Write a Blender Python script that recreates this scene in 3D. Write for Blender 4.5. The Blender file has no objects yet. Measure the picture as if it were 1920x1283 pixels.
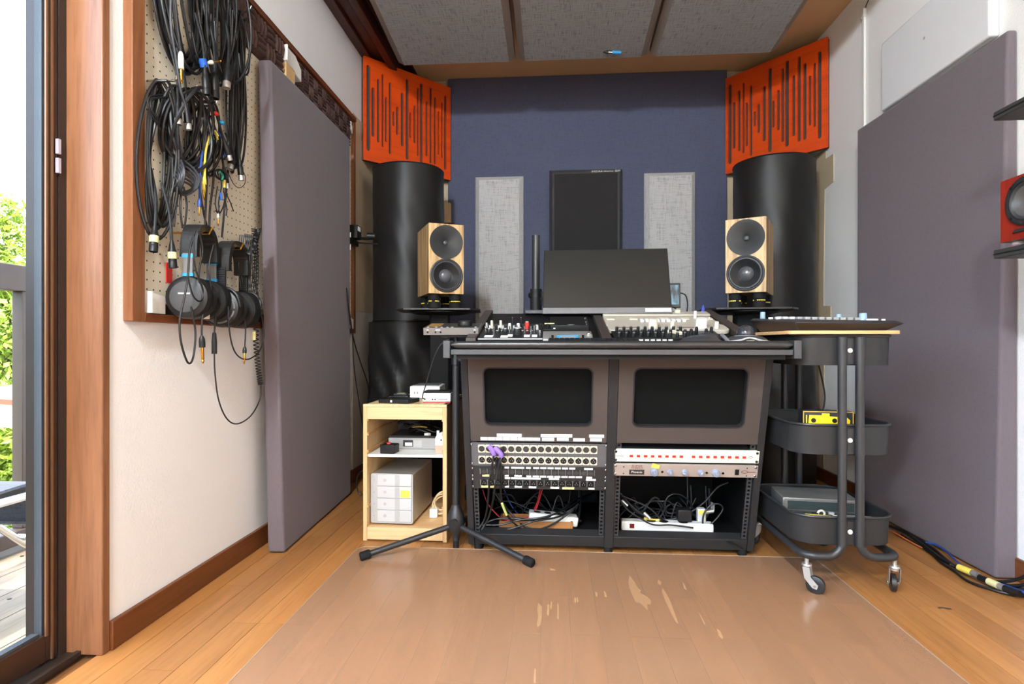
import bpy, math, random
from mathutils import Vector, Matrix, Euler
from mathutils.geometry import tessellate_polygon

SC = bpy.context.scene
COL = SC.collection
R = math.radians

# ------------------------------------------------------------------ camera
cam_data = bpy.data.cameras.new('camera')
cam = bpy.data.objects.new('camera', cam_data)
COL.objects.link(cam)
cam.location = (0.0, 0.0, 0.746)
cam.rotation_euler = (R(90), 0, R(4.07))
cam_data.sensor_width = 36.0
cam_data.lens = 20.0
cam_data.shift_y = 4.5 / 1920
cam_data.clip_start = 0.02
SC.camera = cam

# ------------------------------------------------------------------ sky, sun, added flash stand-in lamps, exposure
SC.view_settings.view_transform = 'Standard'
SC.view_settings.look = 'None'
SC.view_settings.gamma = 1.0
SC.view_settings.use_curve_mapping = False
SC.view_settings.exposure = 0.32
world = bpy.data.worlds.new('sky')
SC.world = world
world.use_nodes = True
wn = world.node_tree.nodes
wl = world.node_tree.links
wn.clear()
sky = wn.new('ShaderNodeTexSky')
sky.sky_type = 'NISHITA'
sky.sun_disc = False
sky.sun_elevation = R(74)
sky.sun_rotation = R(140)
sky.air_density = 1.0
sky.dust_density = 6.0
bg = wn.new('ShaderNodeBackground')
bg.inputs['Strength'].default_value = 3.0
wo = wn.new('ShaderNodeOutputWorld')
wl.new(sky.outputs[0], bg.inputs[0])
wl.new(bg.outputs[0], wo.inputs[0])

sun_d = bpy.data.lights.new('sun', 'SUN')
sun_d.energy = 3.0
sun_d.angle = R(1.0)
sun_d.color = (1.0, 0.95, 0.86)
sun = bpy.data.objects.new('sun', sun_d)
COL.objects.link(sun)
sun.rotation_euler = Vector((0.19, -0.12, -1.0)).to_track_quat('-Z', 'Y').to_euler()

def area(name, loc, target, sx, sy, energy, color=(1, 1, 1), portal=False):
    d = bpy.data.lights.new(name, 'AREA')
    d.shape = 'RECTANGLE'
    d.size = sx
    d.size_y = sy
    d.energy = energy
    d.color = color
    if portal:
        d.cycles.is_portal = True
    o = bpy.data.objects.new(name, d)
    COL.objects.link(o)
    o.location = loc
    o.rotation_euler = (Vector(target) - Vector(loc)).to_track_quat('-Z', 'Y').to_euler()
    return o

LAMP_W = 178.0
area('door_daylight_portal', (-1.27, 0.15, 1.02), (0, 0.15, 1.02), 2.2, 1.96, 1.0, portal=True)
for nm_, y_ in (('bounce_flash_light', -0.45), ('bounce_flash_light_rear', -1.7)):  # added, unseen: stand in for flash bounced off the rear ceiling
    ld_ = bpy.data.lights.new(nm_, 'POINT')
    ld_.energy = LAMP_W
    ld_.shadow_soft_size = 0.09
    ld_.color = (0.80, 0.91, 1.0)
    lo_ = bpy.data.objects.new(nm_, ld_)
    COL.objects.link(lo_)
    lo_.location = (-0.55, y_, 2.335)

# ------------------------------------------------------------------ materials
def lin(c):
    c = c / 255.0
    return c / 12.92 if c <= 0.04045 else ((c + 0.055) / 1.055) ** 2.4

def rgb(c):
    return (lin(c[0]), lin(c[1]), lin(c[2]), 1.0)

MATS = {}

def nt(name):
    m = bpy.data.materials.new(name)
    m.use_nodes = True
    t = m.node_tree
    b = t.nodes['Principled BSDF']
    return m, t, b

def mixcol(t, fac, a, b):
    n = t.nodes.new('ShaderNodeMix')
    n.data_type = 'RGBA'
    if isinstance(fac, (int, float)):
        n.inputs[0].default_value = fac
    else:
        t.links.new(fac, n.inputs[0])
    for i, v in ((6, a), (7, b)):
        if isinstance(v, tuple):
            n.inputs[i].default_value = v
        else:
            t.links.new(v, n.inputs[i])
    return n.outputs[2]

def coords(t, scale=(1, 1, 1), rnd=False):
    tc = t.nodes.new('ShaderNodeTexCoord')
    mp = t.nodes.new('ShaderNodeMapping')
    mp.inputs['Scale'].default_value = scale
    t.links.new(tc.outputs['Object'], mp.inputs['Vector'])
    if rnd:
        oi = t.nodes.new('ShaderNodeObjectInfo')
        mu = t.nodes.new('ShaderNodeMath')
        mu.operation = 'MULTIPLY'
        mu.inputs[1].default_value = 37.0
        t.links.new(oi.outputs['Random'], mu.inputs[0])
        t.links.new(mu.outputs[0], mp.inputs['Location'])
        return mp.outputs[0], oi.outputs['Random']
    return mp.outputs[0]

def noise(t, vec, scale, detail=3.0, rough=0.55, dist=0.0):
    n = t.nodes.new('ShaderNodeTexNoise')
    n.inputs['Scale'].default_value = scale
    n.inputs['Detail'].default_value = detail
    n.inputs['Roughness'].default_value = rough
    n.inputs['Distortion'].default_value = dist
    t.links.new(vec, n.inputs['Vector'])
    return n.outputs[0]

def ramp(t, fac, p0, p1, c0=(0, 0, 0, 1), c1=(1, 1, 1, 1)):
    n = t.nodes.new('ShaderNodeValToRGB')
    n.color_ramp.elements[0].position = p0
    n.color_ramp.elements[1].position = p1
    n.color_ramp.elements[0].color = c0
    n.color_ramp.elements[1].color = c1
    t.links.new(fac, n.inputs[0])
    return n.outputs[0]

def bump(t, b, h, strength, dist=0.002):
    n = t.nodes.new('ShaderNodeBump')
    n.inputs['Strength'].default_value = strength
    n.inputs['Distance'].default_value = dist
    t.links.new(h, n.inputs['Height'])
    t.links.new(n.outputs[0], b.inputs['Normal'])

def mat(name, c, rough=0.5, metal=0.0, var=0.12, vs=14.0, bmp=0.0, bs=200.0, spec=0.5, coat=0.0):
    if name in MATS:
        return MATS[name]
    m, t, b = nt(name)
    b.inputs['Roughness'].default_value = rough
    b.inputs['Metallic'].default_value = metal
    b.inputs['Specular IOR Level'].default_value = spec
    b.inputs['Coat Weight'].default_value = coat
    col = rgb(c)
    v = coords(t)
    n = noise(t, v, vs)
    d = tuple(x * (1 - var) for x in col[:3]) + (1,)
    l = tuple(min(1, x * (1 + var)) for x in col[:3]) + (1,)
    t.links.new(mixcol(t, n, d, l), b.inputs['Base Color'])
    if bmp:
        bump(t, b, noise(t, v, bs, 2.0), bmp)
    MATS[name] = m
    return m

def wood(name, c0, c1, axis='z', scale=1.0, rough=0.45, rnd=False, contrast=(0.3, 0.72), stripes=9.0, spec=0.4, coat=0.0, bmp=0.12):
    """c0 dark grain, c1 light wood, grain running along axis"""
    if name in MATS:
        return MATS[name]
    m, t, b = nt(name)
    st = {'x': (0.06, 1, 1), 'y': (1, 0.06, 1), 'z': (1, 1, 0.06)}[axis]
    st = tuple(s * scale for s in st)
    rv = None
    if rnd:
        v, rv = coords(t, st, True)
    else:
        v = coords(t, st)
    n1 = noise(t, v, stripes, 4.0, 0.6, 0.6)
    n2 = noise(t, v, stripes * 9, 3.0, 0.6)
    a = mixcol(t, ramp(t, n1, *contrast), rgb(c0), rgb(c1))
    dark = mixcol(t, 0.5, rgb(c0), (0.02, 0.012, 0.006, 1))
    k = ramp(t, n2, 0.30, 0.52, (0.35, 0.35, 0.35, 1), (0, 0, 0, 1))
    a = mixcol(t, k, a, dark)
    if rv is not None:
        hs = t.nodes.new('ShaderNodeHueSaturation')
        mr = t.nodes.new('ShaderNodeMapRange')
        mr.inputs[3].default_value = 0.84
        mr.inputs[4].default_value = 1.12
        t.links.new(rv, mr.inputs[0])
        t.links.new(mr.outputs[0], hs.inputs['Value'])
        t.links.new(a, hs.inputs['Color'])
        a = hs.outputs[0]
    t.links.new(a, b.inputs['Base Color'])
    b.inputs['Roughness'].default_value = rough
    b.inputs['Specular IOR Level'].default_value = spec
    b.inputs['Coat Weight'].default_value = coat
    b.inputs['Coat Roughness'].default_value = 0.25
    if bmp:
        bump(t, b, n2, bmp, 0.0006)
    MATS[name] = m
    return m

def fabric(name, c0, c1, s=420.0, plane='xz', big=0.0, rough=0.95, bmp=0.5):
    """woven cloth: crossed stretched noises; plane picks the two in-plane axes"""
    if name in MATS:
        return MATS[name]
    m, t, b = nt(name)
    k = 0.07
    ax = {'x': (k, 1, 1), 'y': (1, k, 1), 'z': (1, 1, k)}
    va = coords(t, tuple(q * s / 100 for q in ax[plane[0]]))
    vb = coords(t, tuple(q * s / 100 for q in ax[plane[1]]))
    na = noise(t, va, 100, 2.0)
    nb = noise(t, vb, 100, 2.0)
    ad = t.nodes.new('ShaderNodeMath')
    ad.operation = 'ADD'
    t.links.new(na, ad.inputs[0])
    t.links.new(nb, ad.inputs[1])
    f = ramp(t, ad.outputs[0], 0.65, 1.35)
    a = mixcol(t, f, rgb(c0), rgb(c1))
    if big:
        g = noise(t, coords(t), 3.0, 2.0)
        a = mixcol(t, ramp(t, g, 0.35, 0.7, (0, 0, 0, 1), (big, big, big, 1)), a, rgb(tuple(x * 0.8 for x in c0)))
    t.links.new(a, b.inputs['Base Color'])
    b.inputs['Roughness'].default_value = rough
    b.inputs['Specular IOR Level'].default_value = 0.15
    b.inputs['Sheen Weight'].default_value = 0.15
    bump(t, b, ad.outputs[0], bmp, 0.001)
    MATS[name] = m
    return m

def emit(name, c, strength, c2=None):
    if name in MATS:
        return MATS[name]
    m, t, b = nt(name)
    b.inputs['Base Color'].default_value = (0.01, 0.01, 0.012, 1)
    b.inputs['Roughness'].default_value = 0.2
    if c2:
        n = noise(t, coords(t, (1, 1, 0.3)), 60, 3.0)
        t.links.new(mixcol(t, ramp(t, n, 0.4, 0.62), rgb(c), rgb(c2)), b.inputs['Emission Color'])
    else:
        b.inputs['Emission Color'].default_value = rgb(c)
    b.inputs['Emission Strength'].default_value = strength
    MATS[name] = m
    return m

def clear(name, transp, tint, body, rough, fac):
    """see-through sheet: part passes straight through, part is a glossy body"""
    m, t, b = nt(name)
    b.inputs['Base Color'].default_value = rgb(body)
    b.inputs['Roughness'].default_value = rough
    tr = t.nodes.new('ShaderNodeBsdfTransparent')
    tr.inputs[0].default_value = rgb(tint)
    mx = t.nodes.new('ShaderNodeMixShader')
    mx.inputs[0].default_value = fac
    t.links.new(tr.outputs[0], mx.inputs[1])
    t.links.new(b.outputs[0], mx.inputs[2])
    t.links.new(mx.outputs[0], t.nodes['Material Output'].inputs[0])
    MATS[name] = m
    return m

def pegboard_material():
    m, t, b = nt('pegboard_hardboard')
    tc = t.nodes.new('ShaderNodeTexCoord')
    sx = t.nodes.new('ShaderNodeSeparateXYZ')
    t.links.new(tc.outputs['Object'], sx.inputs[0])
    def cell(sock):
        d = t.nodes.new('ShaderNodeMath'); d.operation = 'DIVIDE'; d.inputs[1].default_value = 0.025
        t.links.new(sock, d.inputs[0])
        fr = t.nodes.new('ShaderNodeMath'); fr.operation = 'FRACT'
        t.links.new(d.outputs[0], fr.inputs[0])
        s = t.nodes.new('ShaderNodeMath'); s.operation = 'SUBTRACT'; s.inputs[1].default_value = 0.5
        t.links.new(fr.outputs[0], s.inputs[0])
        p = t.nodes.new('ShaderNodeMath'); p.operation = 'MULTIPLY'
        t.links.new(s.outputs[0], p.inputs[0]); t.links.new(s.outputs[0], p.inputs[1])
        return p.outputs[0]
    a = t.nodes.new('ShaderNodeMath'); a.operation = 'ADD'
    t.links.new(cell(sx.outputs[1]), a.inputs[0]); t.links.new(cell(sx.outputs[2]), a.inputs[1])
    lt = t.nodes.new('ShaderNodeMath'); lt.operation = 'LESS_THAN'; lt.inputs[1].default_value = 0.0105
    t.links.new(a.outputs[0], lt.inputs[0])
    base = mixcol(t, noise(t, coords(t), 5.0), rgb((214, 202, 178)), rgb((232, 222, 200)))
    t.links.new(mixcol(t, lt.outputs[0], base, rgb((52, 42, 32))), b.inputs['Base Color'])
    b.inputs['Roughness'].default_value = 0.6
    MATS['peg'] = m
    return m

# ------------------------------------------------------------------ mesh helpers
class MB:
    def __init__(self):
        self.v = []
        self.f = []
        self.mi = []
        self.k = 0

    def add(self, vs, fs, M=None):
        o = len(self.v)
        for p in vs:
            p = Vector(p)
            self.v.append(M @ p if M is not None else p)
        for f in fs:
            self.f.append([i + o for i in f])
            self.mi.append(self.k)
        return self

    def box(self, x0, x1, y0, y1, z0, z1, M=None):
        vs = [(x0, y0, z0), (x1, y0, z0), (x1, y1, z0), (x0, y1, z0), (x0, y0, z1), (x1, y0, z1), (x1, y1, z1), (x0, y1, z1)]
        fs = [(3, 2, 1, 0), (4, 5, 6, 7), (0, 1, 5, 4), (1, 2, 6, 5), (2, 3, 7, 6), (3, 0, 4, 7)]
        return self.add(vs, fs, M)

    def hexa(self, a, b):
        """two quads (same order) joined into a solid"""
        vs = list(a) + list(b)
        fs = [(3, 2, 1, 0), (4, 5, 6, 7)] + [(i, (i + 1) % 4, (i + 1) % 4 + 4, i + 4) for i in range(4)]
        return self.add(vs, fs)

    def prism(self, poly, z0, z1, M=None, z1s=1.0):
        n = len(poly)
        vs = [(x, y, z0) for x, y in poly] + [(x * z1s, y * z1s, z1) for x, y in poly]
        fs = [tuple(reversed(range(n))), tuple(range(n, 2 * n))]
        fs += [(i, (i + 1) % n, (i + 1) % n + n, i + n) for i in range(n)]
        return self.add(vs, fs, M)

    def plate(self, outer, holes, z0, z1, M=None):
        loops = [outer] + holes
        flat = [p for l in loops for p in l]
        tris = tessellate_polygon([[Vector((x, y, 0)) for x, y in l] for l in loops])
        n = len(flat)
        vs = [(x, y, z0) for x, y in flat] + [(x, y, z1) for x, y in flat]
        fs = []
        for a, b, c in tris:
            A, B, C = Vector(flat[a]), Vector(flat[b]), Vector(flat[c])
            up = (B - A).cross(C - A) > 0
            fs.append((a + n, b + n, c + n) if up else (c + n, b + n, a + n))
            fs.append((c, b, a) if up else (a, b, c))
        o = 0
        for li, l in enumerate(loops):
            m = len(l)
            area2 = sum(l[i][0] * l[(i + 1) % m][1] - l[(i + 1) % m][0] * l[i][1] for i in range(m))
            ccw = area2 > 0
            if li > 0:
                ccw = not ccw
            for i in range(m):
                j = (i + 1) % m
                q = (o + i, o + j, o + j + n, o + i + n)
                fs.append(q if ccw else tuple(reversed(q)))
            o += m
        return self.add(vs, fs, M)

    def cyl(self, p0, p1, r0, r1=None, n=16, cap=True):
        p0 = Vector(p0); p1 = Vector(p1)
        if r1 is None:
            r1 = r0
        d = (p1 - p0)
        q = d.normalized().to_track_quat('Z', 'Y').to_matrix()
        vs = []
        for p, r in ((p0, r0), (p1, r1)):
            for i in range(n):
                a = 2 * math.pi * i / n
                vs.append(p + q @ Vector((r * math.cos(a), r * math.sin(a), 0)))
        fs = [(i, (i + 1) % n, (i + 1) % n + n, i + n) for i in range(n)]
        if cap:
            fs += [tuple(reversed(range(n))), tuple(range(n, 2 * n))]
        return self.add(vs, fs)

    def lathe(self, prof, n=28, M=None, cap=True):
        vs = []
        fs = []
        m = len(prof)
        for r, z in prof:
            for i in range(n):
                a = 2 * math.pi * i / n
                vs.append((r * math.cos(a), r * math.sin(a), z))
        for j in range(m - 1):
            for i in range(n):
                k = (i + 1) % n
                fs.append((j * n + i, j * n + k, (j + 1) * n + k, (j + 1) * n + i))
        if cap:
            fs.append(tuple(reversed(range(n))))
            fs.append(tuple(range((m - 1) * n, m * n)))
        return self.add(vs, fs, M)

    def sphere(self, c, r, n=16, m=10, sc=(1, 1, 1), top=False):
        c = Vector(c)
        prof = []
        a0 = 0 if top else -math.pi / 2
        for j in range(m + 1):
            a = a0 + (math.pi / 2 - a0) * j / m
            prof.append((max(1e-5, r * math.cos(a)), r * math.sin(a)))
        return self.lathe(prof, n, Matrix.Translation(c) @ Matrix.Diagonal((sc[0], sc[1], sc[2], 1)))

    def tube(self, pts, r, n=8, closed=False, smooth=0):
        pts = [Vector(p) for p in pts]
        if smooth:
            pts = catmull(pts, smooth, closed)
        m = len(pts)
        rr = r if isinstance(r, (list, tuple)) else None
        tang = []
        for i in range(m):
            if closed:
                d = pts[(i + 1) % m] - pts[i - 1]
            else:
                d = pts[min(i + 1, m - 1)] - pts[max(i - 1, 0)]
            if d.length < 1e-9:
                d = Vector((0, 0, 1))
            tang.append(d.normalized())
        t0 = tang[0]
        nv = t0.orthogonal().normalized()
        vs = []
        for i in range(m):
            t1 = tang[i]
            ax = t0.cross(t1)
            if ax.length > 1e-8:
                nv = Matrix.Rotation(t0.angle(t1), 3, ax.normalized()) @ nv
            nv = (nv - t1 * nv.dot(t1)).normalized()
            bv = t1.cross(nv)
            ri = rr[min(i, len(rr) - 1)] if rr else r
            for k in range(n):
                a = 2 * math.pi * k / n
                vs.append(pts[i] + nv * (ri * math.cos(a)) + bv * (ri * math.sin(a)))
            t0 = t1
        fs = []
        for i in range(m if closed else m - 1):
            j = (i + 1) % m
            for k in range(n):
                l = (k + 1) % n
                fs.append((i * n + k, i * n + l, j * n + l, j * n + k))
        if not closed:
            fs.append(tuple(reversed(range(n))))
            fs.append(tuple(range((m - 1) * n, m * n)))
        return self.add(vs, fs)

    def mesh(self, name, mats, smooth=True, angle=38):
        me = bpy.data.meshes.new(name)
        me.from_pydata([tuple(p) for p in self.v], [], self.f)
        ms = mats if isinstance(mats, (list, tuple)) else [mats]
        for m in ms:
            me.materials.append(m)
        if len(ms) > 1:
            me.polygons.foreach_set('material_index', self.mi)
        if smooth:
            me.polygons.foreach_set('use_smooth', [True] * len(me.polygons))
            me.set_sharp_from_angle(angle=R(angle))
        me.update()
        return me

    def build(self, name, mats, parent=None, loc=(0, 0, 0), rot=(0, 0, 0), bevel=0.0, seg=2, smooth=True, angle=38):
        o = bpy.data.objects.new(name, self.mesh(name, mats, smooth, angle))
        COL.objects.link(o)
        o.location = loc
        o.rotation_euler = rot
        if parent is not None:
            o.parent = parent
        if bevel:
            md = o.modifiers.new('bevel', 'BEVEL')
            md.width = bevel
            md.segments = seg
            md.limit_method = 'ANGLE'
            md.angle_limit = R(40)
            md.harden_normals = False
        return o


def catmull(pts, sub, closed=False):
    out = []
    m = len(pts)
    rng = m if closed else m - 1
    for i in range(rng):
        if closed:
            p0, p1, p2, p3 = pts[i - 1], pts[i], pts[(i + 1) % m], pts[(i + 2) % m]
        else:
            p0, p1, p2, p3 = pts[max(i - 1, 0)], pts[i], pts[i + 1], pts[min(i + 2, m - 1)]
        for k in range(sub):
            t = k / sub
            out.append(0.5 * ((2 * p1) + (p2 - p0) * t + (2 * p0 - 5 * p1 + 4 * p2 - p3) * t * t + (3 * p1 - p0 - 3 * p2 + p3) * t ** 3))
    if not closed:
        out.append(pts[-1])
    return out

def rrect(w, h, r, n=5, cx=0.0, cy=0.0):
    out = []
    for qx, qy, a0 in ((1, 1, 0), (-1, 1, 90), (-1, -1, 180), (1, -1, 270)):
        for i in range(n + 1):
            a = R(a0 + 90 * i / n)
            out.append((cx + qx * (w / 2 - r) + r * math.cos(a), cy + qy * (h / 2 - r) + r * math.sin(a)))
    return out

def circ(r, n=24, cx=0.0, cy=0.0):
    return [(cx + r * math.cos(2 * math.pi * i / n), cy + r * math.sin(2 * math.pi * i / n)) for i in range(n)]

# axis helpers: FRONT maps local (x, y, z) of a prism to (x, -z, y): a face that looks towards -Y
FRONT = Matrix(((1, 0, 0, 0), (0, 0, -1, 0), (0, 1, 0, 0), (0, 0, 0, 1)))

def TR(x, y, z):
    return Matrix.Translation((x, y, z))

def tag(o, label=None, cat=None, group=None, kind=None):
    if label:
        o['label'] = label
    if cat:
        o['category'] = cat
    if group:
        o['group'] = group
    if kind:
        o['kind'] = kind
    return o

def thing(name, label, cat, loc=(0, 0, 0), rot=(0, 0, 0), group=None):
    o = bpy.data.objects.new(name, None)
    o.empty_display_size = 0.05
    COL.objects.link(o)
    o.location = loc
    o.rotation_euler = rot
    return tag(o, label, cat, group)

def struct(name, mb, m, bevel=0.0, label=None, loc=(0, 0, 0), smooth=True):
    o = mb.build(name, m, None, loc=loc, bevel=bevel, smooth=smooth)
    o['kind'] = 'structure'
    if label:
        o['label'] = label
    return o

def copy_tree(o, parent=None):
    c = o.copy()
    COL.objects.link(c)
    c.parent = parent
    for ch in list(o.children):
        copy_tree(ch, c)
    return c

def inst(src, name, parent, loc, rot=(0, 0, 0), scale=(1, 1, 1)):
    c = bpy.data.objects.new(name, src.data)
    COL.objects.link(c)
    c.parent = parent
    c.location = loc
    c.rotation_euler = rot
    c.scale = scale
    for md in src.modifiers:
        n = c.modifiers.new(md.name, md.type)
        n.width = md.width
        n.segments = md.segments
        n.limit_method = md.limit_method
        n.angle_limit = md.angle_limit
    return c

def text(s, size, m, parent, loc, rot=(R(90), 0, 0), ext=0.0002, align='CENTER', name='lettering', sx=1.0):
    cu = bpy.data.curves.new(name, 'FONT')
    cu.body = s
    cu.size = size
    cu.extrude = ext
    cu.align_x = align
    cu.align_y = 'CENTER'
    cu.resolution_u = 2
    tmp = bpy.data.objects.new(name, cu)
    COL.objects.link(tmp)
    me = bpy.data.meshes.new_from_object(tmp.evaluated_get(bpy.context.evaluated_depsgraph_get()))
    bpy.data.objects.remove(tmp)
    me.name = name
    me.materials.clear()
    me.materials.append(m)
    o = bpy.data.objects.new(name, me)
    COL.objects.link(o)
    o.location = loc
    o.rotation_euler = rot
    o.scale = (sx, 1, 1)
    o.parent = parent
    return o

# ------------------------------------------------------------------ palette
BLACK = mat('black_plastic', (23, 23, 24), 0.42, spec=0.35)
BLACKM = mat('black_powder_coat', (30, 30, 31), 0.5, spec=0.25, bmp=0.08, bs=900)
CABLE = mat('black_cable_rubber', (19, 19, 21), 0.42)
CABLEG = mat('grey_cable_rubber', (50, 51, 56), 0.45)
DARKM = mat('dark_metal', (46, 46, 48), 0.38, 0.3)
CHROME = mat('chrome', (205, 205, 205), 0.22, 1.0, var=0.03)
ALU = mat('brushed_aluminium', (196, 194, 190), 0.38, 0.75, var=0.05)
GOLD = mat('gold_plating', (214, 160, 70), 0.25, 1.0, var=0.05)
WHITE = mat('white_plastic', (236, 234, 228), 0.4, var=0.03)
WHITEP = mat('white_paper_label', (240, 238, 234), 0.7, var=0.03)
CREAM = mat('cream_plastic', (216, 206, 186), 0.45, var=0.05)
YELLOW = mat('yellow_tape', (226, 204, 88), 0.6, var=0.06)
YELLOWB = mat('pale_yellow_tape', (214, 206, 150), 0.7, var=0.06)
BLUE = mat('blue_tape', (28, 88, 180), 0.5, var=0.08)
CYAN = mat('cyan_mark', (40, 150, 205), 0.5, var=0.05)
RED = mat('red_plastic', (206, 52, 44), 0.4, var=0.06)
PURPLE = mat('purple_tape', (146, 112, 206), 0.6, var=0.08)
GREY = mat('mid_grey_plastic', (112, 110, 110), 0.5)
LIGHTG = mat('light_grey_paint', (176, 174, 172), 0.5, var=0.05)
RUBBER = mat('matt_rubber', (25, 25, 26), 0.75, spec=0.2)


# ================================================================== THE SETTING
PLASTER = mat('white_plaster', (242, 240, 238), 0.9, var=0.02, vs=3, bmp=0.5, bs=160, spec=0.2)
BEIGE = mat('bare_beige_board', (196, 178, 150), 0.85, var=0.08, vs=5, spec=0.2)
PLYT = mat('tan_ceiling_board', (212, 178, 134), 0.8, var=0.08, vs=4, spec=0.2)
TRIMW = wood('stained_trim', (106, 66, 42), (154, 106, 74), 'z', 1.0, 0.33, contrast=(0.2, 0.8), stripes=14)
TRIMY = wood('stained_baseboard', (84, 44, 20), (122, 70, 36), 'y', 1.0, 0.42, stripes=12)
FRAMEW = wood('pegboard_frame_wood', (108, 64, 38), (150, 98, 62), 'z', 1.0, 0.45, stripes=14)
FRAMEWY = wood('pegboard_frame_wood_rail', (84, 42, 20), (124, 70, 38), 'y', 1.0, 0.45, stripes=14)
DARKW = wood('dark_cornice_wood', (36, 19, 14), (74, 41, 30), 'y', 1.0, 0.45, stripes=10)
FLOORW = wood('oak_floor_plank', (158, 102, 54), (192, 136, 78), 'y', 1.0, 0.34, rnd=True, contrast=(0.15, 0.85), stripes=11, spec=0.45, bmp=0.05)
PINE = wood('pine', (204, 158, 104), (228, 196, 146), 'z', 1.0, 0.5, contrast=(0.2, 0.7), stripes=8)
PINEX = wood('pine_cross', (206, 162, 110), (230, 200, 152), 'x', 1.0, 0.5, contrast=(0.2, 0.7), stripes=8)

XL, XR, YB, YF, ZC = -1.08, 1.47, 3.62, -2.4, 2.44

# ---- floor: sub-floor slab with single planks laid on it
fl = struct('floor', MB().box(XL - 0.2, XR + 0.15, YF - 0.15, YB + 0.15, -0.12, -0.014), mat('sub_floor', (120, 78, 40), 0.7),
            label='orange-brown oak plank floor')
rnd = random.Random(7)
PW = 0.0758
plank_src = {}
def plank_mesh(L):
    k = round(L, 2)
    if k not in plank_src:
        mb = MB().box(-PW / 2 + 0.0006, PW / 2 - 0.0006, 0, k - 0.0012, -0.014, 0.0)
        plank_src[k] = mb.mesh('plank', FLOORW)
    return plank_src[k], k
ncol = int((XR - XL) / PW) + 1
for c in range(ncol):
    x = XL + PW * (c + 0.5) - 0.01
    if x + PW / 2 > XR + 0.06:
        continue
    y = -0.35 + 0.91 * rnd.choice((0, 0.25, 0.5, 0.75))
    first = True
    while y < YB:
        if first and y > 0.35:
            L = y - 0.3
            me, k = plank_mesh(L); y0 = 0.3
            nxt = y
        else:
            L = min(0.91, YB - y)
            y0 = y
            nxt = y + 0.91
            me, k = plank_mesh(L)
        first = False
        if k > 0.02:
            o = bpy.data.objects.new('plank', me)
            COL.objects.link(o)
            o.parent = fl
            o.location = (x, y0, 0)
        y = nxt
MB().box(XL, XR, YF, -0.36, -0.014, 0.0).build('floor_rear_boards', FLOORW, fl)

# ---- ceiling and walls
struct('ceiling', MB().box(XL - 0.2, XR + 0.15, YF - 0.15, YB + 0.15, ZC, ZC + 0.1), PLYT, label='tan board ceiling')
DOOR_TOP = 2.02
wlft = MB()
wlft.box(XL - 0.17, XL, 1.312, YB + 0.15, -0.01, ZC)
wlft.box(XL - 0.17, XL, -1.05, 1.312, DOOR_TOP + 0.04, ZC)
wlft.box(XL - 0.17, XL, YF - 0.15, -1.05, -0.01, ZC)
wall_l = struct('wall_left', wlft, PLASTER, label='white plaster wall with the sliding door')
wall_r = struct('wall_right', MB().box(XR, XR + 0.15, YF - 0.15, YB + 0.15, -0.01, ZC), PLASTER, label='white plaster wall behind the trolley')
struct('wall_back', MB().box(XL, XR, YB, YB + 0.15, -0.01, ZC), BEIGE, label='beige wall behind the navy panel')
struct('wall_front', MB().box(XL, XR, YF - 0.15, YF, -0.01, ZC), PLASTER, label='white plaster wall behind the viewer')

# bare beige board showing in the corners of the two side walls
YZ = Matrix(((0, 0, 1, 0), (1, 0, 0, 0), (0, 1, 0, 0), (0, 0, 0, 1)))     # prism (y, z) profile, extruded along X
mb = MB()
mb.prism([(3.2, 0.0), (YB, 0.0), (YB, 1.80), (3.17, 1.80), (3.17, 1.745), (3.09, 1.745), (3.09, 1.60), (3.185, 1.585), (3.2, 0.955), (3.12, 0.95), (3.12, 0.86), (3.19, 0.85)], XR - 0.004, XR - 0.0002, YZ)
mb.build('bare_board', BEIGE, wall_r)
mb = MB()
mb.prism([(3.0, 0.93), (YB, 0.93), (YB, 2.0), (3.0, 2.0)], XL + 0.0002, XL + 0.004, YZ)
mb.build('bare_board', BEIGE, wall_l)
mb = MB().box(XL + 0.0002, XL + 0.006, 3.0, YB, 0.07, 0.925)
mb.build('bare_board', mat('grey_white_board', (196, 190, 182), 0.85, var=0.06), wall_l)

# baseboards
struct('baseboard_left', MB().box(XL, XL + 0.013, 1.312, YB, 0.0, 0.071), TRIMY, 0.002, 'brown stained baseboard under the pegboard wall')
struct('baseboard_right', MB().box(XR - 0.013, XR, YF, YB, 0.0, 0.071), TRIMY, 0.002, 'brown stained baseboard along the trolley wall')
struct('baseboard_back', MB().box(XL + 0.02, XR - 0.02, YB - 0.012, YB, 0.0, 0.071), TRIMY, 0.002, 'brown stained baseboard at the far wall')

# door jamb (reveal board) at the end of the left wall
struct('trim_1', MB().box(XL - 0.088, XL + 0.006, 1.288, 1.312, 0.0, ZC), TRIMW, 0.003, 'tall reddish-brown wooden door jamb')
struct('trim_2', MB().box(XL - 0.088, XL + 0.006, -1.05, 1.288, DOOR_TOP, DOOR_TOP + 0.04), TRIMY, 0.003, 'brown wooden door head')

# dark wooden cornice along the top of the left wall
cn = MB()
cn.box(XL, XL + 0.05, YF, YB, 2.372, ZC)
cn.box(XL + 0.05, XL + 0.105, YF, YB, 2.395, ZC)
cn.box(XL + 0.13, XL + 0.17, YF, YB, 2.35, ZC)
cn.box(XL + 0.105, XL + 0.235, YF, YB, 2.425, ZC)
corn = struct('trim_3', cn, DARKW, 0.003, 'dark brown stepped wooden cornice under the ceiling')
for y in (2.62, 2.98):
    MB().box(XL + 0.112, XL + 0.12, y, y + 0.085, 2.418, 2.426).build('metal_catch', ALU, corn)

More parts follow.
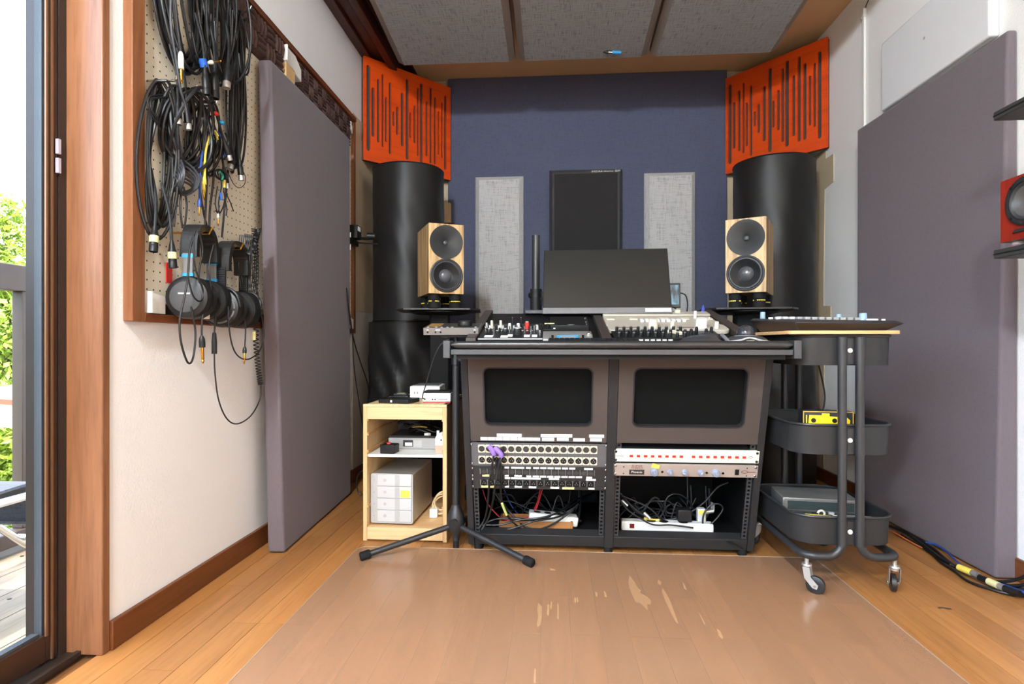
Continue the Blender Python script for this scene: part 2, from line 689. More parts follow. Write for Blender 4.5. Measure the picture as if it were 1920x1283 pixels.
# ---- sliding glass door
ALB = mat('bronze_aluminium', (66, 46, 36), 0.35, 0.35, var=0.05)
ALBL = mat('bronze_aluminium_light', (128, 96, 70), 0.35, 0.5, var=0.05)
GASK = mat('grey_gasket', (58, 62, 68), 0.5)
GLASS = clear('window_glass', 0.92, (246, 250, 248), (10, 11, 11), 0.03, 0.06)
def sash(idx, x0, y0, y1, label):
    fr = MB()
    z0, z1 = 0.012, DOOR_TOP - 0.012
    w = 0.03
    fr.box(x0 - 0.03, x0, y1 - w, y1, z0, z1)
    fr.box(x0 - 0.03, x0, y0, y0 + w, z0, z1)
    fr.box(x0 - 0.03, x0, y0 + w, y1 - w, z0, z0 + 0.062)
    fr.box(x0 - 0.03, x0, y0 + w, y1 - w, z1 - 0.05, z1)
    d = struct('door_%d' % idx, fr, ALB, 0.002, label)
    t = MB()
    t.box(x0, x0 + 0.004, y1 - w + 0.011, y1 - w + 0.015, z0, z1)
    t.box(x0, x0 + 0.004, y1 - w - 0.0045, y1 - w + 0.001, z0 + 0.06, z1 - 0.05)
    t.build('glazing_bead', ALBL, d)
    g = MB()
    g.box(x0 - 0.024, x0 - 0.006, y1 - w - 0.006, y1 - w, z0 + 0.062, z1 - 0.05)
    g.box(x0 - 0.024, x0 - 0.006, y0 + w, y1 - w - 0.013, z0 + 0.062, z0 + 0.07)
    g.build('gasket', GASK, d)
    MB().box(x0 - 0.018, x0 - 0.012, y0 + w, y1 - w, z0 + 0.066, z1 - 0.052).build('pane', GLASS, d)
    return d
d1 = sash(1, -1.168, 0.10, 1.266, 'bronze framed sliding glass door leaf next to the wooden jamb')
sash(2, -1.204, -1.02, 0.15, 'rear bronze framed sliding glass door leaf')
lk = MB()
lk.box(-1.166, -1.158, 1.258, 1.2655, 1.15, 1.185)
lk.box(-1.166, -1.158, 1.258, 1.2655, 1.195, 1.23)
lk.build('latch', mat('lilac_grey_latch', (176, 170, 184), 0.4), d1)
tk = MB()
tk.box(-1.25, -1.135, -1.05, 1.288, -0.012, 0.006)
tk.box(-1.14, -1.128, -1.05, 1.288, 0.0, 0.011)
tk.box(-1.25, -1.165, 1.268, 1.288, 0.0, DOOR_TOP)
struct('trim_4', tk, mat('dark_track', (52, 42, 38), 0.45, 0.3), 0.0, 'dark aluminium door track and side channel')

# ---- balcony
DECKM = wood('weathered_deck_board', (150, 132, 112), (184, 164, 142), 'y', 1.0, 0.7, rnd=True, contrast=(0.2, 0.8), stripes=12, bmp=0.1)
BAL = mat('brown_painted_rail', (70, 54, 46), 0.55, var=0.18, vs=18)
deck = struct('balcony_deck', MB().box(-2.12, -1.26, -1.6, 6.0, -0.16, -0.056), mat('deck_joists', (70, 60, 52), 0.8), label='pale balcony deck')
bm_ = MB().box(-0.0695, 0.0695, 0, 7.6, -0.025, 0).mesh('plank', DECKM)
for i in range(6):
    o = bpy.data.objects.new('plank', bm_); COL.objects.link(o); o.parent = deck
    o.location = (-1.333 - 0.1435 * i, -1.6, -0.03)
    for yy in (1.62, 1.95):
        MB().cyl((-0.03, yy + 1.6, 0), (-0.03, yy + 1.6, 0.0012), 0.006, n=10).build('screw', DARKM, o)
rail = thing('balcony_railing', 'brown painted balcony railing with square balusters outside the glass door', 'railing', (-2.0, 2.0, -0.03))
MB().box(-0.03, 0.02, -3.4, 2.0, 0.975, 1.072).build('top_rail', BAL, rail, bevel=0.004)
MB().box(-0.035, 0.025, -3.4, 2.0, 0.03, 0.085).build('bottom_rail', BAL, rail, bevel=0.004)
MB().box(-0.05, 0.0, -3.4, 2.0, 0.0, 0.03).build('kerb', mat('aluminium_kerb', (150, 150, 150), 0.5, 0.4), rail)
bal = MB().box(-0.026, 0.018, -0.022, 0.022, 0.085, 0.975).build('baluster', BAL, rail, loc=(0, 0.02, 0), bevel=0.003)
for i in range(-14, 12):
    if i:
        inst(bal, 'baluster', rail, (0, 0.158 * i + 0.02, 0))

# grey sling chair on the balcony
SLING = fabric('grey_sling_fabric', (66, 64, 70), (90, 88, 94), 300)
ch = thing('balcony_chair', 'low outdoor chair of silver tubes with a grey sling on the balcony', 'chair', (-1.72, 1.3, -0.03))
def loc(o, pts):
    return [(p[0] - o.location.x, p[1] - o.location.y, p[2] - o.location.z) for p in pts]
for s, n in ((0.0, 0), (0.36, 1)):
    f = MB()
    f.tube(loc(ch, [(-1.88 + s, 0.92, 0.62), (-1.88 + s, 1.2, 0.34), (-1.88 + s, 1.60, 0.30), (-1.88 + s, 1.71, 0.215), (-1.88 + s, 1.92, 0.02), (-1.88 + s, 1.99, -0.016)]), 0.0125, 10, smooth=5)
    f.tube(loc(ch, [(-1.88 + s, 0.95, -0.014), (-1.88 + s, 1.3, 0.3)]), 0.0115, 10, smooth=3)
    f.build('side_tube', CHROME, ch)
f = MB()
f.tube(loc(ch, [(-1.90, 1.90, 0.06), (-1.50, 1.90, 0.06)]), 0.011, 10)
f.tube(loc(ch, [(-1.90, 1.0, 0.03), (-1.50, 1.0, 0.03)]), 0.011, 10)
f.build('cross_tube', CHROME, ch)
sl = MB()
prof = catmull([Vector((0, y, z)) for y, z in ((0.92, 0.63), (1.18, 0.37), (1.40, 0.325), (1.58, 0.325), (1.68, 0.29), (1.715, 0.225), (1.70, 0.17), (1.665, 0.18))], 5)
for a, b in zip(prof[:-1], prof[1:]):
    q = [(-1.865, a.y, a.z + 0.012), (-1.535, a.y, a.z + 0.012), (-1.535, b.y, b.z + 0.012), (-1.865, b.y, b.z + 0.012)]
    q2 = [(p[0], p[1], p[2] - 0.008) for p in q]
    sl.hexa(loc(ch, q2), loc(ch, q))
sl.build('sling', SLING, ch, smooth=True, angle=60)

# ---- what lies beyond the balcony
struct('ground', MB().box(-30, -2.2, -8, 30, -3.3, -3.0), mat('garden_ground', (78, 92, 50), 0.95, var=0.4, vs=1.5), label='garden ground far below the balcony')
hs = thing('neighbour_house', 'cream neighbouring house with a red-edged roof below the balcony', 'house', (-5.6, 6.2, -3.0), (0, 0, R(-20)))
CW = mat('cream_house_wall', (190, 180, 150), 0.85, var=0.04)
MB().box(-0.42, 4.2, 0.0, 4.0, 0.0, 2.83).build('wall', CW, hs)
fa = MB().box(-1.6, 4.6, -0.42, 4.4, 2.82, 3.08).build('eaves', mat('white_fascia', (190, 186, 174), 0.7, var=0.03), hs)
MB().box(-1.62, 4.62, -0.44, 4.42, 3.08, 3.135).build('roof_edge', mat('red_roof_edge', (186, 62, 44), 0.5), hs)
MB().box(-1.6, 4.6, -0.425, -0.42, 2.94, 2.947).build('board_joint', GREY, hs)
rf = MB()
rf.prism([(-0.4, 3.13), (4.4, 3.13), (2.0, 3.5)], -1.6, 4.6, YZ)
rf.build('roof', mat('red_brown_roof', (150, 70, 52), 0.7), hs)
MB().cyl((-0.47, -0.06, 0.0), (-0.47, -0.06, 2.82), 0.035, n=12).build('downpipe', mat('ivory_downpipe', (226, 220, 200), 0.5), hs)

def leafmat(name, c0, c1, c2):
    m, t, b = nt(name)
    n = noise(t, coords(t), 2.2, 3.0)
    n2 = noise(t, coords(t), 30.0, 2.0)
    a = mixcol(t, ramp(t, n, 0.35, 0.65), rgb(c0), rgb(c1))
    a = mixcol(t, ramp(t, n2, 0.45, 0.65), a, rgb(c2))
    t.links.new(a, b.inputs['Base Color'])
    b.inputs['Roughness'].default_value = 0.5
    tr = t.nodes.new('ShaderNodeBsdfTranslucent')
    t.links.new(a, tr.inputs[0])
    mx = t.nodes.new('ShaderNodeMixShader')
    mx.inputs[0].default_value = 0.4
    t.links.new(b.outputs[0], mx.inputs[1]); t.links.new(tr.outputs[0], mx.inputs[2])
    t.links.new(mx.outputs[0], t.nodes['Material Output'].inputs[0])
    return m
LEAF = leafmat('sunlit_leaves', (80, 110, 26), (132, 152, 48), (168, 180, 92))
LEAFD = leafmat('dark_leaves', (22, 44, 18), (44, 72, 28), (62, 92, 36))

def foliage(blobs, n, size, seed):
    r = random.Random(seed)
    mb = MB()
    tot = sum(b[3] * b[4] for b in blobs)
    for (x, y, z, rx, rz) in blobs:
        for _ in range(int(n * rx * rz / tot)):
            d = Vector((r.gauss(0, 1), r.gauss(0, 1), r.gauss(0, 1))).normalized() * (r.random() ** 0.4)
            p = Vector((x + d.x * rx, y + d.y * rx, z + d.z * rz))
            M = Matrix.Translation(p) @ Euler((r.uniform(-1.1, 1.1), r.uniform(-1.1, 1.1), r.uniform(0, 6.28))).to_matrix().to_4x4()
            s = size * r.uniform(0.6, 1.4)
            mb.add([(-s, 0, 0), (0, -s * 0.42, 0), (s, 0, 0), (0, s * 0.42, s * 0.15)], [(0, 1, 2, 3)], M)
    return mb

def tree(name, label, cat, base, blobs, n, size, seed, m, trunk=0.13):
    t = thing(name, label, cat, base)
    fo = foliage(blobs, n, size, seed).build('foliage', m, t, smooth=False)
    fo['kind'] = 'stuff'
    tr = MB()
    top = max(b[2] for b in blobs) - 0.4
    tr.tube([(0, 0, 0), (0.08, 0.05, top * 0.4), (-0.05, 0.02, top * 0.75), (0.05, -0.05, top)], [trunk, trunk * 0.8, trunk * 0.6, trunk * 0.3], 10)
    for (x, y, z, rx, rz) in blobs[:6]:
        tr.tube([(0, 0.02, max(0.3, z - rz * 1.1)), (x * 0.5, y * 0.5, z - rz * 0.4), (x, y, z + rz * 0.3)], [trunk * 0.45, trunk * 0.25, trunk * 0.1], 7)
    tr.build('trunk', mat('bark', (84, 66, 50), 0.9, var=0.3, vs=20), t)
    return t
tree('garden_tree', 'sunlit yellow-green tree rising behind the neighbouring house', 'tree', (-12.9, 12.6, -3.0),
     [(0, 0, 3.0, 2.3, 1.5), (-1.2, 0.3, 4.4, 1.6, 1.2), (1.0, 0.2, 4.4, 1.7, 1.2), (0.2, -0.3, 5.5, 1.2, 1.0), (0.0, 0, 6.6, 0.5, 0.8), (-2.4, 0.2, 3.4, 1.6, 1.4), (2.4, 0.4, 3.4, 1.7, 1.5)],
     18000, 0.10, 3, LEAF)
tree('garden_bush', 'dark green bush below the balcony railing', 'bush', (-4.3, 3.95, -3.0),
     [(0, 0, 1.3, 0.75, 1.0), (-0.4, 0.1, 2.0, 0.5, 0.55), (0.25, 0.1, 1.9, 0.35, 0.55)], 7000, 0.055, 5, LEAFD, 0.05)
tree('garden_shrub', 'mid green shrub beside the cream house wall', 'bush', (-7.6, 7.7, -3.0),
     [(0, 0, 1.2, 0.9, 1.1), (0.3, 0.3, 2.4, 0.8, 0.9), (-0.6, 0.0, 2.3, 0.7, 0.9)], 7000, 0.07, 9, LEAF, 0.06)

# roof overhang of the own house above the balcony
struct('ceiling_eaves', MB().box(-1.85, -1.25, -2.6, 4.6, 2.50, 2.58), mat('eaves_board', (214, 214, 220), 0.7), label='white eaves above the balcony')

# housings added around the two unseen lamps that stand in for bounced flash
for y in (-0.45, -1.7):
    cl = thing('flash_standin_lamp', 'added unseen round lamp standing in for bounced flash ' + ('above the viewer' if y > -1 else 'at the rear of the room'), 'lamp', (-0.55, y, ZC))
    MB().lathe([(0.10, -0.035), (0.12, -0.03), (0.12, 0.0)], 30).build('housing', WHITE, cl)


# ================================================================== ACOUSTIC TREATMENT
NAVY = fabric('navy_cloth', (68, 72, 90), (82, 86, 106), 500, bmp=0.15)
MAUVE = fabric('mauve_grey_stretch_cloth', (98, 89, 95), (108, 99, 105), 700, 'yz', bmp=0.1)
GREYC = fabric('grey_slub_cloth', (86, 86, 88), (146, 145, 146), 230, 'xy')
GREYL = fabric('light_grey_slub_cloth', (148, 147, 147), (186, 185, 184), 230)
ORANGE = wood('orange_stained_ply', (192, 56, 10), (226, 84, 16), 'x', 1.0, 0.4, contrast=(0.1, 0.9), stripes=4, bmp=0.03)
FELT = mat('dark_felt', (66, 62, 60), 0.95, var=0.25, vs=300, bmp=0.6, bs=700)

nv = MB().box(-0.664, 1.072, 3.585, 3.619, 0.075, 2.437).build('navy_wall_panel', NAVY, bevel=0.003)
tag(nv, 'large navy cloth panel covering the far wall', 'wall panel')

# ---- three grey ceiling panels, hung a little lower towards the far wall
BEVC = mat('taupe_bevel_cloth', (122, 110, 104), 0.9, var=0.06)
tilt = math.atan(0.083)
def ceil_panel(xc, w, label):
    t = thing('ceiling_acoustic_panel', label, 'acoustic panel', (xc, 2.965, 2.225), (-tilt, 0, 0), 'grey cloth panels on the ceiling')
    L, th, bv = 1.85, 0.055, 0.032
    mb = MB()
    a = [(-w / 2 + bv, -L + bv, 0), (w / 2 - bv, -L + bv, 0), (w / 2 - bv, 0, 0), (-w / 2 + bv, 0, 0)]
    mb.add(a + [(p[0], p[1], 0.004) for p in a], [(3, 2, 1, 0), (0, 1, 5, 4), (1, 2, 6, 5), (2, 3, 7, 6), (3, 0, 4, 7), (4, 5, 6, 7)])
    mb.build('face', GREYC, t)
    b2 = [(-w / 2, -L, 0.02), (w / 2, -L, 0.02), (w / 2, 0.004, 0.02), (-w / 2, 0.004, 0.02)]
    c2 = [(p[0], p[1], th) for p in b2]
    e = [(p[0], p[1], 0.0015) for p in a]
    mb = MB().add(e + b2 + c2, [(0, 1, 5, 4), (1, 2, 6, 5), (2, 3, 7, 6), (3, 0, 4, 7), (4, 5, 9, 8), (5, 6, 10, 9), (6, 7, 11, 10), (7, 4, 8, 11), (8, 9, 10, 11), (3, 2, 1, 0)])
    mb.build('bevelled_edge', BEVC, t, smooth=False)
    hk = MB()
    for x in (-w / 2 + 0.1, w / 2 - 0.1):
        hk.cyl((x, -0.15, th), (x, -0.15, th + 0.145), 0.006, n=8)
        hk.cyl((x, -L + 0.15, th), (x, -L + 0.15, th + 0.012), 0.006, n=8)
    hk.build('hanger', DARKM, t)
    return t
ceil_panel(-0.505, 0.62, 'grey cloth ceiling panel nearest the dark cornice')
ceil_panel(0.155, 0.66, 'grey cloth ceiling panel in the middle, with a blue pen stuck on it')
ceil_panel(0.815, 0.63, 'grey cloth ceiling panel nearest the trolley wall')
pen = thing('marker_pen', 'short blue and black pen stuck under the middle ceiling panel', 'pen', (0.30, 2.90, 2.2205), (0, R(90), R(8)))
MB().cyl((0, 0, -0.045), (0, 0, -0.02), 0.003, 0.0085, 12).build('tip', BLACK, pen)
MB().cyl((0, 0, -0.02), (0, 0, 0.0), 0.0085, 0.0085, 12).build('ring', CHROME, pen)
MB().cyl((0, 0, 0.0), (0, 0, 0.045), 0.0085, 0.007, 12).build('barrel', CYAN, pen)

# ---- two orange slotted panels across the upper corners
SLOTS = [(0.048, 0.094, 0.924, 21), (0.095, 0.241, 0.721, 17), (0.151, 0.198, 0.823, 15), (0.198, 0.164, 0.885, 12), (0.233, 0.224, 0.67, 12), (0.278, 0.115, 0.828, 14),
         (0.316, 0.403, 0.551, 12), (0.358, 0.323, 0.612, 15), (0.414, 0.223, 0.77, 17), (0.471, 0.102, 0.928, 19), (0.507, 0.33, 0.593, 12), (0.555, 0.289, 0.679, 13),
         (0.596, 0.164, 0.875, 13), (0.637, 0.107, 0.932, 19), (0.7, 0.188, 0.766, 14), (0.75, 0.122, 0.924, 15), (0.802, 0.125, 0.839, 15), (0.848, 0.24, 0.705, 11), (0.889, 0.215, 0.809, 11), (0.932, 0.096, 0.894, 17)]
W_, H_ = 0.60, 0.585
holes = []
for u, v0, v1, w in SLOTS:
    w = w * 1.15 / 1000.0
    holes.append(rrect(w, (v1 - v0) * H_, w / 2 - 0.0005, 3, (u - 0.5) * W_, (v0 + v1) / 2 * H_))
slot_mesh = MB().plate(rrect(W_, H_, 0.002, 1, 0, H_ / 2), holes, 0, 0.012, FRONT).mesh('slotted_face', ORANGE, smooth=False)
def slot_panel(a, b, z, label):
    a = Vector(a); b = Vector(b)
    ang = math.atan2(b.y - a.y, b.x - a.x)
    c = (a + b) / 2
    t = thing('slotted_acoustic_panel', label, 'acoustic panel', (c.x, c.y, z), (0, 0, ang), 'orange slotted corner panels')
    o = bpy.data.objects.new('slotted_face', slot_mesh); COL.objects.link(o); o.parent = t
    MB().box(-W_ / 2 + 0.004, W_ / 2 - 0.004, 0.0012, 0.03, 0.004, H_ - 0.004).build('felt_backing', FELT, t)
    return t
slot_panel((-1.062, 3.142), (-0.655, 3.568), 1.786, 'orange panel with vertical slots in the corner beside the dark cornice')
slot_panel((1.075, 3.572), (1.452, 3.135), 1.79, 'orange panel with vertical slots in the corner above the trolley side')

# ---- black cloth bass traps standing in both corners
TRAPC = mat('black_vinyl_cloth', (27, 26, 26), 0.45, spec=0.3, var=0.15, vs=6, bmp=0.12, bs=30)
def wrap(r, z0, z1, seed, wr=0.004, fold=0.0, n=64, m=26):
    rr = random.Random(seed)
    ph = [rr.uniform(0, 6.28) for _ in range(8)]
    mb = MB()
    vs = []
    for j in range(m + 1):
        z = z0 + (z1 - z0) * j / m
        for i in range(n):
            a = 2 * math.pi * i / n
            d = wr * (math.sin(3 * a + ph[0] + 5 * z) * 0.5 + math.sin(7 * a + ph[1] - 7 * z) * 0.3)
            if fold:
                k = math.sin(9 * a + 11 * z + ph[2]) * math.sin(5 * z * 3 + ph[3] + 2 * a)
                d += fold * k * max(0, math.sin(math.pi * j / m))
            vs.append(((r + d) * math.cos(a), (r + d) * math.sin(a), z))
    fs = []
    for j in range(m):
        for i in range(n):
            k = (i + 1) % n
            fs.append((j * n + i, j * n + k, (j + 1) * n + k, (j + 1) * n + i))
    fs.append(tuple(reversed(range(n))))
    fs.append(tuple(range(m * n, (m + 1) * n)))
    return mb.add(vs, fs)
def trap(name, loc, r, z0, z1, seed, label, fold=0.0):
    t = thing(name, label, 'bass trap', (loc[0], loc[1], 0), group='black corner bass traps')
    wrap(r, z0, z1, seed, 0.003, fold).build('cover', TRAPC, t, angle=60)
    for z in (z0 + 0.004, z1 - 0.004):
        rg = MB().tube([(r * math.cos(2 * math.pi * i / 40), r * math.sin(2 * math.pi * i / 40), z) for i in range(40)], 0.003, 6, closed=True)
        rg.build('hem', TRAPC, t)
    return t
trap('bass_trap', (-0.812, 3.17), 0.198, 0.872, 1.722, 1, 'black cylindrical bass trap upper one behind the left wooden speaker', 0.003)
trap('bass_trap', (-0.815, 3.16), 0.212, 0.0, 0.868, 2, 'wrinkled black bass trap standing lower behind the pine cabinet', 0.022)
trap('bass_trap', (1.195, 3.18), 0.205, 0.872, 1.722, 3, 'black cylindrical bass trap upper one behind the right wooden speaker', 0.002)
trap('bass_trap', (1.195, 3.18), 0.207, 0.0, 0.868, 4, 'black bass trap standing lower behind the trolley', 0.006)

wb = MB().box(-0.697, -0.642, 3.55, 3.584, 1.515, 1.64).build('wooden_batten', wood('raw_batten', (178, 146, 104), (206, 178, 138), 'z', 1, 0.6))
tag(wb, 'short raw wooden batten beside the navy panel above the left speaker', 'batten')

# ---- cloth panels on the navy wall
def wall_panel(x0, x1, z0, z1, label):
    t = thing('wall_acoustic_panel', label, 'acoustic panel', ((x0 + x1) / 2, 3.584, z0), group='light grey panels on the navy wall')
    w, h, b, d = (x1 - x0) / 2, z1 - z0, 0.026, 0.05
    A = [(-w, -d * 0.45, 0), (w, -d * 0.45, 0), (w, -d * 0.45, h), (-w, -d * 0.45, h)]
    B = [(-w + b, -d, b), (w - b, -d, b), (w - b, -d, h - b), (-w + b, -d, h - b)]
    C = [(x, 0, z) for x, y, z in A]
    MB().add(B, [(0, 1, 2, 3)]).add([(p[0], p[1] + 0.004, p[2]) for p in B], [(3, 2, 1, 0)]).build('face', GREYL, t, smooth=False)
    MB().add(A + B + C, [(0, 1, 5, 4), (1, 2, 6, 5), (2, 3, 7, 6), (3, 0, 4, 7), (1, 0, 8, 9), (2, 1, 9, 10), (3, 2, 10, 11), (0, 3, 11, 8), (8, 11, 10, 9)]).build('bevelled_edge', GREYL, t, smooth=False)
    return t
wall_panel(-0.484, -0.182, 0.72, 1.80, 'light grey cloth wall panel between the left speaker and the black pole')
wall_panel(0.566, 0.872, 0.72, 1.803, 'light grey cloth wall panel between the monitor and the right speaker')
bp = thing('framed_acoustic_panel', 'black panel in a dark grey frame with white lettering above the monitor', 'acoustic panel', (0.205, 3.584, 0.9))
FRM = mat('graphite_frame', (74, 74, 75), 0.3, 0.4)
w, h, d, bw = 0.224, 0.93, 0.055, 0.03
fm = MB()
A = [(-w, -0.03, 0), (w, -0.03, 0), (w, -0.03, h), (-w, -0.03, h)]
B = [(-w + bw * 0.6, -d, bw * 0.6), (w - bw * 0.6, -d, bw * 0.6), (w - bw * 0.6, -d, h - bw * 0.6), (-w + bw * 0.6, -d, h - bw * 0.6)]
C_ = [(-w + bw, -d + 0.006, bw), (w - bw, -d + 0.006, bw), (w - bw, -d + 0.006, h - bw), (-w + bw, -d + 0.006, h - bw)]
D_ = [(x, 0, z) for x, y, z in A]
q = [(i, (i + 1) % 4) for i in range(4)]
fm.add(A + B + C_ + D_, [(i, j, j + 4, i + 4) for i, j in q] + [(i + 4, j + 4, j + 8, i + 8) for i, j in q] + [(j, i, i + 12, j + 12) for i, j in q])
fm.build('frame', FRM, bp, smooth=False)
MB().box(-w + bw - 0.001, w - bw + 0.001, -d + 0.008, -0.002, bw, h - bw).build('cloth_face', mat('black_felt_face', (34, 32, 33), 0.9, var=0.08), bp)
text('SHIZUKA', 0.0165, WHITE, bp, (0.068, -d - 0.0006, h - 0.019), name='lettering')
text('Stillness Panel', 0.0105, WHITE, bp, (0.138, -d - 0.0006, h - 0.019), name='lettering')
text('SDM', 0.0165, WHITE, bp, (0.1935, -d - 0.0006, h - 0.0175), name='lettering')

# ---- tall mauve panels leaning against the side walls
lp = MB()
lp.hexa([(-0.952, 1.962, 0.004), (-1.0, 2.765, 0.004), (-1.048, 2.765, 0.004), (-1.014, 1.962, 0.004)],
        [(-1.002, 1.962, 1.764), (-1.004, 2.765, 1.768), (-1.051, 2.765, 1.768), (-1.051, 1.962, 1.764)])
lp = lp.build('leaning_cloth_panel', MAUVE, bevel=0.009, seg=3)
tag(lp, 'tall mauve-grey cloth panel leaning against the pegboard', 'acoustic panel', 'tall mauve panels')
rp = MB()
rp.hexa([(1.398, 1.905, 0.004), (1.467, 1.905, 0.004), (1.467, 2.73, 0.004), (1.398, 2.73, 0.004)],
        [(1.436, 1.905, 1.742), (1.467, 1.905, 1.742), (1.467, 2.73, 1.735), (1.400, 2.73, 1.735)])
rp = rp.build('leaning_cloth_panel', MAUVE, bevel=0.009, seg=3)
tag(rp, 'tall mauve-grey cloth panel standing behind the black trolley', 'acoustic panel', 'tall mauve panels')
wp = thing('white_wall_pad', 'white padded panel high on the wall above the mauve panel', 'acoustic panel', (1.469, 2.29, 1.762))
MB().box(-0.034, 0.0, -0.31, 0.31, 0.0, 0.30).build('pad', mat('white_felt_pad', (226, 226, 230), 0.9, var=0.03, bmp=0.1), wp, bevel=0.008, seg=3)
MB().cyl((-0.0345, 0.02, 0.17), (-0.032, 0.02, 0.17), 0.006, n=10).build('pin', LIGHTG, wp)
cd = thing('wall_conduit', 'thin white cable conduit running down the wall beside the slotted panel', 'conduit', (1.469, 2.79, 1.2))
MB().box(-0.011, 0.0, -0.009, 0.009, 0.0, 1.09).build('channel', WHITE, cd, bevel=0.002)
MB().box(-0.016, 0.0, -0.014, 0.014, 1.085, 1.125).build('end_cap', WHITE, cd, bevel=0.003)
MB().tube([(-0.004, 0.0, 1.12), (-0.003, -0.06, 1.16), (-0.003, -0.25, 1.2), (-0.003, -0.6, 1.23)], 0.0022, 6, smooth=5).build('lead', CABLEG, cd)


# ================================================================== PEGBOARD AND WHAT HANGS ON IT
PEG = pegboard_material()
pb = thing('pegboard', 'large cream pegboard in a brown wooden frame on the white wall', 'pegboard', (XL, 2.17, 0.805))
y0, y1, h = -0.81, 0.82, 1.145
MB().box(0.0, 0.010, y0 + 0.01, y1 - 0.01, 0.01, h - 0.01).build('board', PEG, pb)
MB().box(0.0, 0.026, y0, y0 + 0.045, 0, h).build('frame_stile', FRAMEW, pb, bevel=0.002)
MB().box(0.0, 0.026, y1 - 0.03, y1, 0, h).build('frame_stile', FRAMEW, pb, bevel=0.002)
MB().box(0.0, 0.026, y0 + 0.045, y1 - 0.03, 0, 0.022).build('frame_rail', FRAMEWY, pb, bevel=0.002)
MB().box(0.0, 0.04, y0 + 0.045, y1 - 0.03, h - 0.022, h).build('frame_rail', FRAMEWY, pb, bevel=0.002)
MB().box(0.010, 0.013, y0 + 0.05, y1 - 0.035, 0.022, 0.052).build('gap_shade_strip', mat('painted_gap_shade', (44, 34, 30), 0.8), pb)  # dark strip, the shade of the lower gap put into its colour

# white corner brackets
bk = MB()
bk.prism([(-0.034, 0), (0.034, 0), (0.034, 0.048), (-0.034, 0.056)], 0.0, 0.010, YZ)
bk.prism([(-0.034, 0), (-0.030, 0), (-0.030, 0.056), (-0.034, 0.056)], 0.010, 0.022, YZ)
bmesh_ = bk.mesh('corner_bracket', WHITE)
def bracket(loc, label, sc=1.0, rot=0):
    o = bpy.data.objects.new('corner_bracket', bmesh_); COL.objects.link(o)
    o.location = loc; o.scale = (1, sc, sc); o.rotation_euler = (rot, 0, 0)
    tag(o, label, 'bracket', 'white plastic brackets')
bracket((XL + 0.013, 1.452, 0.829), 'white plastic bracket in the lower pegboard corner left of the headphones')
bracket((XL + 0.013, 2.93, 0.830), 'white plastic bracket in the far lower pegboard corner')
bracket((XL + 0.012, 2.925, 1.865), 'white plastic bracket in the far upper pegboard corner', 0.8)
tbk = thing('batten_bracket', 'white plastic cap bracket on the wooden batten above the mauve panel', 'bracket', (XL + 0.011, 2.20, 1.85))
MB().prism([(-0.062, 0.0), (0.085, -0.02), (0.085, 0.03), (0.03, 0.062), (-0.062, 0.062)], 0.0, 0.034, YZ).build('plate', WHITE, tbk, bevel=0.003)
MB().prism([(-0.062, 0.0), (-0.054, 0.0), (-0.054, 0.062), (-0.062, 0.062)], 0.034, 0.044, YZ).build('flange', WHITE, tbk, bevel=0.002)
bt = MB().box(XL + 0.0105, XL + 0.045, 2.148, 2.225, 1.772, 1.849).build('wooden_batten', PINE, bevel=0.002)
tag(bt, 'upright pale wooden batten on the pegboard between the foam strips', 'batten')

# brown moulded foam along the top: every cell carries three ridges, direction alternating
FOAM = mat('brown_acoustic_foam', (84, 64, 60), 0.95, var=0.2, vs=40, bmp=0.6, bs=600, spec=0.1)
def foam(name, ya, yb, za, zb, label, cs, ridge=0.022):
    mb = MB()
    mb.box(0, 0.010, 0, yb - ya, 0, zb - za)
    ny = max(1, round((yb - ya) / cs)); nz = max(1, round((zb - za) / cs))
    cy, cz = (yb - ya) / ny, (zb - za) / nz
    for i in range(ny):
        for j in range(nz):
            along = (i + j) % 2
            for k in range(3):
                L = (cz if along else cy) * 0.96
                wd = (cy if along else cz) / 3
                prof = [(-0.46, 0), (-0.36, 0.55), (-0.15, 1.0), (0.15, 1.0), (0.36, 0.55), (0.46, 0)]
                c = (k + 0.5) * wd
                vs = []
                for e, sc in ((0.02, 0.82), (0.5, 1.0), (0.98, 0.82)):
                    for a, b in prof:
                        u = c + a * wd
                        l = e * L
                        x = 0.009 + b * ridge * sc
                        vs.append((x, i * cy + u, j * cz + l) if along else (x, i * cy + l, j * cz + u))
                fs = []
                for r_ in range(2):
                    for a in range(5):
                        f = (r_ * 6 + a, r_ * 6 + a + 1, r_ * 6 + a + 7, r_ * 6 + a + 6)
                        fs.append(tuple(reversed(f)) if along else f)
                fs.append((0, 1, 2, 3, 4, 5) if along else (5, 4, 3, 2, 1, 0))
                fs.append((17, 16, 15, 14, 13, 12) if along else (12, 13, 14, 15, 16, 17))
                mb.add(vs, fs)
    o = mb.build(name, FOAM, loc=(XL + 0.0105, ya, za), angle=70)
    return tag(o, label, 'acoustic foam', 'brown foam tiles on the pegboard')
foam('acoustic_foam', 1.45, 1.80, 1.785, 1.925, 'brown ridged foam tile at the top of the pegboard behind the cable coils', 0.07, 0.030)
foam('acoustic_foam', 1.805, 2.135, 1.785, 1.918, 'brown ridged foam tile just before the white cap bracket', 0.066, 0.030)
foam('acoustic_foam', 2.29, 2.62, 1.772, 1.92, 'brown fine-ribbed foam tile just beyond the white cap bracket', 0.05, 0.018)
foam('acoustic_foam', 2.625, 2.89, 1.772, 1.92, 'brown fine-ribbed foam tile at the far end of the pegboard', 0.05, 0.018)

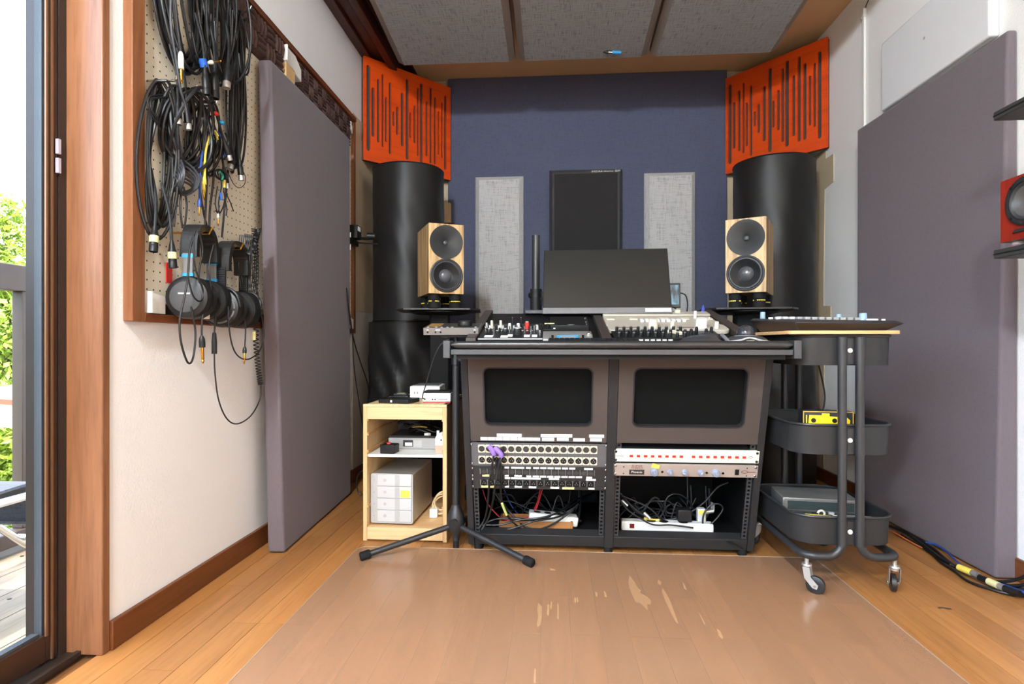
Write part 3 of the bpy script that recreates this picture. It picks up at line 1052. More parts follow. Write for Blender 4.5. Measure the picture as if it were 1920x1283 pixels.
# ---- connectors
def xlr(parent, p, d, male=True, tape=None, shell=None, s=1.0, boot=True):
    """cable plug: p where the cable enters, d direction towards its mouth"""
    p = Vector(p); d = Vector(d).normalized()
    M = Matrix.Translation(p) @ d.to_track_quat('Z', 'Y').to_matrix().to_4x4() @ Matrix.Scale(s, 4)
    MB().lathe([(0.0036, 0), (0.0062, 0.012), (0.0078, 0.022), (0.0092, 0.024), (0.0092, 0.05)], 14, M).build('plug_body', BLACK, parent)
    MB().lathe([(0.0088, 0.05), (0.0094, 0.051), (0.0094, 0.066), (0.0082, 0.0665), (0.0078, 0.058)], 14, M).build('plug_shell', shell or (ALU if male else BLACK), parent)
    up = p - d * 0.02
    MB().tube([p + d * 0.004, p - d * 0.03, p - d * 0.07 + Vector((-0.006, 0.004, 0.01)), p - d * 0.12 + Vector((-0.02, 0.0, 0.03))], 0.0036 * s, 7, smooth=4).build('tail', CABLE, parent)
    if tape:
        MB().lathe([(0.0097, 0.028), (0.0099, 0.029), (0.0099, 0.043), (0.0097, 0.044)], 14, M).build('tape', tape, parent)

def jack(parent, p, d, body=BLACK, s=1.0, L=0.03):
    p = Vector(p); d = Vector(d).normalized()
    M = Matrix.Translation(p) @ d.to_track_quat('Z', 'Y').to_matrix().to_4x4() @ Matrix.Scale(s, 4)
    MB().lathe([(0.003, 0), (0.0055, 0.006), (0.0062, 0.012), (0.0062, L)], 12, M).build('plug_body', body, parent)
    MB().lathe([(0.0031, L), (0.0031, L + 0.024), (0.0022, L + 0.026), (0.0033, L + 0.029), (0.0008, L + 0.034)], 10, M).build('plug_pin', GOLD, parent)

def cable(name, label, paths, r=0.0033, m=CABLE, n=7, sm=7, group='cables hung on the pegboard', cat='cable'):
    t = thing(name, label, cat, paths[0][0], group=group)
    o = Vector(paths[0][0])
    for p in paths:
        MB().tube([Vector(q) - o for q in p], r, n, smooth=sm).build('cable_run', m, t)
    return t, o

def loops(c, w, z0, z1, n, seed, x0=0.0, dx=0.05, jit=0.012, pinch=0.35, skew=0.0, turns=36):
    """hanging coil: n turns about a hook; c = (X, Y) of the hook, half width w, top z1, bottom z0"""
    r = random.Random(seed)
    pts = []
    cur = None
    for i in range(n):
        tgt = (w * r.uniform(0.72, 1.08), z0 + r.uniform(0, 1) * jit * 5, z1 - r.uniform(0, 1) * jit * 1.4, r.uniform(-1, 1) * jit * 1.6, x0 + dx * r.random())
        if cur is None:
            cur = tgt
        for k in range(turns):
            f = k / turns
            p = [a + (b - a) * f for a, b in zip(cur, tgt)]
            a = 2 * math.pi * f
            s = (1 - math.cos(a)) / 2            # 0 at the top, 1 at the bottom
            wid = p[0] * (pinch + (1 - pinch) * math.sin(math.pi * min(1, s * 0.62 + 0.08)))
            pts.append(Vector((c[0] + p[4] * (0.5 + 0.5 * math.sin(a + i)) + 0.012 * (1 - s), c[1] + p[3] + skew * s + wid * math.sin(a), p[2] - (p[2] - p[1]) * s)))
        cur = tgt
    return pts

def coil(name, label, c, w, z0, z1, n, seed, r=0.0033, m=CABLE, **kw):
    pts = loops(c, w, z0, z1, n, seed, **kw)
    t = thing(name, label, 'cable', (c[0], c[1], z1), group='cables hung on the pegboard')
    o = Vector((c[0], c[1], z1))
    MB().tube([p - o for p in pts], r, 7).build('coil', m, t)
    # hook that carries it
    hk = MB()
    hk.tube([Vector((XL + 0.008, c[1], z1 - 0.004)) - o, Vector((c[0] + 0.06, c[1], z1 - 0.008)) - o, Vector((c[0] + 0.07, c[1], z1 + 0.012)) - o], 0.0028, 7)
    hk.build('hook', CHROME, t)
    return t, o

XP = -1.055    # just in front of the board
# big coils whose tops are above the picture
t, o = coil('cable_coil', 'thick coil of black cable at the top of the pegboard next to the frame', (XP, 1.50, ), 0.115, 1.50, 2.02, 16, 11, 0.0044, dx=0.07, jit=0.016, pinch=0.55, skew=0.03)
t, o = coil('cable_coil', 'wide coil of black cable hanging beside the brown foam', (XP, 1.64), 0.085, 1.52, 1.98, 15, 12, 0.0042, x0=0.015, dx=0.08, jit=0.016, pinch=0.6, skew=0.05)
t, o = coil('cable_coil', 'narrow bundle of black cable hanging closest to the mauve panel', (XP, 1.80), 0.036, 1.30, 1.845, 9, 13, 0.0036, dx=0.035, jit=0.014, pinch=0.5)
t, o = coil('cable_coil', 'round coil of black cable in the middle of the pegboard', (XP, 1.515), 0.075, 1.225, 1.455, 9, 14, 0.0046, x0=0.03, dx=0.06, jit=0.008, pinch=0.85)
xlr(t, Vector((-1.0, 1.455, 1.40)) - o, (0.02, 0.0, -1)); xlr(t, Vector((-0.995, 1.485, 1.40)) - o, (0.0, 0.1, -1))
t, o = coil('cable_coil', 'long black cable coil hanging beside the frame above the headphones', (XP, 1.435), 0.05, 1.02, 1.45, 6, 15, 0.0042, dx=0.04, jit=0.014, pinch=0.75)
xlr(t, Vector((-1.02, 1.395, 1.055)) - o, (0.02, -0.12, -1), False, YELLOWB, s=1.1)
xlr(t, Vector((-1.0, 1.43, 1.02)) - o, (0.02, 0.05, -1), False, YELLOWB, s=1.1)
t, o = coil('cable_coil', 'black cable coil with metal plugs right of the round coil', (XP, 1.62), 0.06, 1.23, 1.47, 5, 16, 0.0036, x0=0.03, dx=0.03, jit=0.01, pinch=0.7)
for (p, d, tp) in (((-1.0, 1.665, 1.375), (0.0, 0.55, -0.9), None), ((-1.01, 1.735, 1.36), (0.0, -0.25, -1), None), ((-1.01, 1.775, 1.345), (0, 0.12, -1), None), ((-1.02, 1.70, 1.30), (0, 0.3, -1), None)):
    xlr(t, Vector(p) - o, d, True, tp)
for (p, m_) in (((-0.998, 1.625, 1.432), RED), ((-0.995, 1.65, 1.415), CYAN)):
    MB().sphere(Vector(p) - o, 0.008, 10, 6, (1, 1.2, 0.8)).build('marker_tag', m_, t)

t, o = cable('jack_cable', 'grey instrument cable with a white jack plug hanging before the pegboard', [[(-0.985, 1.409, 1.723), (-0.985, 1.426, 1.622), (-0.985, 1.434, 1.570), (-0.985, 1.445, 1.524)]], 0.0034, CABLEG)
jack(t, Vector([(-0.985, 1.445, 1.524)][0]) - o, (0.0, 0.03, -1), WHITE, 1.15, 0.04)
cable('loose_cable', 'long grey cable running down over the round black coil', [[(-0.975, 1.395, 1.685), (-0.975, 1.391, 1.573), (-0.975, 1.411, 1.488), (-0.975, 1.428, 1.420), (-0.975, 1.450, 1.380), (-0.975, 1.459, 1.341)]], 0.0034, CABLEG)
t, o = cable('taped_cable', 'black cable with blue tape and plugs below the wide coil', [[(-0.990, 1.500, 1.606), (-0.990, 1.519, 1.557), (-0.990, 1.543, 1.543), (-0.990, 1.553, 1.522), (-0.990, 1.578, 1.480), (-0.990, 1.599, 1.458)]], 0.0034)
MB().cyl(Vector([(-0.985, 1.537, 1.552)][0]) - o, Vector([(-0.985, 1.547, 1.532)][0]) - o, 0.0105, n=12).build('tape', BLUE, t)
xlr(t, Vector([(-0.980, 1.542, 1.527)][0]) - o, (0, 0.1, -1), False, s=1.1)
jack(t, Vector([(-0.975, 1.549, 1.545)][0]) - o, (0.25, 0.5, 0.32), CREAM, 1.0, 0.014)
t, o = cable('microphone_cable', 'black cable ending in a silver plug below the wide coil', [[(-0.990, 1.699, 1.782), (-0.990, 1.693, 1.679), (-0.990, 1.676, 1.605)]], 0.0034)
xlr(t, Vector([(-0.985, 1.667, 1.604)][0]) - o, (0, -0.12, -1), True, s=1.25)
t, o = cable('microphone_cable', 'black cable ending in a thick black plug beside the silver one', [[(-0.990, 1.604, 1.695), (-0.990, 1.609, 1.619), (-0.990, 1.607, 1.555)]], 0.0034)
xlr(t, Vector([(-0.985, 1.598, 1.554)][0]) - o, (0, 0.0, -1), False, s=1.35)
cable('loose_cable', 'thin black lead sticking out over the wooden frame', [[(-1.020, 1.438, 1.407), (-1.020, 1.397, 1.388), (-1.020, 1.372, 1.370), (-1.020, 1.370, 1.350), (-1.020, 1.386, 1.330), (-1.020, 1.409, 1.314)], [(-1.015, 1.431, 1.398), (-1.015, 1.395, 1.380), (-1.015, 1.373, 1.362), (-1.015, 1.375, 1.343), (-1.015, 1.398, 1.326)]], 0.0028)
cable('loose_cable', 'black cable loop hanging over the mauve panel edge', [[(-0.985, 1.738, 1.788), (-0.985, 1.770, 1.754), (-0.985, 1.789, 1.695), (-0.985, 1.783, 1.637), (-0.985, 1.764, 1.612), (-0.985, 1.738, 1.612), (-0.985, 1.726, 1.663)]], 0.003)

# yellow and blue patch leads
pl = thing('patch_leads', 'bundle of yellow and blue patch leads in the middle of the pegboard', 'cable', [(-1.040, 1.666, 1.398)][0], group='cables hung on the pegboard')
o = Vector(pl.location)
MB().tube([Vector(p) - o for p in [(-1.010, 1.584, 1.235), (-1.010, 1.582, 1.312), (-1.010, 1.599, 1.365), (-1.010, 1.620, 1.384), (-1.010, 1.642, 1.384), (-1.010, 1.653, 1.365)]], 0.0032, 7, smooth=6).build('yellow_lead', YELLOW, pl)
MB().tube([Vector(p) - o for p in [(-1.000, 1.573, 1.224), (-1.000, 1.576, 1.294), (-1.000, 1.594, 1.353), (-1.000, 1.620, 1.379), (-1.000, 1.639, 1.371)]], 0.0032, 7, smooth=6).build('yellow_lead', YELLOW, pl)
MB().tube([Vector(p) - o for p in [(-1.005, 1.556, 1.154), (-1.005, 1.561, 1.244), (-1.005, 1.576, 1.325), (-1.005, 1.597, 1.365), (-1.005, 1.623, 1.383)]], 0.003, 7, smooth=6).build('blue_lead', mat('blue_cable', (34, 70, 150), 0.4), pl)
MB().tube([Vector(p) - o for p in [(-1.005, 1.684, 1.314), (-1.005, 1.678, 1.361), (-1.005, 1.655, 1.382), (-1.005, 1.628, 1.383)]], 0.003, 7, smooth=6).build('blue_lead', MATS['blue_cable'], pl)
for a in range(4):
    MB().tube([Vector(p) + Vector((0.01 * a, 0.006 * a, 0)) - o for p in [(-1.030, 1.658, 1.394), (-1.030, 1.674, 1.374), (-1.030, 1.669, 1.334), (-1.030, 1.652, 1.311)]], 0.003, 7, smooth=6).build('black_lead', CABLE, pl)
for p in [(-0.998, 1.568, 1.230), (-0.998, 1.563, 1.213)]:
    jack(pl, Vector(p) - o, (0, 0.08, -1), YELLOW, 0.8, 0.03)
jack(pl, Vector([(-1.000, 1.549, 1.161)][0]) - o, (0, -0.05, -1), MATS['blue_cable'], 0.8, 0.03)

# long leads running down between the coils and the headphones
for i, (p, lab) in enumerate((
        ([(-1.030, 1.575, 1.295), (-1.030, 1.590, 1.222), (-1.030, 1.610, 1.149), (-1.030, 1.631, 1.098)], 'first long black lead running down to the headphones from the round coil'),
        ([(-1.020, 1.610, 1.322), (-1.020, 1.615, 1.245), (-1.020, 1.610, 1.165), (-1.020, 1.605, 1.088)], 'long black lead hanging straight below the yellow patch leads'),
        ([(-1.020, 1.653, 1.320), (-1.020, 1.647, 1.238), (-1.020, 1.631, 1.154), (-1.020, 1.626, 1.086)], 'long black lead just right of the yellow patch leads'),
        ([(-1.030, 1.749, 1.353), (-1.030, 1.737, 1.264), (-1.030, 1.720, 1.158), (-1.030, 1.708, 1.081)], 'long black lead closest to the second headphones'))):
    cable('long_lead', lab, [p], 0.0032)
kn = thing('tied_cable', 'grey cable tied in a knot below the round coil', 'cable', [(-1.040, 1.528, 1.264)][0], group='cables hung on the pegboard')
o = Vector(kn.location)
rk = random.Random(4)
kc = Vector([(-1.020, 1.494, 1.197)][0])
for a in range(6):
    r0 = 0.030 + 0.006 * rk.random()
    pts = [kc - o + Vector((0.014 * math.cos(2 * u) + 0.004 * a, r0 * math.cos(u), (0.018 + 0.012 * a * 0.5) * math.sin(u) + 0.004 * (a - 3))) for u in [2 * math.pi * k / 14 for k in range(14)]]
    MB().tube(pts, 0.0032, 7, closed=True, smooth=3).build('knot_turn', CABLEG, kn)
for dx in (-8, -2, 4, 10):
    MB().tube([Vector(p) + Vector((0, dx * 0.001, 0)) - o for p in [(-1.030, 1.491, 1.325), (-1.030, 1.504, 1.271), (-1.030, 1.514, 1.222)]], 0.0032, 7, smooth=5).build('strand', CABLEG, kn)
for p in ([(-1.030, 1.504, 1.183), (-1.030, 1.491, 1.120), (-1.030, 1.482, 1.067)], [(-1.030, 1.514, 1.182), (-1.030, 1.509, 1.125), (-1.030, 1.518, 1.070)], [(-1.030, 1.523, 1.188), (-1.030, 1.537, 1.139), (-1.030, 1.527, 1.069)]):
    MB().tube([Vector(q) - o for q in p], 0.0028, 7, smooth=5).build('tail', CABLEG, kn)
th = thing('thin_leads', 'tangle of thin black and green leads with a wire loop beside the mauve panel', 'cable', [(-1.040, 1.730, 1.313)][0], group='cables hung on the pegboard')
o = Vector(th.location)
MB().tube([Vector(p) - o for p in [(-1.020, 1.697, 1.289), (-1.020, 1.732, 1.308), (-1.020, 1.788, 1.318), (-1.020, 1.826, 1.307), (-1.020, 1.820, 1.277), (-1.020, 1.788, 1.257), (-1.020, 1.756, 1.261), (-1.020, 1.726, 1.286)]], 0.0012, 6, smooth=6).build('wire_loop', CABLE, th)
for p in ([(-1.010, 1.664, 1.275), (-1.010, 1.672, 1.229), (-1.010, 1.658, 1.176), (-1.010, 1.664, 1.137)], [(-1.010, 1.681, 1.272), (-1.010, 1.686, 1.216), (-1.010, 1.701, 1.170), (-1.010, 1.698, 1.145)], [(-1.010, 1.692, 1.267), (-1.010, 1.698, 1.219), (-1.010, 1.721, 1.192), (-1.010, 1.739, 1.169)], [(-1.000, 1.636, 1.219), (-1.000, 1.625, 1.168), (-1.000, 1.636, 1.142), (-1.000, 1.647, 1.165)], [(-1.000, 1.681, 1.247), (-1.000, 1.670, 1.179), (-1.000, 1.647, 1.141), (-1.000, 1.625, 1.144)]):
    MB().tube([Vector(q) - o for q in p], 0.0018, 6, smooth=5).build('lead', CABLE, th)
for k in range(4):
    MB().tube([Vector([(-1.005, 1.664, 1.262)][0]) - o + Vector((0.01 * math.cos(u + k), 0.02 * math.cos(u), 0.016 * math.sin(u + 0.3 * k))) for u in [2 * math.pi * j / 12 for j in range(12)]], 0.0022, 6, closed=True, smooth=3).build('turn', CABLE, th)
MB().tube([Vector(p) - o for p in [(-0.990, 1.631, 1.261), (-0.990, 1.647, 1.254), (-0.990, 1.642, 1.239)]], 0.003, 6, smooth=4).build('green_tape', mat('green_tape', (30, 120, 90), 0.5), th)
MB().tube([Vector(p) - o for p in [(-0.995, 1.644, 1.202), (-0.995, 1.647, 1.180)]], 0.0034, 6).build('blue_plug', BLUE, th)
MB().tube([Vector(p) - o for p in [(-0.995, 1.664, 1.246), (-0.995, 1.664, 1.223)]], 0.0034, 6).build('yellow_plug', YELLOW, th)
jack(th, Vector([(-1.000, 1.639, 1.139)][0]) - o, (0, 0, -1), LIGHTG, 0.7, 0.02)

# ---- headphones
PAD = mat('leatherette_pad', (24, 24, 25), 0.55, bmp=0.2, bs=300)
CUPG = mat('grey_perforated_cup', (66, 66, 68), 0.45, bmp=0.5, bs=1500)
def headphones(label, c, style):
    """hanging by the band; cups face along the wall; c = band top"""
    t = thing('headphones', label, 'headphones', c, (0, 0, R(8 if style == 1 else 4)), 'headphones on the pegboard')
    t.scale = (1.12, 1.12, 1.12)
    hw, hh = 0.062, 0.155
    n = 22
    band = []
    inner = []
    for i in range(n + 1):
        a = math.pi * i / n
        e = 0.72
        yy = -hw * math.copysign(abs(math.cos(a)) ** e, math.cos(a))
        zz = -0.088 + 0.088 * math.sin(a) ** 0.8 if 0 < i < n else -0.088
        band.append((yy, zz))
    mb = MB()
    wd = 0.020
    for (ya, za), (yb, zb) in zip(band[:-1], band[1:]):
        def off(y, z, k):
            v = Vector((y, z + 0.085)); v = v.normalized() * k if v.length else Vector((0, 0))
            return (y - v.x, z - v.y)
        ia, ib = off(ya, za, 0.016), off(yb, zb, 0.016)
        mb.hexa([(-wd, ya, za), (wd, ya, za), (wd, yb, zb), (-wd, yb, zb)], [(-wd, *ia), (wd, *ia), (wd, *ib), (-wd, *ib)])
    mb.build('headband', PAD, t, angle=60)
    for s in (-1, 1):
        arm = MB()
        arm.box(-0.012, 0.012, s * hw - 0.004, s * hw + 0.004, -0.135, -0.08)
        a_ = arm.build('slider', GREY if style == 1 else BLACK, t, bevel=0.001)
        if style == 1:
            for z in (-0.087, -0.132):
                MB().box(-0.013, 0.013, s * hw - 0.0045, s * hw + 0.0045, z - 0.004, z + 0.004).build('blue_mark', CYAN, a_)
        else:
            rb = MB()
            for k in range(8):
                rb.box(-0.010, 0.010, s * hw - 0.0055, s * hw + 0.0055, -0.128 + k * 0.006, -0.125 + k * 0.006)
            rb.build('slider_ribs', DARKM, a_)
            MB().tube([(-0.05, s * hw, -0.185), (-0.044, s * (hw + 0.004), -0.155), (-0.02, s * (hw + 0.004), -0.136), (0.02, s * (hw + 0.004), -0.136), (0.044, s * (hw + 0.004), -0.155), (0.05, s * hw, -0.185)], 0.004, 8, smooth=4).build('yoke', BLACK, a_)
        M = Matrix.Translation((0, s * (hw - 0.004), -0.187)) @ Matrix.Rotation(R(90 if s < 0 else -90), 4, 'X')
        cp = MB().lathe([(0.030, -0.022), (0.050, -0.020), (0.0525, -0.008), (0.0525, 0.004), (0.049, 0.012), (0.040, 0.016), (0.001, 0.018)], 36, M).build('ear_cup', BLACK, t)
        MB().lathe([(0.026, -0.042), (0.046, -0.042), (0.052, -0.034), (0.050, -0.020), (0.030, -0.020)], 32, M).build('ear_pad', PAD, t)
        if style == 1:
            MB().lathe([(0.036, 0.0165), (0.037, 0.0185), (0.030, 0.0215), (0.001, 0.023)], 32, M).build('cup_cover', CUPG, cp)
            MB().box(-0.014, 0.014, -0.0008, 0.0008, -0.002, 0.002, M @ Matrix.Translation((0, 0.008, 0.0235)) @ Matrix.Rotation(R(90), 4, 'X')).build('cup_emblem', LIGHTG, cp)
        else:
            vents = MB()
            for k in range(8):
                for q_ in range(6):
                    a = 2 * math.pi * (k + q_ * 0.12) / 8
                    vents.box(-0.0022, 0.0022, -0.003, 0.003, 0, 0.002, M @ Matrix.Rotation(a, 4, 'Z') @ Matrix.Translation((0.041, 0, 0.0155)))
            vents.build('vent_ring', GREY, cp)
            MB().lathe([(0.020, 0.0172), (0.021, 0.0195), (0.016, 0.0205), (0.001, 0.0205)], 28, M).build('cup_cap', DARKM, cp)
            MB().box(-0.006, 0.006, -0.005, 0.005, 0, 0.0006, M @ Matrix.Translation((0, 0, 0.0204))).build('cup_emblem', mat('dull_red_print', (96, 50, 44), 0.5), cp)
    hk = MB()
    ox, oy = c[0] - XL, 0
    hk.tube([(-ox + 0.008, 0, -0.02), (0.022, 0, -0.02), (0.03, 0, -0.004)], 0.003, 7)
    hk.build('hook', GOLD, t)
    return t
h1 = headphones('black closed headphones with blue marks on the slider, hanging nearer the door', (-0.995, 1.545, 1.083), 1)
h2 = headphones('black headphones with vented round cups hanging next to the spiral cord', (-0.99, 1.70, 1.065), 2)
t, o = cable('headphone_cable', 'black headphone cable looping below the pegboard frame to the left', [[(-0.950, 1.453, 1.050), (-0.950, 1.430, 0.993), (-0.950, 1.422, 0.921), (-0.950, 1.407, 0.865), (-0.950, 1.390, 0.809), (-0.950, 1.394, 0.754), (-0.950, 1.417, 0.704), (-0.950, 1.435, 0.698), (-0.950, 1.448, 0.726), (-0.950, 1.453, 0.783), (-0.950, 1.435, 0.846)]], 0.0027, group='headphone cables')
t, o = cable('headphone_cable', 'black lead with a gold jack plug between the two headphones', [[(-0.950, 1.467, 1.053), (-0.950, 1.485, 1.002), (-0.950, 1.467, 0.927), (-0.950, 1.495, 0.872), (-0.950, 1.483, 0.813), (-0.950, 1.481, 0.769)]], 0.0025, group='headphone cables')
jack(t, Vector([(-0.950, 1.481, 0.769)][0]) - o, (0, 0.07, -1), BLACK, 1.3, 0.024)
t, o = cable('headphone_cable', 'black lead with a gold jack plug in front of the mauve panel', [[(-0.945, 1.668, 0.861), (-0.945, 1.692, 0.805), (-0.945, 1.689, 0.739)]], 0.0022, group='headphone cables')
jack(t, Vector([(-0.945, 1.689, 0.739)][0]) - o, (0, -0.1, -1), BLACK, 1.0, 0.02)
cable('headphone_cable', 'thin black cable drooping in a loop across the mauve panel edge', [[(-0.945, 1.599, 0.857), (-0.945, 1.605, 0.787), (-0.945, 1.627, 0.732), (-0.945, 1.668, 0.704), (-0.945, 1.723, 0.702), (-0.945, 1.782, 0.730), (-0.945, 1.802, 0.791), (-0.945, 1.772, 0.894), (-0.945, 1.736, 0.975), (-0.945, 1.723, 1.074)]], 0.0022, group='headphone cables')
cable('headphone_cable', 'thin black cable twisted around the first headphones', [[(-0.940, 1.429, 1.034), (-0.940, 1.437, 0.951), (-0.940, 1.470, 0.891), (-0.940, 1.460, 0.862), (-0.940, 1.429, 0.873), (-0.940, 1.407, 0.920)], [(-0.940, 1.518, 1.022), (-0.940, 1.498, 0.960), (-0.940, 1.508, 0.902), (-0.940, 1.528, 0.867), (-0.940, 1.513, 0.849), (-0.940, 1.489, 0.857)]], 0.0022, group='headphone cables')

# spiral cord: a helix hanging from the hook, ending in a long loop with a black coupler
sp = thing('spiral_cord', 'black spiral headphone cord hanging down in front of the mauve panel', 'cable', [(-0.985, 1.816, 1.127)][0], group='headphone cables')
o = Vector(sp.location)
axis = [Vector(p) for p in [(-0.965, 1.779, 1.123), (-0.965, 1.792, 1.052), (-0.965, 1.786, 0.964), (-0.965, 1.796, 0.861), (-0.965, 1.792, 0.756), (-0.965, 1.806, 0.669), (-0.965, 1.823, 0.612)]]
axis = catmull(axis, 16)
pts = []
turns = 46
m_ = len(axis)
for k in range(turns * 10):
    f = k / (turns * 10 - 1) * (m_ - 1)
    i = min(int(f), m_ - 2)
    p = axis[i].lerp(axis[i + 1], f - i)
    a = 2 * math.pi * k / 10
    rad = 0.0075
    pts.append(p - o + Vector((rad * math.cos(a), rad * math.sin(a), 0)))
MB().tube(pts, 0.0019, 6).build('spiral', CABLE, sp)
pts2 = []
for k in range(22 * 10):
    f = k / 219
    a = 2 * math.pi * k / 10
    p = Vector([(-0.975, 1.825, 1.129)][0]).lerp(Vector([(-0.955, 1.729, 1.033)][0]), f) + Vector((0, 0.0, -0.02 * math.sin(f * 3.1)))
    pts2.append(p - o + Vector((0.009 * math.cos(a), 0.007 * math.sin(a), 0.004 * math.sin(2 * a))))
MB().tube(pts2, 0.0019, 6).build('spiral_end', CABLE, sp)
MB().tube([Vector(p) - o for p in [(-0.965, 1.823, 0.612), (-0.965, 1.816, 0.563), (-0.965, 1.760, 0.517), (-0.965, 1.682, 0.502), (-0.965, 1.625, 0.526), (-0.965, 1.584, 0.585), (-0.965, 1.566, 0.663), (-0.965, 1.563, 0.725)]], 0.0021, 7, smooth=8).build('straight_run', CABLE, sp)
MB().tube([Vector(p) - o for p in [(-0.965, 1.563, 0.719), (-0.965, 1.563, 0.755), (-0.965, 1.563, 0.780)]], [0.0075, 0.0075, 0.005], 10).build('coupler', BLACK, sp)
MB().tube([Vector(p) - o for p in [(-0.965, 1.563, 0.777), (-0.965, 1.569, 0.832), (-0.965, 1.574, 0.878)]], 0.0024, 7, smooth=5).build('upper_run', CABLE, sp)
MB().tube([Vector(p) - o for p in [(-0.952, 1.755, 0.787), (-0.952, 1.755, 0.760)]], 0.006, 8).build('cord_tag', YELLOWB, sp)
lk2 = thing('looped_leads', 'loosely looped thin grey leads on the hook beside the spiral cord', 'cable', [(-1.030, 1.851, 1.117)][0], group='headphone cables')
o = Vector(lk2.location)
for k in range(6):
    MB().tube([Vector(p) + Vector((0.004 * k, 0.005 * (k - 3), 0)) - o for p in [(-1.000, 1.774, 1.098), (-1.000, 1.765, 1.031), (-1.000, 1.774, 0.946), (-1.000, 1.797, 0.896), (-1.000, 1.823, 0.952), (-1.000, 1.823, 1.040), (-1.000, 1.803, 1.107)]], 0.002, 6, smooth=5).build('lead', CABLEG, lk2)
mi = thing('small_microphone', 'slim black microphone hanging between the two headphones', 'microphone', [(-0.985, 1.555, 0.861)][0], group='headphone cables')
MB().lathe([(0.006, 0.03), (0.0085, 0.02), (0.0095, -0.01), (0.0095, -0.03)], 14).build('body', BLACK, mi)
MB().lathe([(0.0095, -0.03), (0.0098, -0.031), (0.0098, -0.042), (0.008, -0.043)], 14).build('collar', CREAM, mi)
mk = MB().box(-0.003, 0.0, -0.012, 0.012, -0.028, 0.028).build('red_tag', RED, loc=[(-1.064, 1.513, 0.945)][0])
tag(mk, 'red and white paper tag on the pegboard behind the first headphones', 'tag')

# clamp holder fixed to the far pegboard stile
cp_ = thing('clamp_mount', 'small black clamp mount fixed to the far edge of the pegboard', 'clamp', (-1.05, 2.97, 1.29))
MB().box(0.0, 0.045, -0.10, -0.03, 0.005, 0.075).build('block', BLACKM, cp_, bevel=0.004)
MB().box(0.0451, 0.046, -0.09, -0.05, 0.045, 0.068).build('sticker', WHITEP, cp_)
MB().tube([(0.02, -0.07, 0.02), (0.05, -0.03, 0.015), (0.09, 0.0, 0.02)], 0.008, 8, smooth=4).build('arm', BLACK, cp_)
MB().cyl((0.07, -0.02, 0.03), (0.11, -0.01, 0.03), 0.018, n=14).build('knob', BLACK, cp_)
MB().box(0.0, 0.03, -0.2, -0.03, -0.03, 0.0).build('jaw', BLACK, cp_, bevel=0.004)
MB().cyl((0.015, -0.12, -0.06), (0.015, -0.12, 0.03), 0.006, n=10).build('screw', CHROME, cp_)
MB().tube([(0.0, -0.02, -0.004), (0.06, 0.02, -0.002), (0.13, 0.07, 0.004)], 0.004, 8).build('rod', DARKM, cp_)
cable('hanging_lead', 'black lead hanging from behind the mauve panel down to the pine cabinet', [[(-0.990, 2.680, 1.019), (-0.990, 2.723, 0.866), (-0.990, 2.783, 0.762), (-0.990, 2.879, 0.652), (-0.990, 2.980, 0.549), (-0.990, 3.016, 0.460), (-0.990, 3.034, 0.328)]], 0.0032, group='leads behind the pine cabinet')
cable('hanging_lead', 'second black lead hanging further left behind the pine cabinet', [[(-0.985, 2.674, 0.967), (-0.985, 2.739, 0.814), (-0.985, 2.769, 0.629), (-0.985, 2.848, 0.435), (-0.985, 2.897, 0.319), (-0.985, 2.931, 0.145)]], 0.0028, group='leads behind the pine cabinet')
cable('floor_lead', 'black cable loop on the floor behind the pine cabinet', [[(-0.872, 2.720, 0.158), (-0.914, 2.720, 0.137), (-0.949, 2.720, 0.105), (-0.954, 2.720, 0.053), (-0.938, 2.720, 0.016), (-0.898, 2.720, 0.017)]], 0.0035, group='leads behind the pine cabinet')


# ================================================================== DESK WITH TWO RACK BAYS
DESKB = mat('brown_black_desk_panel', (72, 64, 60), 0.55, spec=0.3, var=0.06, bmp=0.05, bs=700)
DESKF = mat('charcoal_steel', (44, 43, 44), 0.5, 0.1, spec=0.25, var=0.05)
DESKD = mat('black_desk_board', (18, 18, 18), 0.55, spec=0.2)
PADL = mat('black_armrest_vinyl', (36, 36, 37), 0.33, var=0.05, bmp=0.1, bs=500)
RAILG = mat('grey_steel_rail', (68, 68, 70), 0.45, 0.3, var=0.05)
AL = math.atan(0.18 / 0.67)
desk = thing('studio_desk', 'wide black studio desk with two rack bays below the monitor', 'desk', (0.2, 2.0, 0.0))
def dk(mb, name, m, tilted=False, **kw):
    if tilted:
        return mb.build(name, m, desk, loc=(0, 0.05, 0.03), rot=(AL, 0, 0), **kw)
    return mb.build(name, m, desk, **kw)
for x0, x1 in ((-0.505, -0.482), (0.482, 0.505)):
    dk(MB().box(x0, x1, 0.0, 0.055, -0.012, 0.705), 'front_post', DESKF, True, bevel=0.002)
dk(MB().box(-0.016, 0.016, -0.002, 0.055, -0.012, 0.705), 'centre_post', DESKF, True, bevel=0.002)
dk(MB().box(-0.482, 0.482, 0.004, 0.05, -0.012, 0.03), 'bottom_rail', DESKF, True, bevel=0.002)
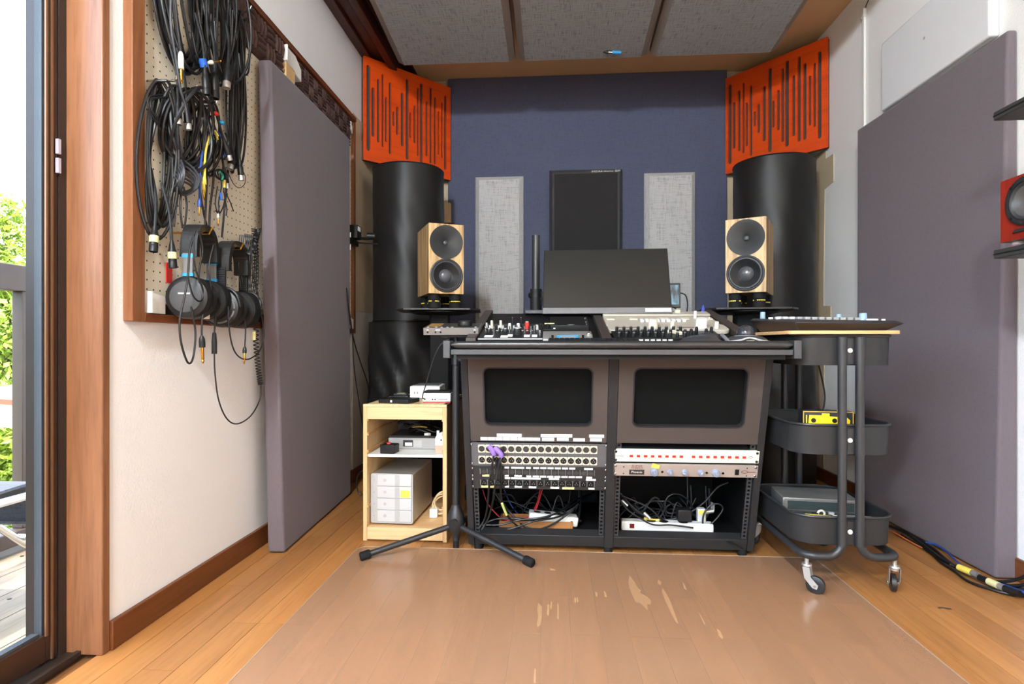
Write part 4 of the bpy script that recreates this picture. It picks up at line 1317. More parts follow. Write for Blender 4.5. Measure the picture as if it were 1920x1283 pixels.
for s in (-1, 1):
    w, h = 0.464, 0.30
    mb = MB().plate(rrect(w, h, 0.002, 1), [rrect(0.362, 0.205, 0.022, 6, 0, 0.012)], 0, 0.014, Matrix.Translation((s * 0.249, 0.014, 0.546)) @ FRONT)
    fp = dk(mb, 'front_panel', DESKB, True, smooth=False)
    MB().plate(rrect(0.368, 0.211, 0.024, 6, 0, 0.012), [rrect(0.358, 0.201, 0.02, 6, 0, 0.012)], -0.012, 0.0146, Matrix.Translation((s * 0.249, 0.014, 0.546)) @ FRONT).build('window_lip', DESKF, fp, smooth=False)
    MB().box(s * 0.249 - 0.185, s * 0.249 + 0.185, 0.020, 0.03, 0.452, 0.664).build('mesh_cover', mat('black_speaker_foam', (15, 16, 16), 0.85, spec=0.1, var=0.15, vs=200, bmp=0.4, bs=900), fp)
    if s < 0:
        lab = [(-0.447 + 0.0258 * i, 0.0245) for i in range(8)]
        for i, (x, lw) in enumerate(lab):
            MB().box(x, x + lw, -0.0008, 0.0, 0.4003, 0.4117).build('label_tape', WHITEP, fp)
        for x, lw, z in ((-0.236, 0.042, 0.400), (-0.185, 0.04, 0.401), (-0.13, 0.04, 0.400), (-0.073, 0.04, 0.4005), (-0.39, 0.085, 0.4135), (-0.24, 0.05, 0.4135), (-0.193, 0.06, 0.414), (-0.076, 0.05, 0.414)):
            MB().box(x, x + lw, -0.0008, 0.0, z, z + 0.0115).build('label_tape', WHITEP, fp)
    # rack rails with real square holes
    for e in (-1, 1):
        cx = s * 0.249 + e * 0.2225
        rr_ = MB()
        rr_.box(cx - 0.0085, cx - 0.0045, 0.012, 0.016, 0.03, 0.395)
        rr_.box(cx + 0.0045, cx + 0.0085, 0.012, 0.016, 0.03, 0.395)
        z = 0.03
        while z < 0.39:
            rr_.box(cx - 0.0045, cx + 0.0045, 0.012, 0.016, z, z + 0.006)
            z += 0.0148
        dk(rr_, 'rack_rail', RAILG, True, smooth=False)
        dk(MB().box(cx - 0.009, cx + 0.009, 0.02, 0.024, 0.03, 0.395), 'rail_backing', DESKD, True)
# carcass
for s in (-1, 1):
    pr_ = [(0.06, 0.03), (0.52, 0.03), (0.52, 0.725), (-0.11, 0.725)]
    dk(MB().prism(pr_, s * 0.503 - 0.008 * (s + 1), s * 0.503 - 0.008 * (s + 1) + 0.016, YZ), 'side_panel', DESKD)
dk(MB().prism([(0.09, 0.055), (0.50, 0.055), (0.50, 0.725), (-0.07, 0.725)], -0.008, 0.008, YZ), 'divider', DESKD)
dk(MB().box(-0.487, 0.487, 0.505, 0.52, 0.03, 0.725), 'back_panel', DESKD)
dk(MB().box(-0.487, 0.487, 0.065, 0.505, 0.04, 0.055), 'bay_floor', DESKD)
for x in (-0.47, 0.0, 0.47):
    for y in (0.07, 0.48):
        dk(MB().cyl((x, y, 0), (x, y, 0.042), 0.016, 0.013, 14), 'foot', RUBBER)
# desk top, armrest and upper sloped console
dk(MB().box(-0.525, 0.525, -0.225, 0.05, 0.722, 0.738), 'desk_top', DESKD, bevel=0.002)
ar = MB()
prof = rrect(0.086, 0.0245, 0.0115, 6)
arp = []
for x, sc in ((-0.514, 0.35), (-0.502, 0.85), (-0.49, 1.0), (0.49, 1.0), (0.502, 0.85), (0.514, 0.35)):
    arp.append([(x, -0.212 + a * (0.9 + 0.1 * sc), 0.7445 + b * sc) for a, b in prof])
nn = len(prof)
ar.add([p for r_ in arp for p in r_], [(j * nn + i, j * nn + (i + 1) % nn, (j + 1) * nn + (i + 1) % nn, (j + 1) * nn + i) for j in range(5) for i in range(nn)] + [tuple(range(nn)), tuple(reversed(range(5 * nn, 6 * nn)))])
dk(ar, 'armrest', PADL, angle=50)
dk(MB().box(-0.516, 0.516, -0.25, -0.232, 0.7135, 0.7305), 'front_rail', RAILG, bevel=0.002)
for s in (-1, 1):
    dk(MB().box(s * 0.528 - 0.011, s * 0.528 + 0.011, -0.255, -0.19, 0.703, 0.758), 'end_bracket', RAILG, bevel=0.002)
dk(MB().box(-0.5, 0.5, -0.232, -0.12, 0.7, 0.722), 'under_beam', DESKD)
SL = math.atan(0.2493)
for x0, x1 in ((-0.497, -0.462), (-0.032, 0.0), (0.44, 0.477)):
    dk(MB().prism([(-0.068, 0.738), (0.5, 0.738), (0.5, 0.898), (-0.068, 0.768)], x0, x1, YZ), 'console_cheek', mat('dark_brown_cheek', (58, 50, 46), 0.5), bevel=0.002)
dk(MB().prism([(-0.06, 0.735), (0.5, 0.735), (0.5, 0.8817), (-0.06, 0.7445)], -0.462, 0.44, YZ), 'console_deck', DESKD)

# ---- rack gear, each unit its own thing, seated in the tilted bays
def rackpos(xo, v):
    return (0.2 + xo, 2.05 - v * math.sin(AL), 0.03 + v * math.cos(AL))
def rack(name, label, cat, xo, v, group=None):
    return thing(name, label, cat, rackpos(xo, v), (AL, 0, 0), group)
U = 0.0445
def screwmesh():
    return MB().lathe([(0.0045, 0), (0.0045, 0.0015), (0.0035, 0.0025), (0.001, 0.0025)], 12, FRONT)
SCREWS = screwmesh().build('screw', CHROME); SCREWB = screwmesh().build('screw', DARKM)
scr_mesh = {'c': SCREWS.data, 'b': SCREWB.data}
bpy.data.objects.remove(SCREWS); bpy.data.objects.remove(SCREWB)
def put(name, me, parent, loc_, rot=(0, 0, 0)):
    o = bpy.data.objects.new(name, me); COL.objects.link(o); o.parent = parent; o.location = loc_; o.rotation_euler = rot
    return o
# sockets
m_plate_c = MB().plate(rrect(0.0246, 0.0296, 0.003, 3), [circ(0.0105, 20)], 0, 0.002, FRONT).mesh('socket_plate', CREAM, smooth=False)
m_fem = MB().lathe([(0.0106, 0.0), (0.0106, 0.0028), (0.0092, 0.0028), (0.0092, 0.0005), (0.0078, 0.0005), (0.0078, 0.0022), (0.001, 0.0022)], 20, FRONT).mesh('socket', mat('dark_grey_socket', (62, 60, 58), 0.5))
mm = MB().lathe([(0.0106, 0.0), (0.0106, 0.0026), (0.0094, 0.0026), (0.0094, 0.0), (0.001, 0.0)], 20, FRONT)
mm.box(-0.002, 0.002, -0.003, 0.0, 0.0095, 0.0125)
m_male = mm.mesh('socket', BLACK)
pn = MB()
for a in (90, 210, 330):
    x, z = 0.0045 * math.cos(R(a)), 0.0045 * math.sin(R(a))
    pn.cyl((x, 0, z), (x, -0.003, z), 0.0013, n=6)
m_pins = pn.mesh('pins', ALU)
m_ring = MB().lathe([(0.0118, 0.0), (0.0118, 0.002), (0.0102, 0.0024), (0.0102, 0.0)], 20, FRONT, cap=False).mesh('socket_ring', DARKM)

pp = rack('patch_bay', 'grey rack patch panel with two rows of cream sockets', 'patch bay', -0.249, 0.3005)
MB().box(-0.241, 0.241, 0.006, 0.010, 0.0, 0.0875).build('faceplate', mat('grey_rack_plate', (96, 96, 98), 0.45, 0.2), pp, bevel=0.001)
for row in range(2):
    for i in range(16):
        x = -0.196 + 0.0257 * i
        z = 0.0655 - 0.0425 * row
        o = put('socket_plate', m_plate_c, pp, (x, 0.006, z))
        put('socket', m_fem if row == 0 else m_male, o, (0, 0, 0))
        if row:
            put('pins', m_pins, o, (0, 0, 0))
for x in (-0.233, 0.233):
    put('screw', scr_mesh['c'], pp, (x, 0.006, 0.08)); put('screw', scr_mesh['c'], pp, (x, 0.006, 0.008))
pq = rack('patch_bay', 'black rack patch panel with white label strips under the cream sockets', 'patch bay', -0.249, 0.212)
MB().box(-0.241, 0.241, 0.006, 0.010, 0.0, 0.0875).build('faceplate', mat('black_rack_plate', (40, 40, 41), 0.45), pq, bevel=0.001)
rl = random.Random(3)
for row in range(2):
    for i in range(16):
        x = -0.192 + 0.0249 * i
        z = 0.066 - 0.0425 * row
        o = put('socket', m_fem if row == 0 else m_male, pq, (x, 0.006, z))
        put('socket_ring', m_ring, o, (0, 0, 0))
        if row:
            put('pins', m_pins, o, (0, 0, 0))
    dv = MB()
    for i in range(17):
        x = -0.2045 + 0.0249 * i
        dv.box(x - 0.0005, x + 0.0005, 0.0054, 0.006, 0.056 - 0.0425 * row, 0.077 - 0.0425 * row)
    dv.build('divider_lines', LIGHTG, pq)
for (x, w, z) in [(-0.118 + 0.0, 0.016, 0.0795), (-0.095, 0.046, 0.079), (-0.043, 0.017, 0.079)] + [(-0.018 + 0.0249 * k, 0.021, 0.0792) for k in range(6)] + [(0.158, 0.03, 0.0785)] + \
        [(-0.118, 0.014, 0.0475), (-0.084, 0.026, 0.0475), (-0.042, 0.017, 0.0465)] + [(-0.02 + 0.0249 * k, 0.022, 0.0468) for k in range(7)] + [(0.166, 0.02, 0.0455)] + \
        [(-0.118, 0.019, 0.0385), (-0.096, 0.104, 0.0385), (0.036, 0.036, 0.0385), (0.165, 0.034, 0.037)] + \
        [(-0.118, 0.014, 0.0055), (-0.084, 0.026, 0.0055), (-0.034, 0.026, 0.0045), (0.042, 0.03, 0.0045), (0.174, 0.021, 0.003)]:
    MB().box(x, x + w, 0.0052, 0.006, z, z + 0.0068).build('label_strip', WHITEP, pq)
for (x, w, z) in ((-0.197, 0.028, 0.0465), (-0.203, 0.05, 0.0035), (0.083, 0.042, 0.0025)):
    MB().box(x, x + w, 0.005, 0.006, z, z + 0.0085).build('yellow_label', YELLOWB, pq)
for x in (-0.233, 0.233):
    for z in (0.008, 0.036, 0.05, 0.078):
        put('screw', scr_mesh['c'], pq, (x, 0.006, z))

wu = rack('rack_splitter', 'white rack unit with sixteen red lamps and numbers', 'rack unit', 0.249, 0.3275)
MB().box(-0.241, 0.241, -0.002, 0.008, 0.0, U).build('faceplate', mat('pale_green_white_enamel', (232, 240, 214), 0.35, var=0.03), wu, bevel=0.001)
MB().box(-0.215, 0.215, 0.008, 0.18, 0.001, U - 0.002).build('chassis', DARKM, wu)
lamp_me = MB().box(-0.0055, 0.0055, -0.0032, 0.0, -0.0038, 0.0038).mesh('lamp', RED)
INK = mat('grey_ink', (150, 156, 140), 0.6)
for i in range(16):
    x = -0.182 + 0.0238 * i + (0.0165 if i > 7 else 0)
    put('lamp', lamp_me, wu, (x, -0.002, 0.0225))
    MB().box(x - 0.013, x - 0.006, -0.0024, -0.002, 0.0185, 0.0192).build('legend_line', INK, wu)
    text(str(i + 1), 0.0085, INK, wu, (x - 0.005, -0.0022, 0.0105), name='number')
MB().plate([(0.0075 * math.cos(a), 0.0036 * math.sin(a)) for a in [2 * math.pi * i / 20 for i in range(20)]], [[(0.006 * math.cos(a), 0.0024 * math.sin(a)) for a in [2 * math.pi * i / 20 for i in range(20)]]], 0, 0.0005, TR(0.213, -0.002, 0.0225) @ FRONT).build('oval_logo', mat('dark_ink', (84, 88, 74), 0.6), wu)
MB().box(0.221, 0.231, -0.0024, -0.002, 0.022, 0.0232).build('logo_line', INK, wu)
MB().box(-0.234, -0.206, -0.0024, -0.002, 0.0195, 0.0225).build('legend_line', INK, wu)
for x in (-0.2335, 0.2335):
    for z in (0.007, 0.0375):
        put('screw', scr_mesh['b'], wu, (x, -0.002, z))

su = rack('rack_processor', 'silver rack processor with blue-grey knobs and a black name badge', 'rack unit', 0.249, 0.2745)
MB().box(-0.241, 0.241, -0.002, 0.008, 0.0, U).build('faceplate', mat('champagne_aluminium', (180, 168, 158), 0.4, 0.35, var=0.06), su, bevel=0.001)
MB().box(-0.215, 0.215, 0.008, 0.2, 0.001, U - 0.002).build('chassis', DARKM, su)
REDINK = mat('brown_red_ink', (128, 74, 62), 0.6)
text('SUPER', 0.0105, REDINK, su, (-0.161, -0.0022, 0.0375), sx=1.25)
text('STEREO', 0.0105, REDINK, su, (-0.161, -0.0022, 0.0295), sx=1.05)
bd = MB().box(-0.187, -0.136, -0.004, -0.002, 0.006, 0.0245).build('badge', mat('badge_black', (52, 48, 46), 0.4), su, bevel=0.001)
text('Phoenix', 0.0115, WHITE, bd, (-0.1615, -0.0043, 0.0155))
KNB = mat('blue_grey_knob', (138, 146, 168), 0.4)
for x, r_, a in ((-0.103, 0.0125, 20), (-0.05, 0.0095, 5), (-0.0005, 0.0095, 80), (0.0525, 0.0095, -30), (0.103, 0.0125, 15)):
    M = TR(x, -0.002, 0.017) @ FRONT
    k = MB().lathe([(r_ * 1.12, 0), (r_ * 1.12, 0.002), (r_, 0.003), (r_ * 0.92, 0.012), (r_ * 0.8, 0.0135), (0.001, 0.0135)], 20, M).build('knob', KNB, su)
    MB().box(-0.0015, 0.0015, 0.0, r_ * 0.95, 0.0135, 0.017, M @ Matrix.Rotation(R(a), 4, 'Z')).build('pointer', LIGHTG, k)
for x, z in ((-0.0755, 0.017), (0.073, 0.0165), (0.127, 0.0155)):
    MB().cyl((x, -0.0022, z), (x, -0.0035, z), 0.0042, n=14).build('toggle_hole', BLACK, su)
MB().box(0.166, 0.179, -0.005, -0.002, 0.010, 0.0305).build('power_switch', BLACK, su, bevel=0.001)
MB().plate([(0.0115 * math.cos(a), 0.0055 * math.sin(a)) for a in [2 * math.pi * i / 24 for i in range(24)]], [[(0.009 * math.cos(a), 0.0034 * math.sin(a)) for a in [2 * math.pi * i / 24 for i in range(24)]]], 0, 0.0006, TR(0.198, -0.002, 0.021) @ FRONT).build('oval_logo', REDINK, su)
MB().box(0.2085, 0.234, -0.0025, -0.002, 0.0195, 0.0225).build('logo_line', REDINK, su)
sy_ = MB().prism([(-0.0135, -0.004), (0.012, -0.009), (0.016, 0.004), (0.002, 0.009), (-0.010, 0.012)], 0, 0.0012, TR(-0.1, -0.0024, 0.0375) @ FRONT).build('sticky_note', YELLOW, su)
for x in (-0.2335, 0.2335):
    for z in (0.007, 0.0375):
        put('screw', scr_mesh['c'], su, (x, -0.002, z))
for x, z in ((-0.206, 0.034), (-0.206, 0.009), (0.205, 0.035), (0.205, 0.007)):
    MB().cyl((x, -0.0022, z), (x, -0.003, z), 0.0022, n=10).build('vent_hole', DARKM, su)

# ---- inside the bays: trays, power strips and leads
tr_ = thing('wooden_tray', 'brown wooden tray lying in the left rack bay', 'tray', (-0.06, 2.17, 0.055))
TW = wood('tray_wood', (142, 92, 48), (188, 130, 76), 'x', 1.0, 0.5)
MB().box(-0.14, 0.135, -0.05, 0.05, 0.0, 0.006).build('base', TW, tr_)
for y in (-0.05, 0.043):
    MB().box(-0.14, 0.135, y, y + 0.007, 0.006, 0.03).build('side', TW, tr_, bevel=0.001)
for x in (-0.14, 0.128):
    MB().box(x, x + 0.007, -0.043, 0.043, 0.006, 0.03).build('end', TW, tr_, bevel=0.001)
ps = thing('power_strip', 'white power strip lying slanted on the wooden tray in the left bay', 'power strip', (0.0, 2.165, 0.0865), (0, R(6), R(4)))
MB().box(-0.09, 0.095, -0.028, 0.028, -0.018, 0.018).build('housing', WHITE, ps, bevel=0.006, seg=3)
for x in (-0.06, -0.02, 0.02):
    MB().cyl((x, 0.0, 0.018), (x, 0.0, 0.0185), 0.014, n=16).build('outlet', DARKM, ps)
MB().cyl((0.094, 0, 0), (0.11, 0, 0), 0.009, 0.006, 12).build('strain_relief', BLACK, ps)
p2_ = thing('power_strip', 'white power strip with black outlets in the right rack bay', 'power strip', (0.42, 2.14, 0.056), (0, 0, R(-3)))
MB().box(-0.165, 0.165, -0.022, 0.022, 0.0, 0.036).build('housing', WHITE, p2_, bevel=0.005, seg=3)
MB().box(-0.135, -0.118, -0.0225, -0.021, 0.012, 0.028).build('switch', mat('dark_red_switch', (110, 22, 22), 0.4), p2_)
for x in (-0.055, -0.01, 0.06):
    MB().cyl((x, -0.004, 0.036), (x, -0.004, 0.0368), 0.017, n=18).build('outlet', BLACK, p2_)
ad_ = thing('power_adapter', 'black power adapter plugged beside a clear plug in the right bay', 'adapter', (0.485, 2.145, 0.0935))
MB().box(-0.025, 0.025, -0.02, 0.025, 0.0, 0.045).build('housing', BLACK, ad_, bevel=0.004)
cl_ = thing('plug_adapter', 'silver and white plug adapter standing on the right power strip', 'plug', (0.545, 2.14, 0.0935))
MB().box(-0.014, 0.016, -0.014, 0.014, 0.0, 0.05).build('body', mat('clear_grey_plastic', (196, 196, 196), 0.2), cl_, bevel=0.004)
MB().cyl((0.016, 0, 0.035), (0.045, 0, 0.04), 0.008, n=12).build('barrel', ALU, cl_)
MB().box(-0.012, 0.01, -0.0145, -0.0142, 0.03, 0.045).build('tag', YELLOW, cl_)
wl_ = MB().box(-0.012, 0.012, -0.001, 0.0, -0.016, 0.016).build('paper_label', WHITEP, loc=(0.632, 2.3, 0.105), rot=(0, 0, R(-70)))
tag(wl_, 'small white paper label inside the right rack bay', 'label')

def lead(name, label, pts, r=0.0035, m=CABLE, g='leads inside the rack bays'):
    t = thing(name, label, 'cable', pts[0], group=g)
    o = Vector(pts[0])
    MB().tube([Vector(p) - o for p in pts], r, 8, smooth=8).build('lead', m, t)
    return t, o
for i, (p, q, lab) in enumerate((
        ([(-0.202, 1.955, 0.380), (-0.204, 1.955, 0.352), (-0.211, 1.955, 0.315), (-0.217, 1.955, 0.269), (-0.229, 1.995, 0.174), (-0.242, 2.015, 0.121), (-0.263, 2.015, 0.088)], 0.0036, 'purple-taped black patch cable plugged in the third socket'),
        ([(-0.176, 1.950, 0.375), (-0.181, 1.950, 0.350), (-0.188, 1.950, 0.307), (-0.198, 1.950, 0.252), (-0.213, 1.990, 0.176), (-0.230, 2.010, 0.123), (-0.251, 2.010, 0.086)], 0.0036, 'purple-taped black patch cable plugged in the fourth socket'))):
    t, o = lead('patch_cable', lab, p, q)
    a = Vector(p[0])
    MB().cyl(a - o + Vector((0, 0.03, 0.008)), a - o + Vector((0, -0.012, 0.004)), 0.0105, n=14).build('plug', BLACK, t)
    MB().tube([a - o + Vector((-0.016 - 0.006 * i, -0.012, 0.018)), a - o + Vector((-0.002, -0.016, 0.0)), a - o + Vector((0.002, -0.012, -0.012))], 0.0085, 8, smooth=4).build('tape', PURPLE, t)
t, o = lead('patch_cable', 'black patch cable with pale yellow tape in the lower socket row', [(-0.179, 1.965, 0.335), (-0.179, 1.965, 0.276), (-0.181, 2.015, 0.188), (-0.165, 2.045, 0.132), (-0.119, 2.085, 0.073), (-0.060, 2.085, 0.062), (0.028, 2.115, 0.096), (0.098, 2.145, 0.148)], 0.0036)
MB().cyl(Vector([(-0.190, 1.985, 0.342)][0]) - o, Vector([(-0.187, 1.955, 0.330)][0]) - o, 0.0105, n=14).build('plug', BLACK, t)
MB().tube([Vector(p) - o for p in [(-0.178, 2.000, 0.185), (-0.171, 2.010, 0.162), (-0.163, 2.020, 0.138)]], 0.0046, 8).build('tape', mat('lime_tape', (196, 206, 120), 0.6), t)
REDC = mat('red_cable', (196, 30, 48), 0.4)
lead('red_lead', 'red audio lead curving through the left rack bay', [(-0.271, 2.200, 0.182), (-0.256, 2.200, 0.136), (-0.229, 2.200, 0.099), (-0.188, 2.200, 0.067), (-0.125, 2.200, 0.064), (-0.084, 2.200, 0.088), (-0.057, 2.200, 0.140), (-0.043, 2.200, 0.212)], 0.0024, REDC)
lead('red_lead', 'second red audio lead running beside the first in the left bay', [(-0.181, 2.190, 0.062), (-0.104, 2.190, 0.072), (-0.069, 2.190, 0.102), (-0.049, 2.190, 0.153), (-0.033, 2.190, 0.215)], 0.0024, REDC)
lead('power_lead', 'black power lead leaving the left power strip to the right', [(0.052, 2.150, 0.054), (0.078, 2.150, 0.056), (0.097, 2.170, 0.081), (0.107, 2.200, 0.123), (0.113, 2.250, 0.172)], 0.004)
for i, (p, lab) in enumerate((
        ([(-0.273, 2.100, 0.064), (-0.219, 2.100, 0.095), (-0.149, 2.100, 0.103), (-0.070, 2.100, 0.098), (0.008, 2.150, 0.105), (0.080, 2.200, 0.143), (0.158, 2.300, 0.149)], 'black lead lying furthest back over the left tray'),
        ([(-0.257, 2.090, 0.078), (-0.188, 2.090, 0.081), (-0.119, 2.090, 0.100), (-0.031, 2.090, 0.112), (0.048, 2.150, 0.126), (0.168, 2.290, 0.158)], 'black lead crossing the middle of the left bay'),
        ([(-0.280, 2.080, 0.071), (-0.207, 2.080, 0.060), (-0.138, 2.080, 0.074), (-0.070, 2.080, 0.099), (0.028, 2.130, 0.105), (0.112, 2.230, 0.135)], 'black lead drooping over the front of the left tray'),
        ([(-0.218, 2.150, 0.181), (-0.189, 2.150, 0.141), (-0.153, 2.150, 0.101), (-0.101, 2.110, 0.069), (-0.041, 2.110, 0.062), (0.008, 2.150, 0.085), (0.088, 2.150, 0.137)], 'black lead running diagonally down through the left bay'))):
    lead('black_lead', lab, p, 0.0036)
lead('blue_lead', 'dark blue lead hanging at the back of the left bay', [(-0.196, 2.300, 0.157), (-0.181, 2.300, 0.121), (-0.164, 2.300, 0.089), (-0.138, 2.300, 0.057)], 0.003, MATS['blue_cable'])
for i, (p, lab) in enumerate((
        ([(0.254, 2.160, 0.187), (0.288, 2.160, 0.148), (0.337, 2.160, 0.109), (0.396, 2.160, 0.090), (0.455, 2.160, 0.097), (0.513, 2.160, 0.122), (0.562, 2.160, 0.159), (0.610, 2.160, 0.214), (0.649, 2.160, 0.234)], 'thick black cable bundle sweeping up to the right in the right bay'),
        ([(0.241, 2.100, 0.183), (0.270, 2.100, 0.145), (0.318, 2.100, 0.113), (0.366, 2.100, 0.090), (0.433, 2.100, 0.090), (0.508, 2.100, 0.082)], 'black lead drooping in front at the left of the right bay'),
        ([(0.433, 2.200, 0.093), (0.427, 2.200, 0.139), (0.443, 2.200, 0.170), (0.477, 2.200, 0.177), (0.513, 2.200, 0.155), (0.533, 2.200, 0.121), (0.552, 2.200, 0.091)], 'thin black lead standing up in a loop in the right bay'),
        ([(0.437, 2.120, 0.084), (0.513, 2.120, 0.072), (0.570, 2.120, 0.087), (0.608, 2.120, 0.127), (0.618, 2.120, 0.152), (0.599, 2.120, 0.165), (0.570, 2.120, 0.155), (0.548, 2.120, 0.115), (0.555, 2.120, 0.057), (0.593, 2.100, 0.046), (0.625, 2.020, 0.055), (0.642, 1.980, 0.053)], 'grey-black lead looping right and running out over the bay edge'),
        ([(0.256, 2.140, 0.183), (0.314, 2.140, 0.160), (0.363, 2.140, 0.135), (0.402, 2.140, 0.096)], 'straight black lead with metal plugs at the left of the right bay'),
        ([(0.310, 2.180, 0.143), (0.330, 2.180, 0.103), (0.360, 2.180, 0.083), (0.429, 2.180, 0.079), (0.479, 2.180, 0.096)], 'short black lead lying behind the power strip of the right bay'))):
    t, o = lead('black_lead', lab, p, 0.0042 if i == 0 else 0.0032)
    if i == 4:
        for q in ([(0.256, 2.130, 0.169)][0], [(0.336, 2.120, 0.127)][0]):
            MB().cyl(Vector(q) - o, Vector(q) - o + Vector((0.02, -0.01, -0.018)), 0.006, n=10).build('plug', ALU, t)
    if i == 0:
        MB().tube([Vector(q) - o for q in [(0.341, 2.150, 0.098), (0.375, 2.150, 0.091), (0.404, 2.150, 0.093)]], 0.0055, 8, smooth=3).build('tape', YELLOW, t)

def tangle(label, cx, cy, z0, w, n, seed):
    t = thing('cable_tangle', label, 'cable', (cx, cy, z0), group='leads inside the rack bays')
    rr_ = random.Random(seed)
    for k in range(n):
        x = -w
        pts = []
        y = rr_.uniform(-0.02, 0.06)
        while x < w:
            pts.append((x, y + rr_.uniform(-0.02, 0.02), max(0.006, rr_.uniform(0.0, 0.05) + (0.05 if rr_.random() < 0.25 else 0))))
            x += rr_.uniform(0.03, 0.08)
        if rr_.random() < 0.5:
            pts.insert(0, (pts[0][0] - 0.015, pts[0][1] + 0.03, 0.12 + 0.05 * rr_.random()))
        else:
            pts.append((pts[-1][0] + 0.01, pts[-1][1] + 0.03, 0.13 + 0.05 * rr_.random()))
        MB().tube(pts, rr_.choice((0.0024, 0.003, 0.0036)), 7, smooth=6).build('lead', rr_.choice((CABLE, CABLE, CABLEG)), t)
    return t
tangle('tangle of black leads heaped behind the tray in the left bay', -0.06, 2.27, 0.0555, 0.17, 7, 21)
tangle('tangle of black leads heaped behind the power strip in the right bay', 0.42, 2.23, 0.0555, 0.18, 9, 22)


# ================================================================== ON THE DESK
def deckthing(name, label, cat, x, s, group=None):
    """thing seated on the sloped console deck, s metres up the slope"""
    return thing(name, label, cat, (x, 1.95 + s * math.cos(SL), 0.7495 + s * math.sin(SL)), (SL, 0, 0), group)
# knob controller at the left
kc_ = deckthing('knob_controller', 'black control surface with white, red and silver knobs left of the monitor', 'controller', -0.145, 0.0)
MB().box(-0.111, 0.111, 0.0, 0.235, 0.0, 0.018).build('body', BLACK, kc_, bevel=0.001)
MB().box(-0.111, 0.111, -0.0025, 0.0, 0.0135, 0.0185).build('front_edge', LIGHTG, kc_)
def knob(parent, x, y, z, r, h, m, name='knob', cap=None, taper=0.85):
    k = MB().lathe([(r, 0), (r, h * 0.15), (r * taper, h * 0.9), (r * taper * 0.9, h), (0.0005, h)], 16, TR(x, y, z)).build(name, m, parent)
    if cap:
        MB().lathe([(r * taper * 0.8, h), (r * taper * 0.75, h + 0.002), (0.0005, h + 0.002)], 14, TR(x, y, z)).build('knob_cap', cap, k)
    return k
knob(kc_, 0.022, 0.055, 0.018, 0.0165, 0.024, BLACK, cap=LIGHTG)
for x in (-0.083, -0.025):
    knob(kc_, x, 0.10, 0.018, 0.011, 0.012, BLACK, cap=CHROME)
for x, y in ((-0.064, 0.085), (-0.008, 0.09), (0.018, 0.10), (0.045, 0.085), (0.068, 0.085), (0.08, 0.10)):
    knob(kc_, x, y, 0.018, 0.004, 0.024, CHROME, 'toggle', taper=0.7)
for x in (-0.079, -0.046):
    k = knob(kc_, x, 0.16, 0.018, 0.0055, 0.03, CREAM, 'lever_knob')
    MB().cyl((x - 0.004, 0.135, 0.018), (x - 0.004, 0.135, 0.034), 0.004, n=10).build('switch', WHITE, kc_)
for x, m_ in ((-0.012, WHITE), (0.02, WHITE)):
    knob(kc_, x, 0.145, 0.018, 0.006, 0.022, m_, 'lever_knob')
    knob(kc_, x + 0.008, 0.18, 0.018, 0.003, 0.036, DARKM, 'toggle', cap=mat('pink_cap', (190, 90, 120), 0.5))
knob(kc_, 0.052, 0.15, 0.018, 0.0085, 0.026, RED, 'red_knob', cap=LIGHTG)
for x, y, w_ in ((-0.092, 0.03, 0.03), (-0.035, 0.025, 0.026), (-0.012, 0.04, 0.018), (0.046, 0.035, 0.02), (0.074, 0.035, 0.018)):
    MB().box(x, x + w_, y - 0.016, y + 0.018, 0.018, 0.0185).build('white_marking', WHITEP, kc_)
for x in (-0.097, -0.06, 0.02, 0.05):
    MB().box(x, x + 0.024, 0.118, 0.122, 0.018, 0.0188).build('white_marking', WHITEP, kc_)
MB().box(-0.105, 0.111, 0.19, 0.235, 0.018, 0.0195).build('rear_strip', DARKM, kc_)
for i, (x, y) in enumerate(((-0.1, 0.135), (-0.06, 0.135), (-0.035, 0.13), (0.03, 0.125), (0.062, 0.12), (0.09, 0.135), (0.1, 0.075), (-0.045, 0.1), (0.005, 0.125), (0.085, 0.165), (0.1, 0.18), (-0.1, 0.175))):
    knob(kc_, x, y, 0.018, 0.0045, 0.012 + 0.003 * (i % 3), (CHROME, BLACK, LIGHTG)[i % 3], 'small_knob', taper=0.8)
cs = deckthing('patch_clip_board', 'small black box with a yellow bar right of the knob controller', 'controller', -0.005, 0.12)
MB().box(-0.028, 0.028, 0.0, 0.1, 0.0, 0.022).build('body', BLACK, cs, bevel=0.001)
MB().cyl((-0.012, 0.02, 0.022), (-0.012, 0.02, 0.038), 0.006, n=12).build('knob', BLACK, cs)
MB().box(-0.024, 0.012, 0.038, 0.042, 0.034, 0.0375).build('yellow_bar', YELLOWB, cs)
MB().box(-0.001, 0.001, 0.039, 0.041, 0.022, 0.034).build('bar_stem', DARKM, cs)
MB().cyl((0.012, 0.012, 0.022), (0.012, 0.012, 0.026), 0.0045, n=12).build('button', WHITE, cs)
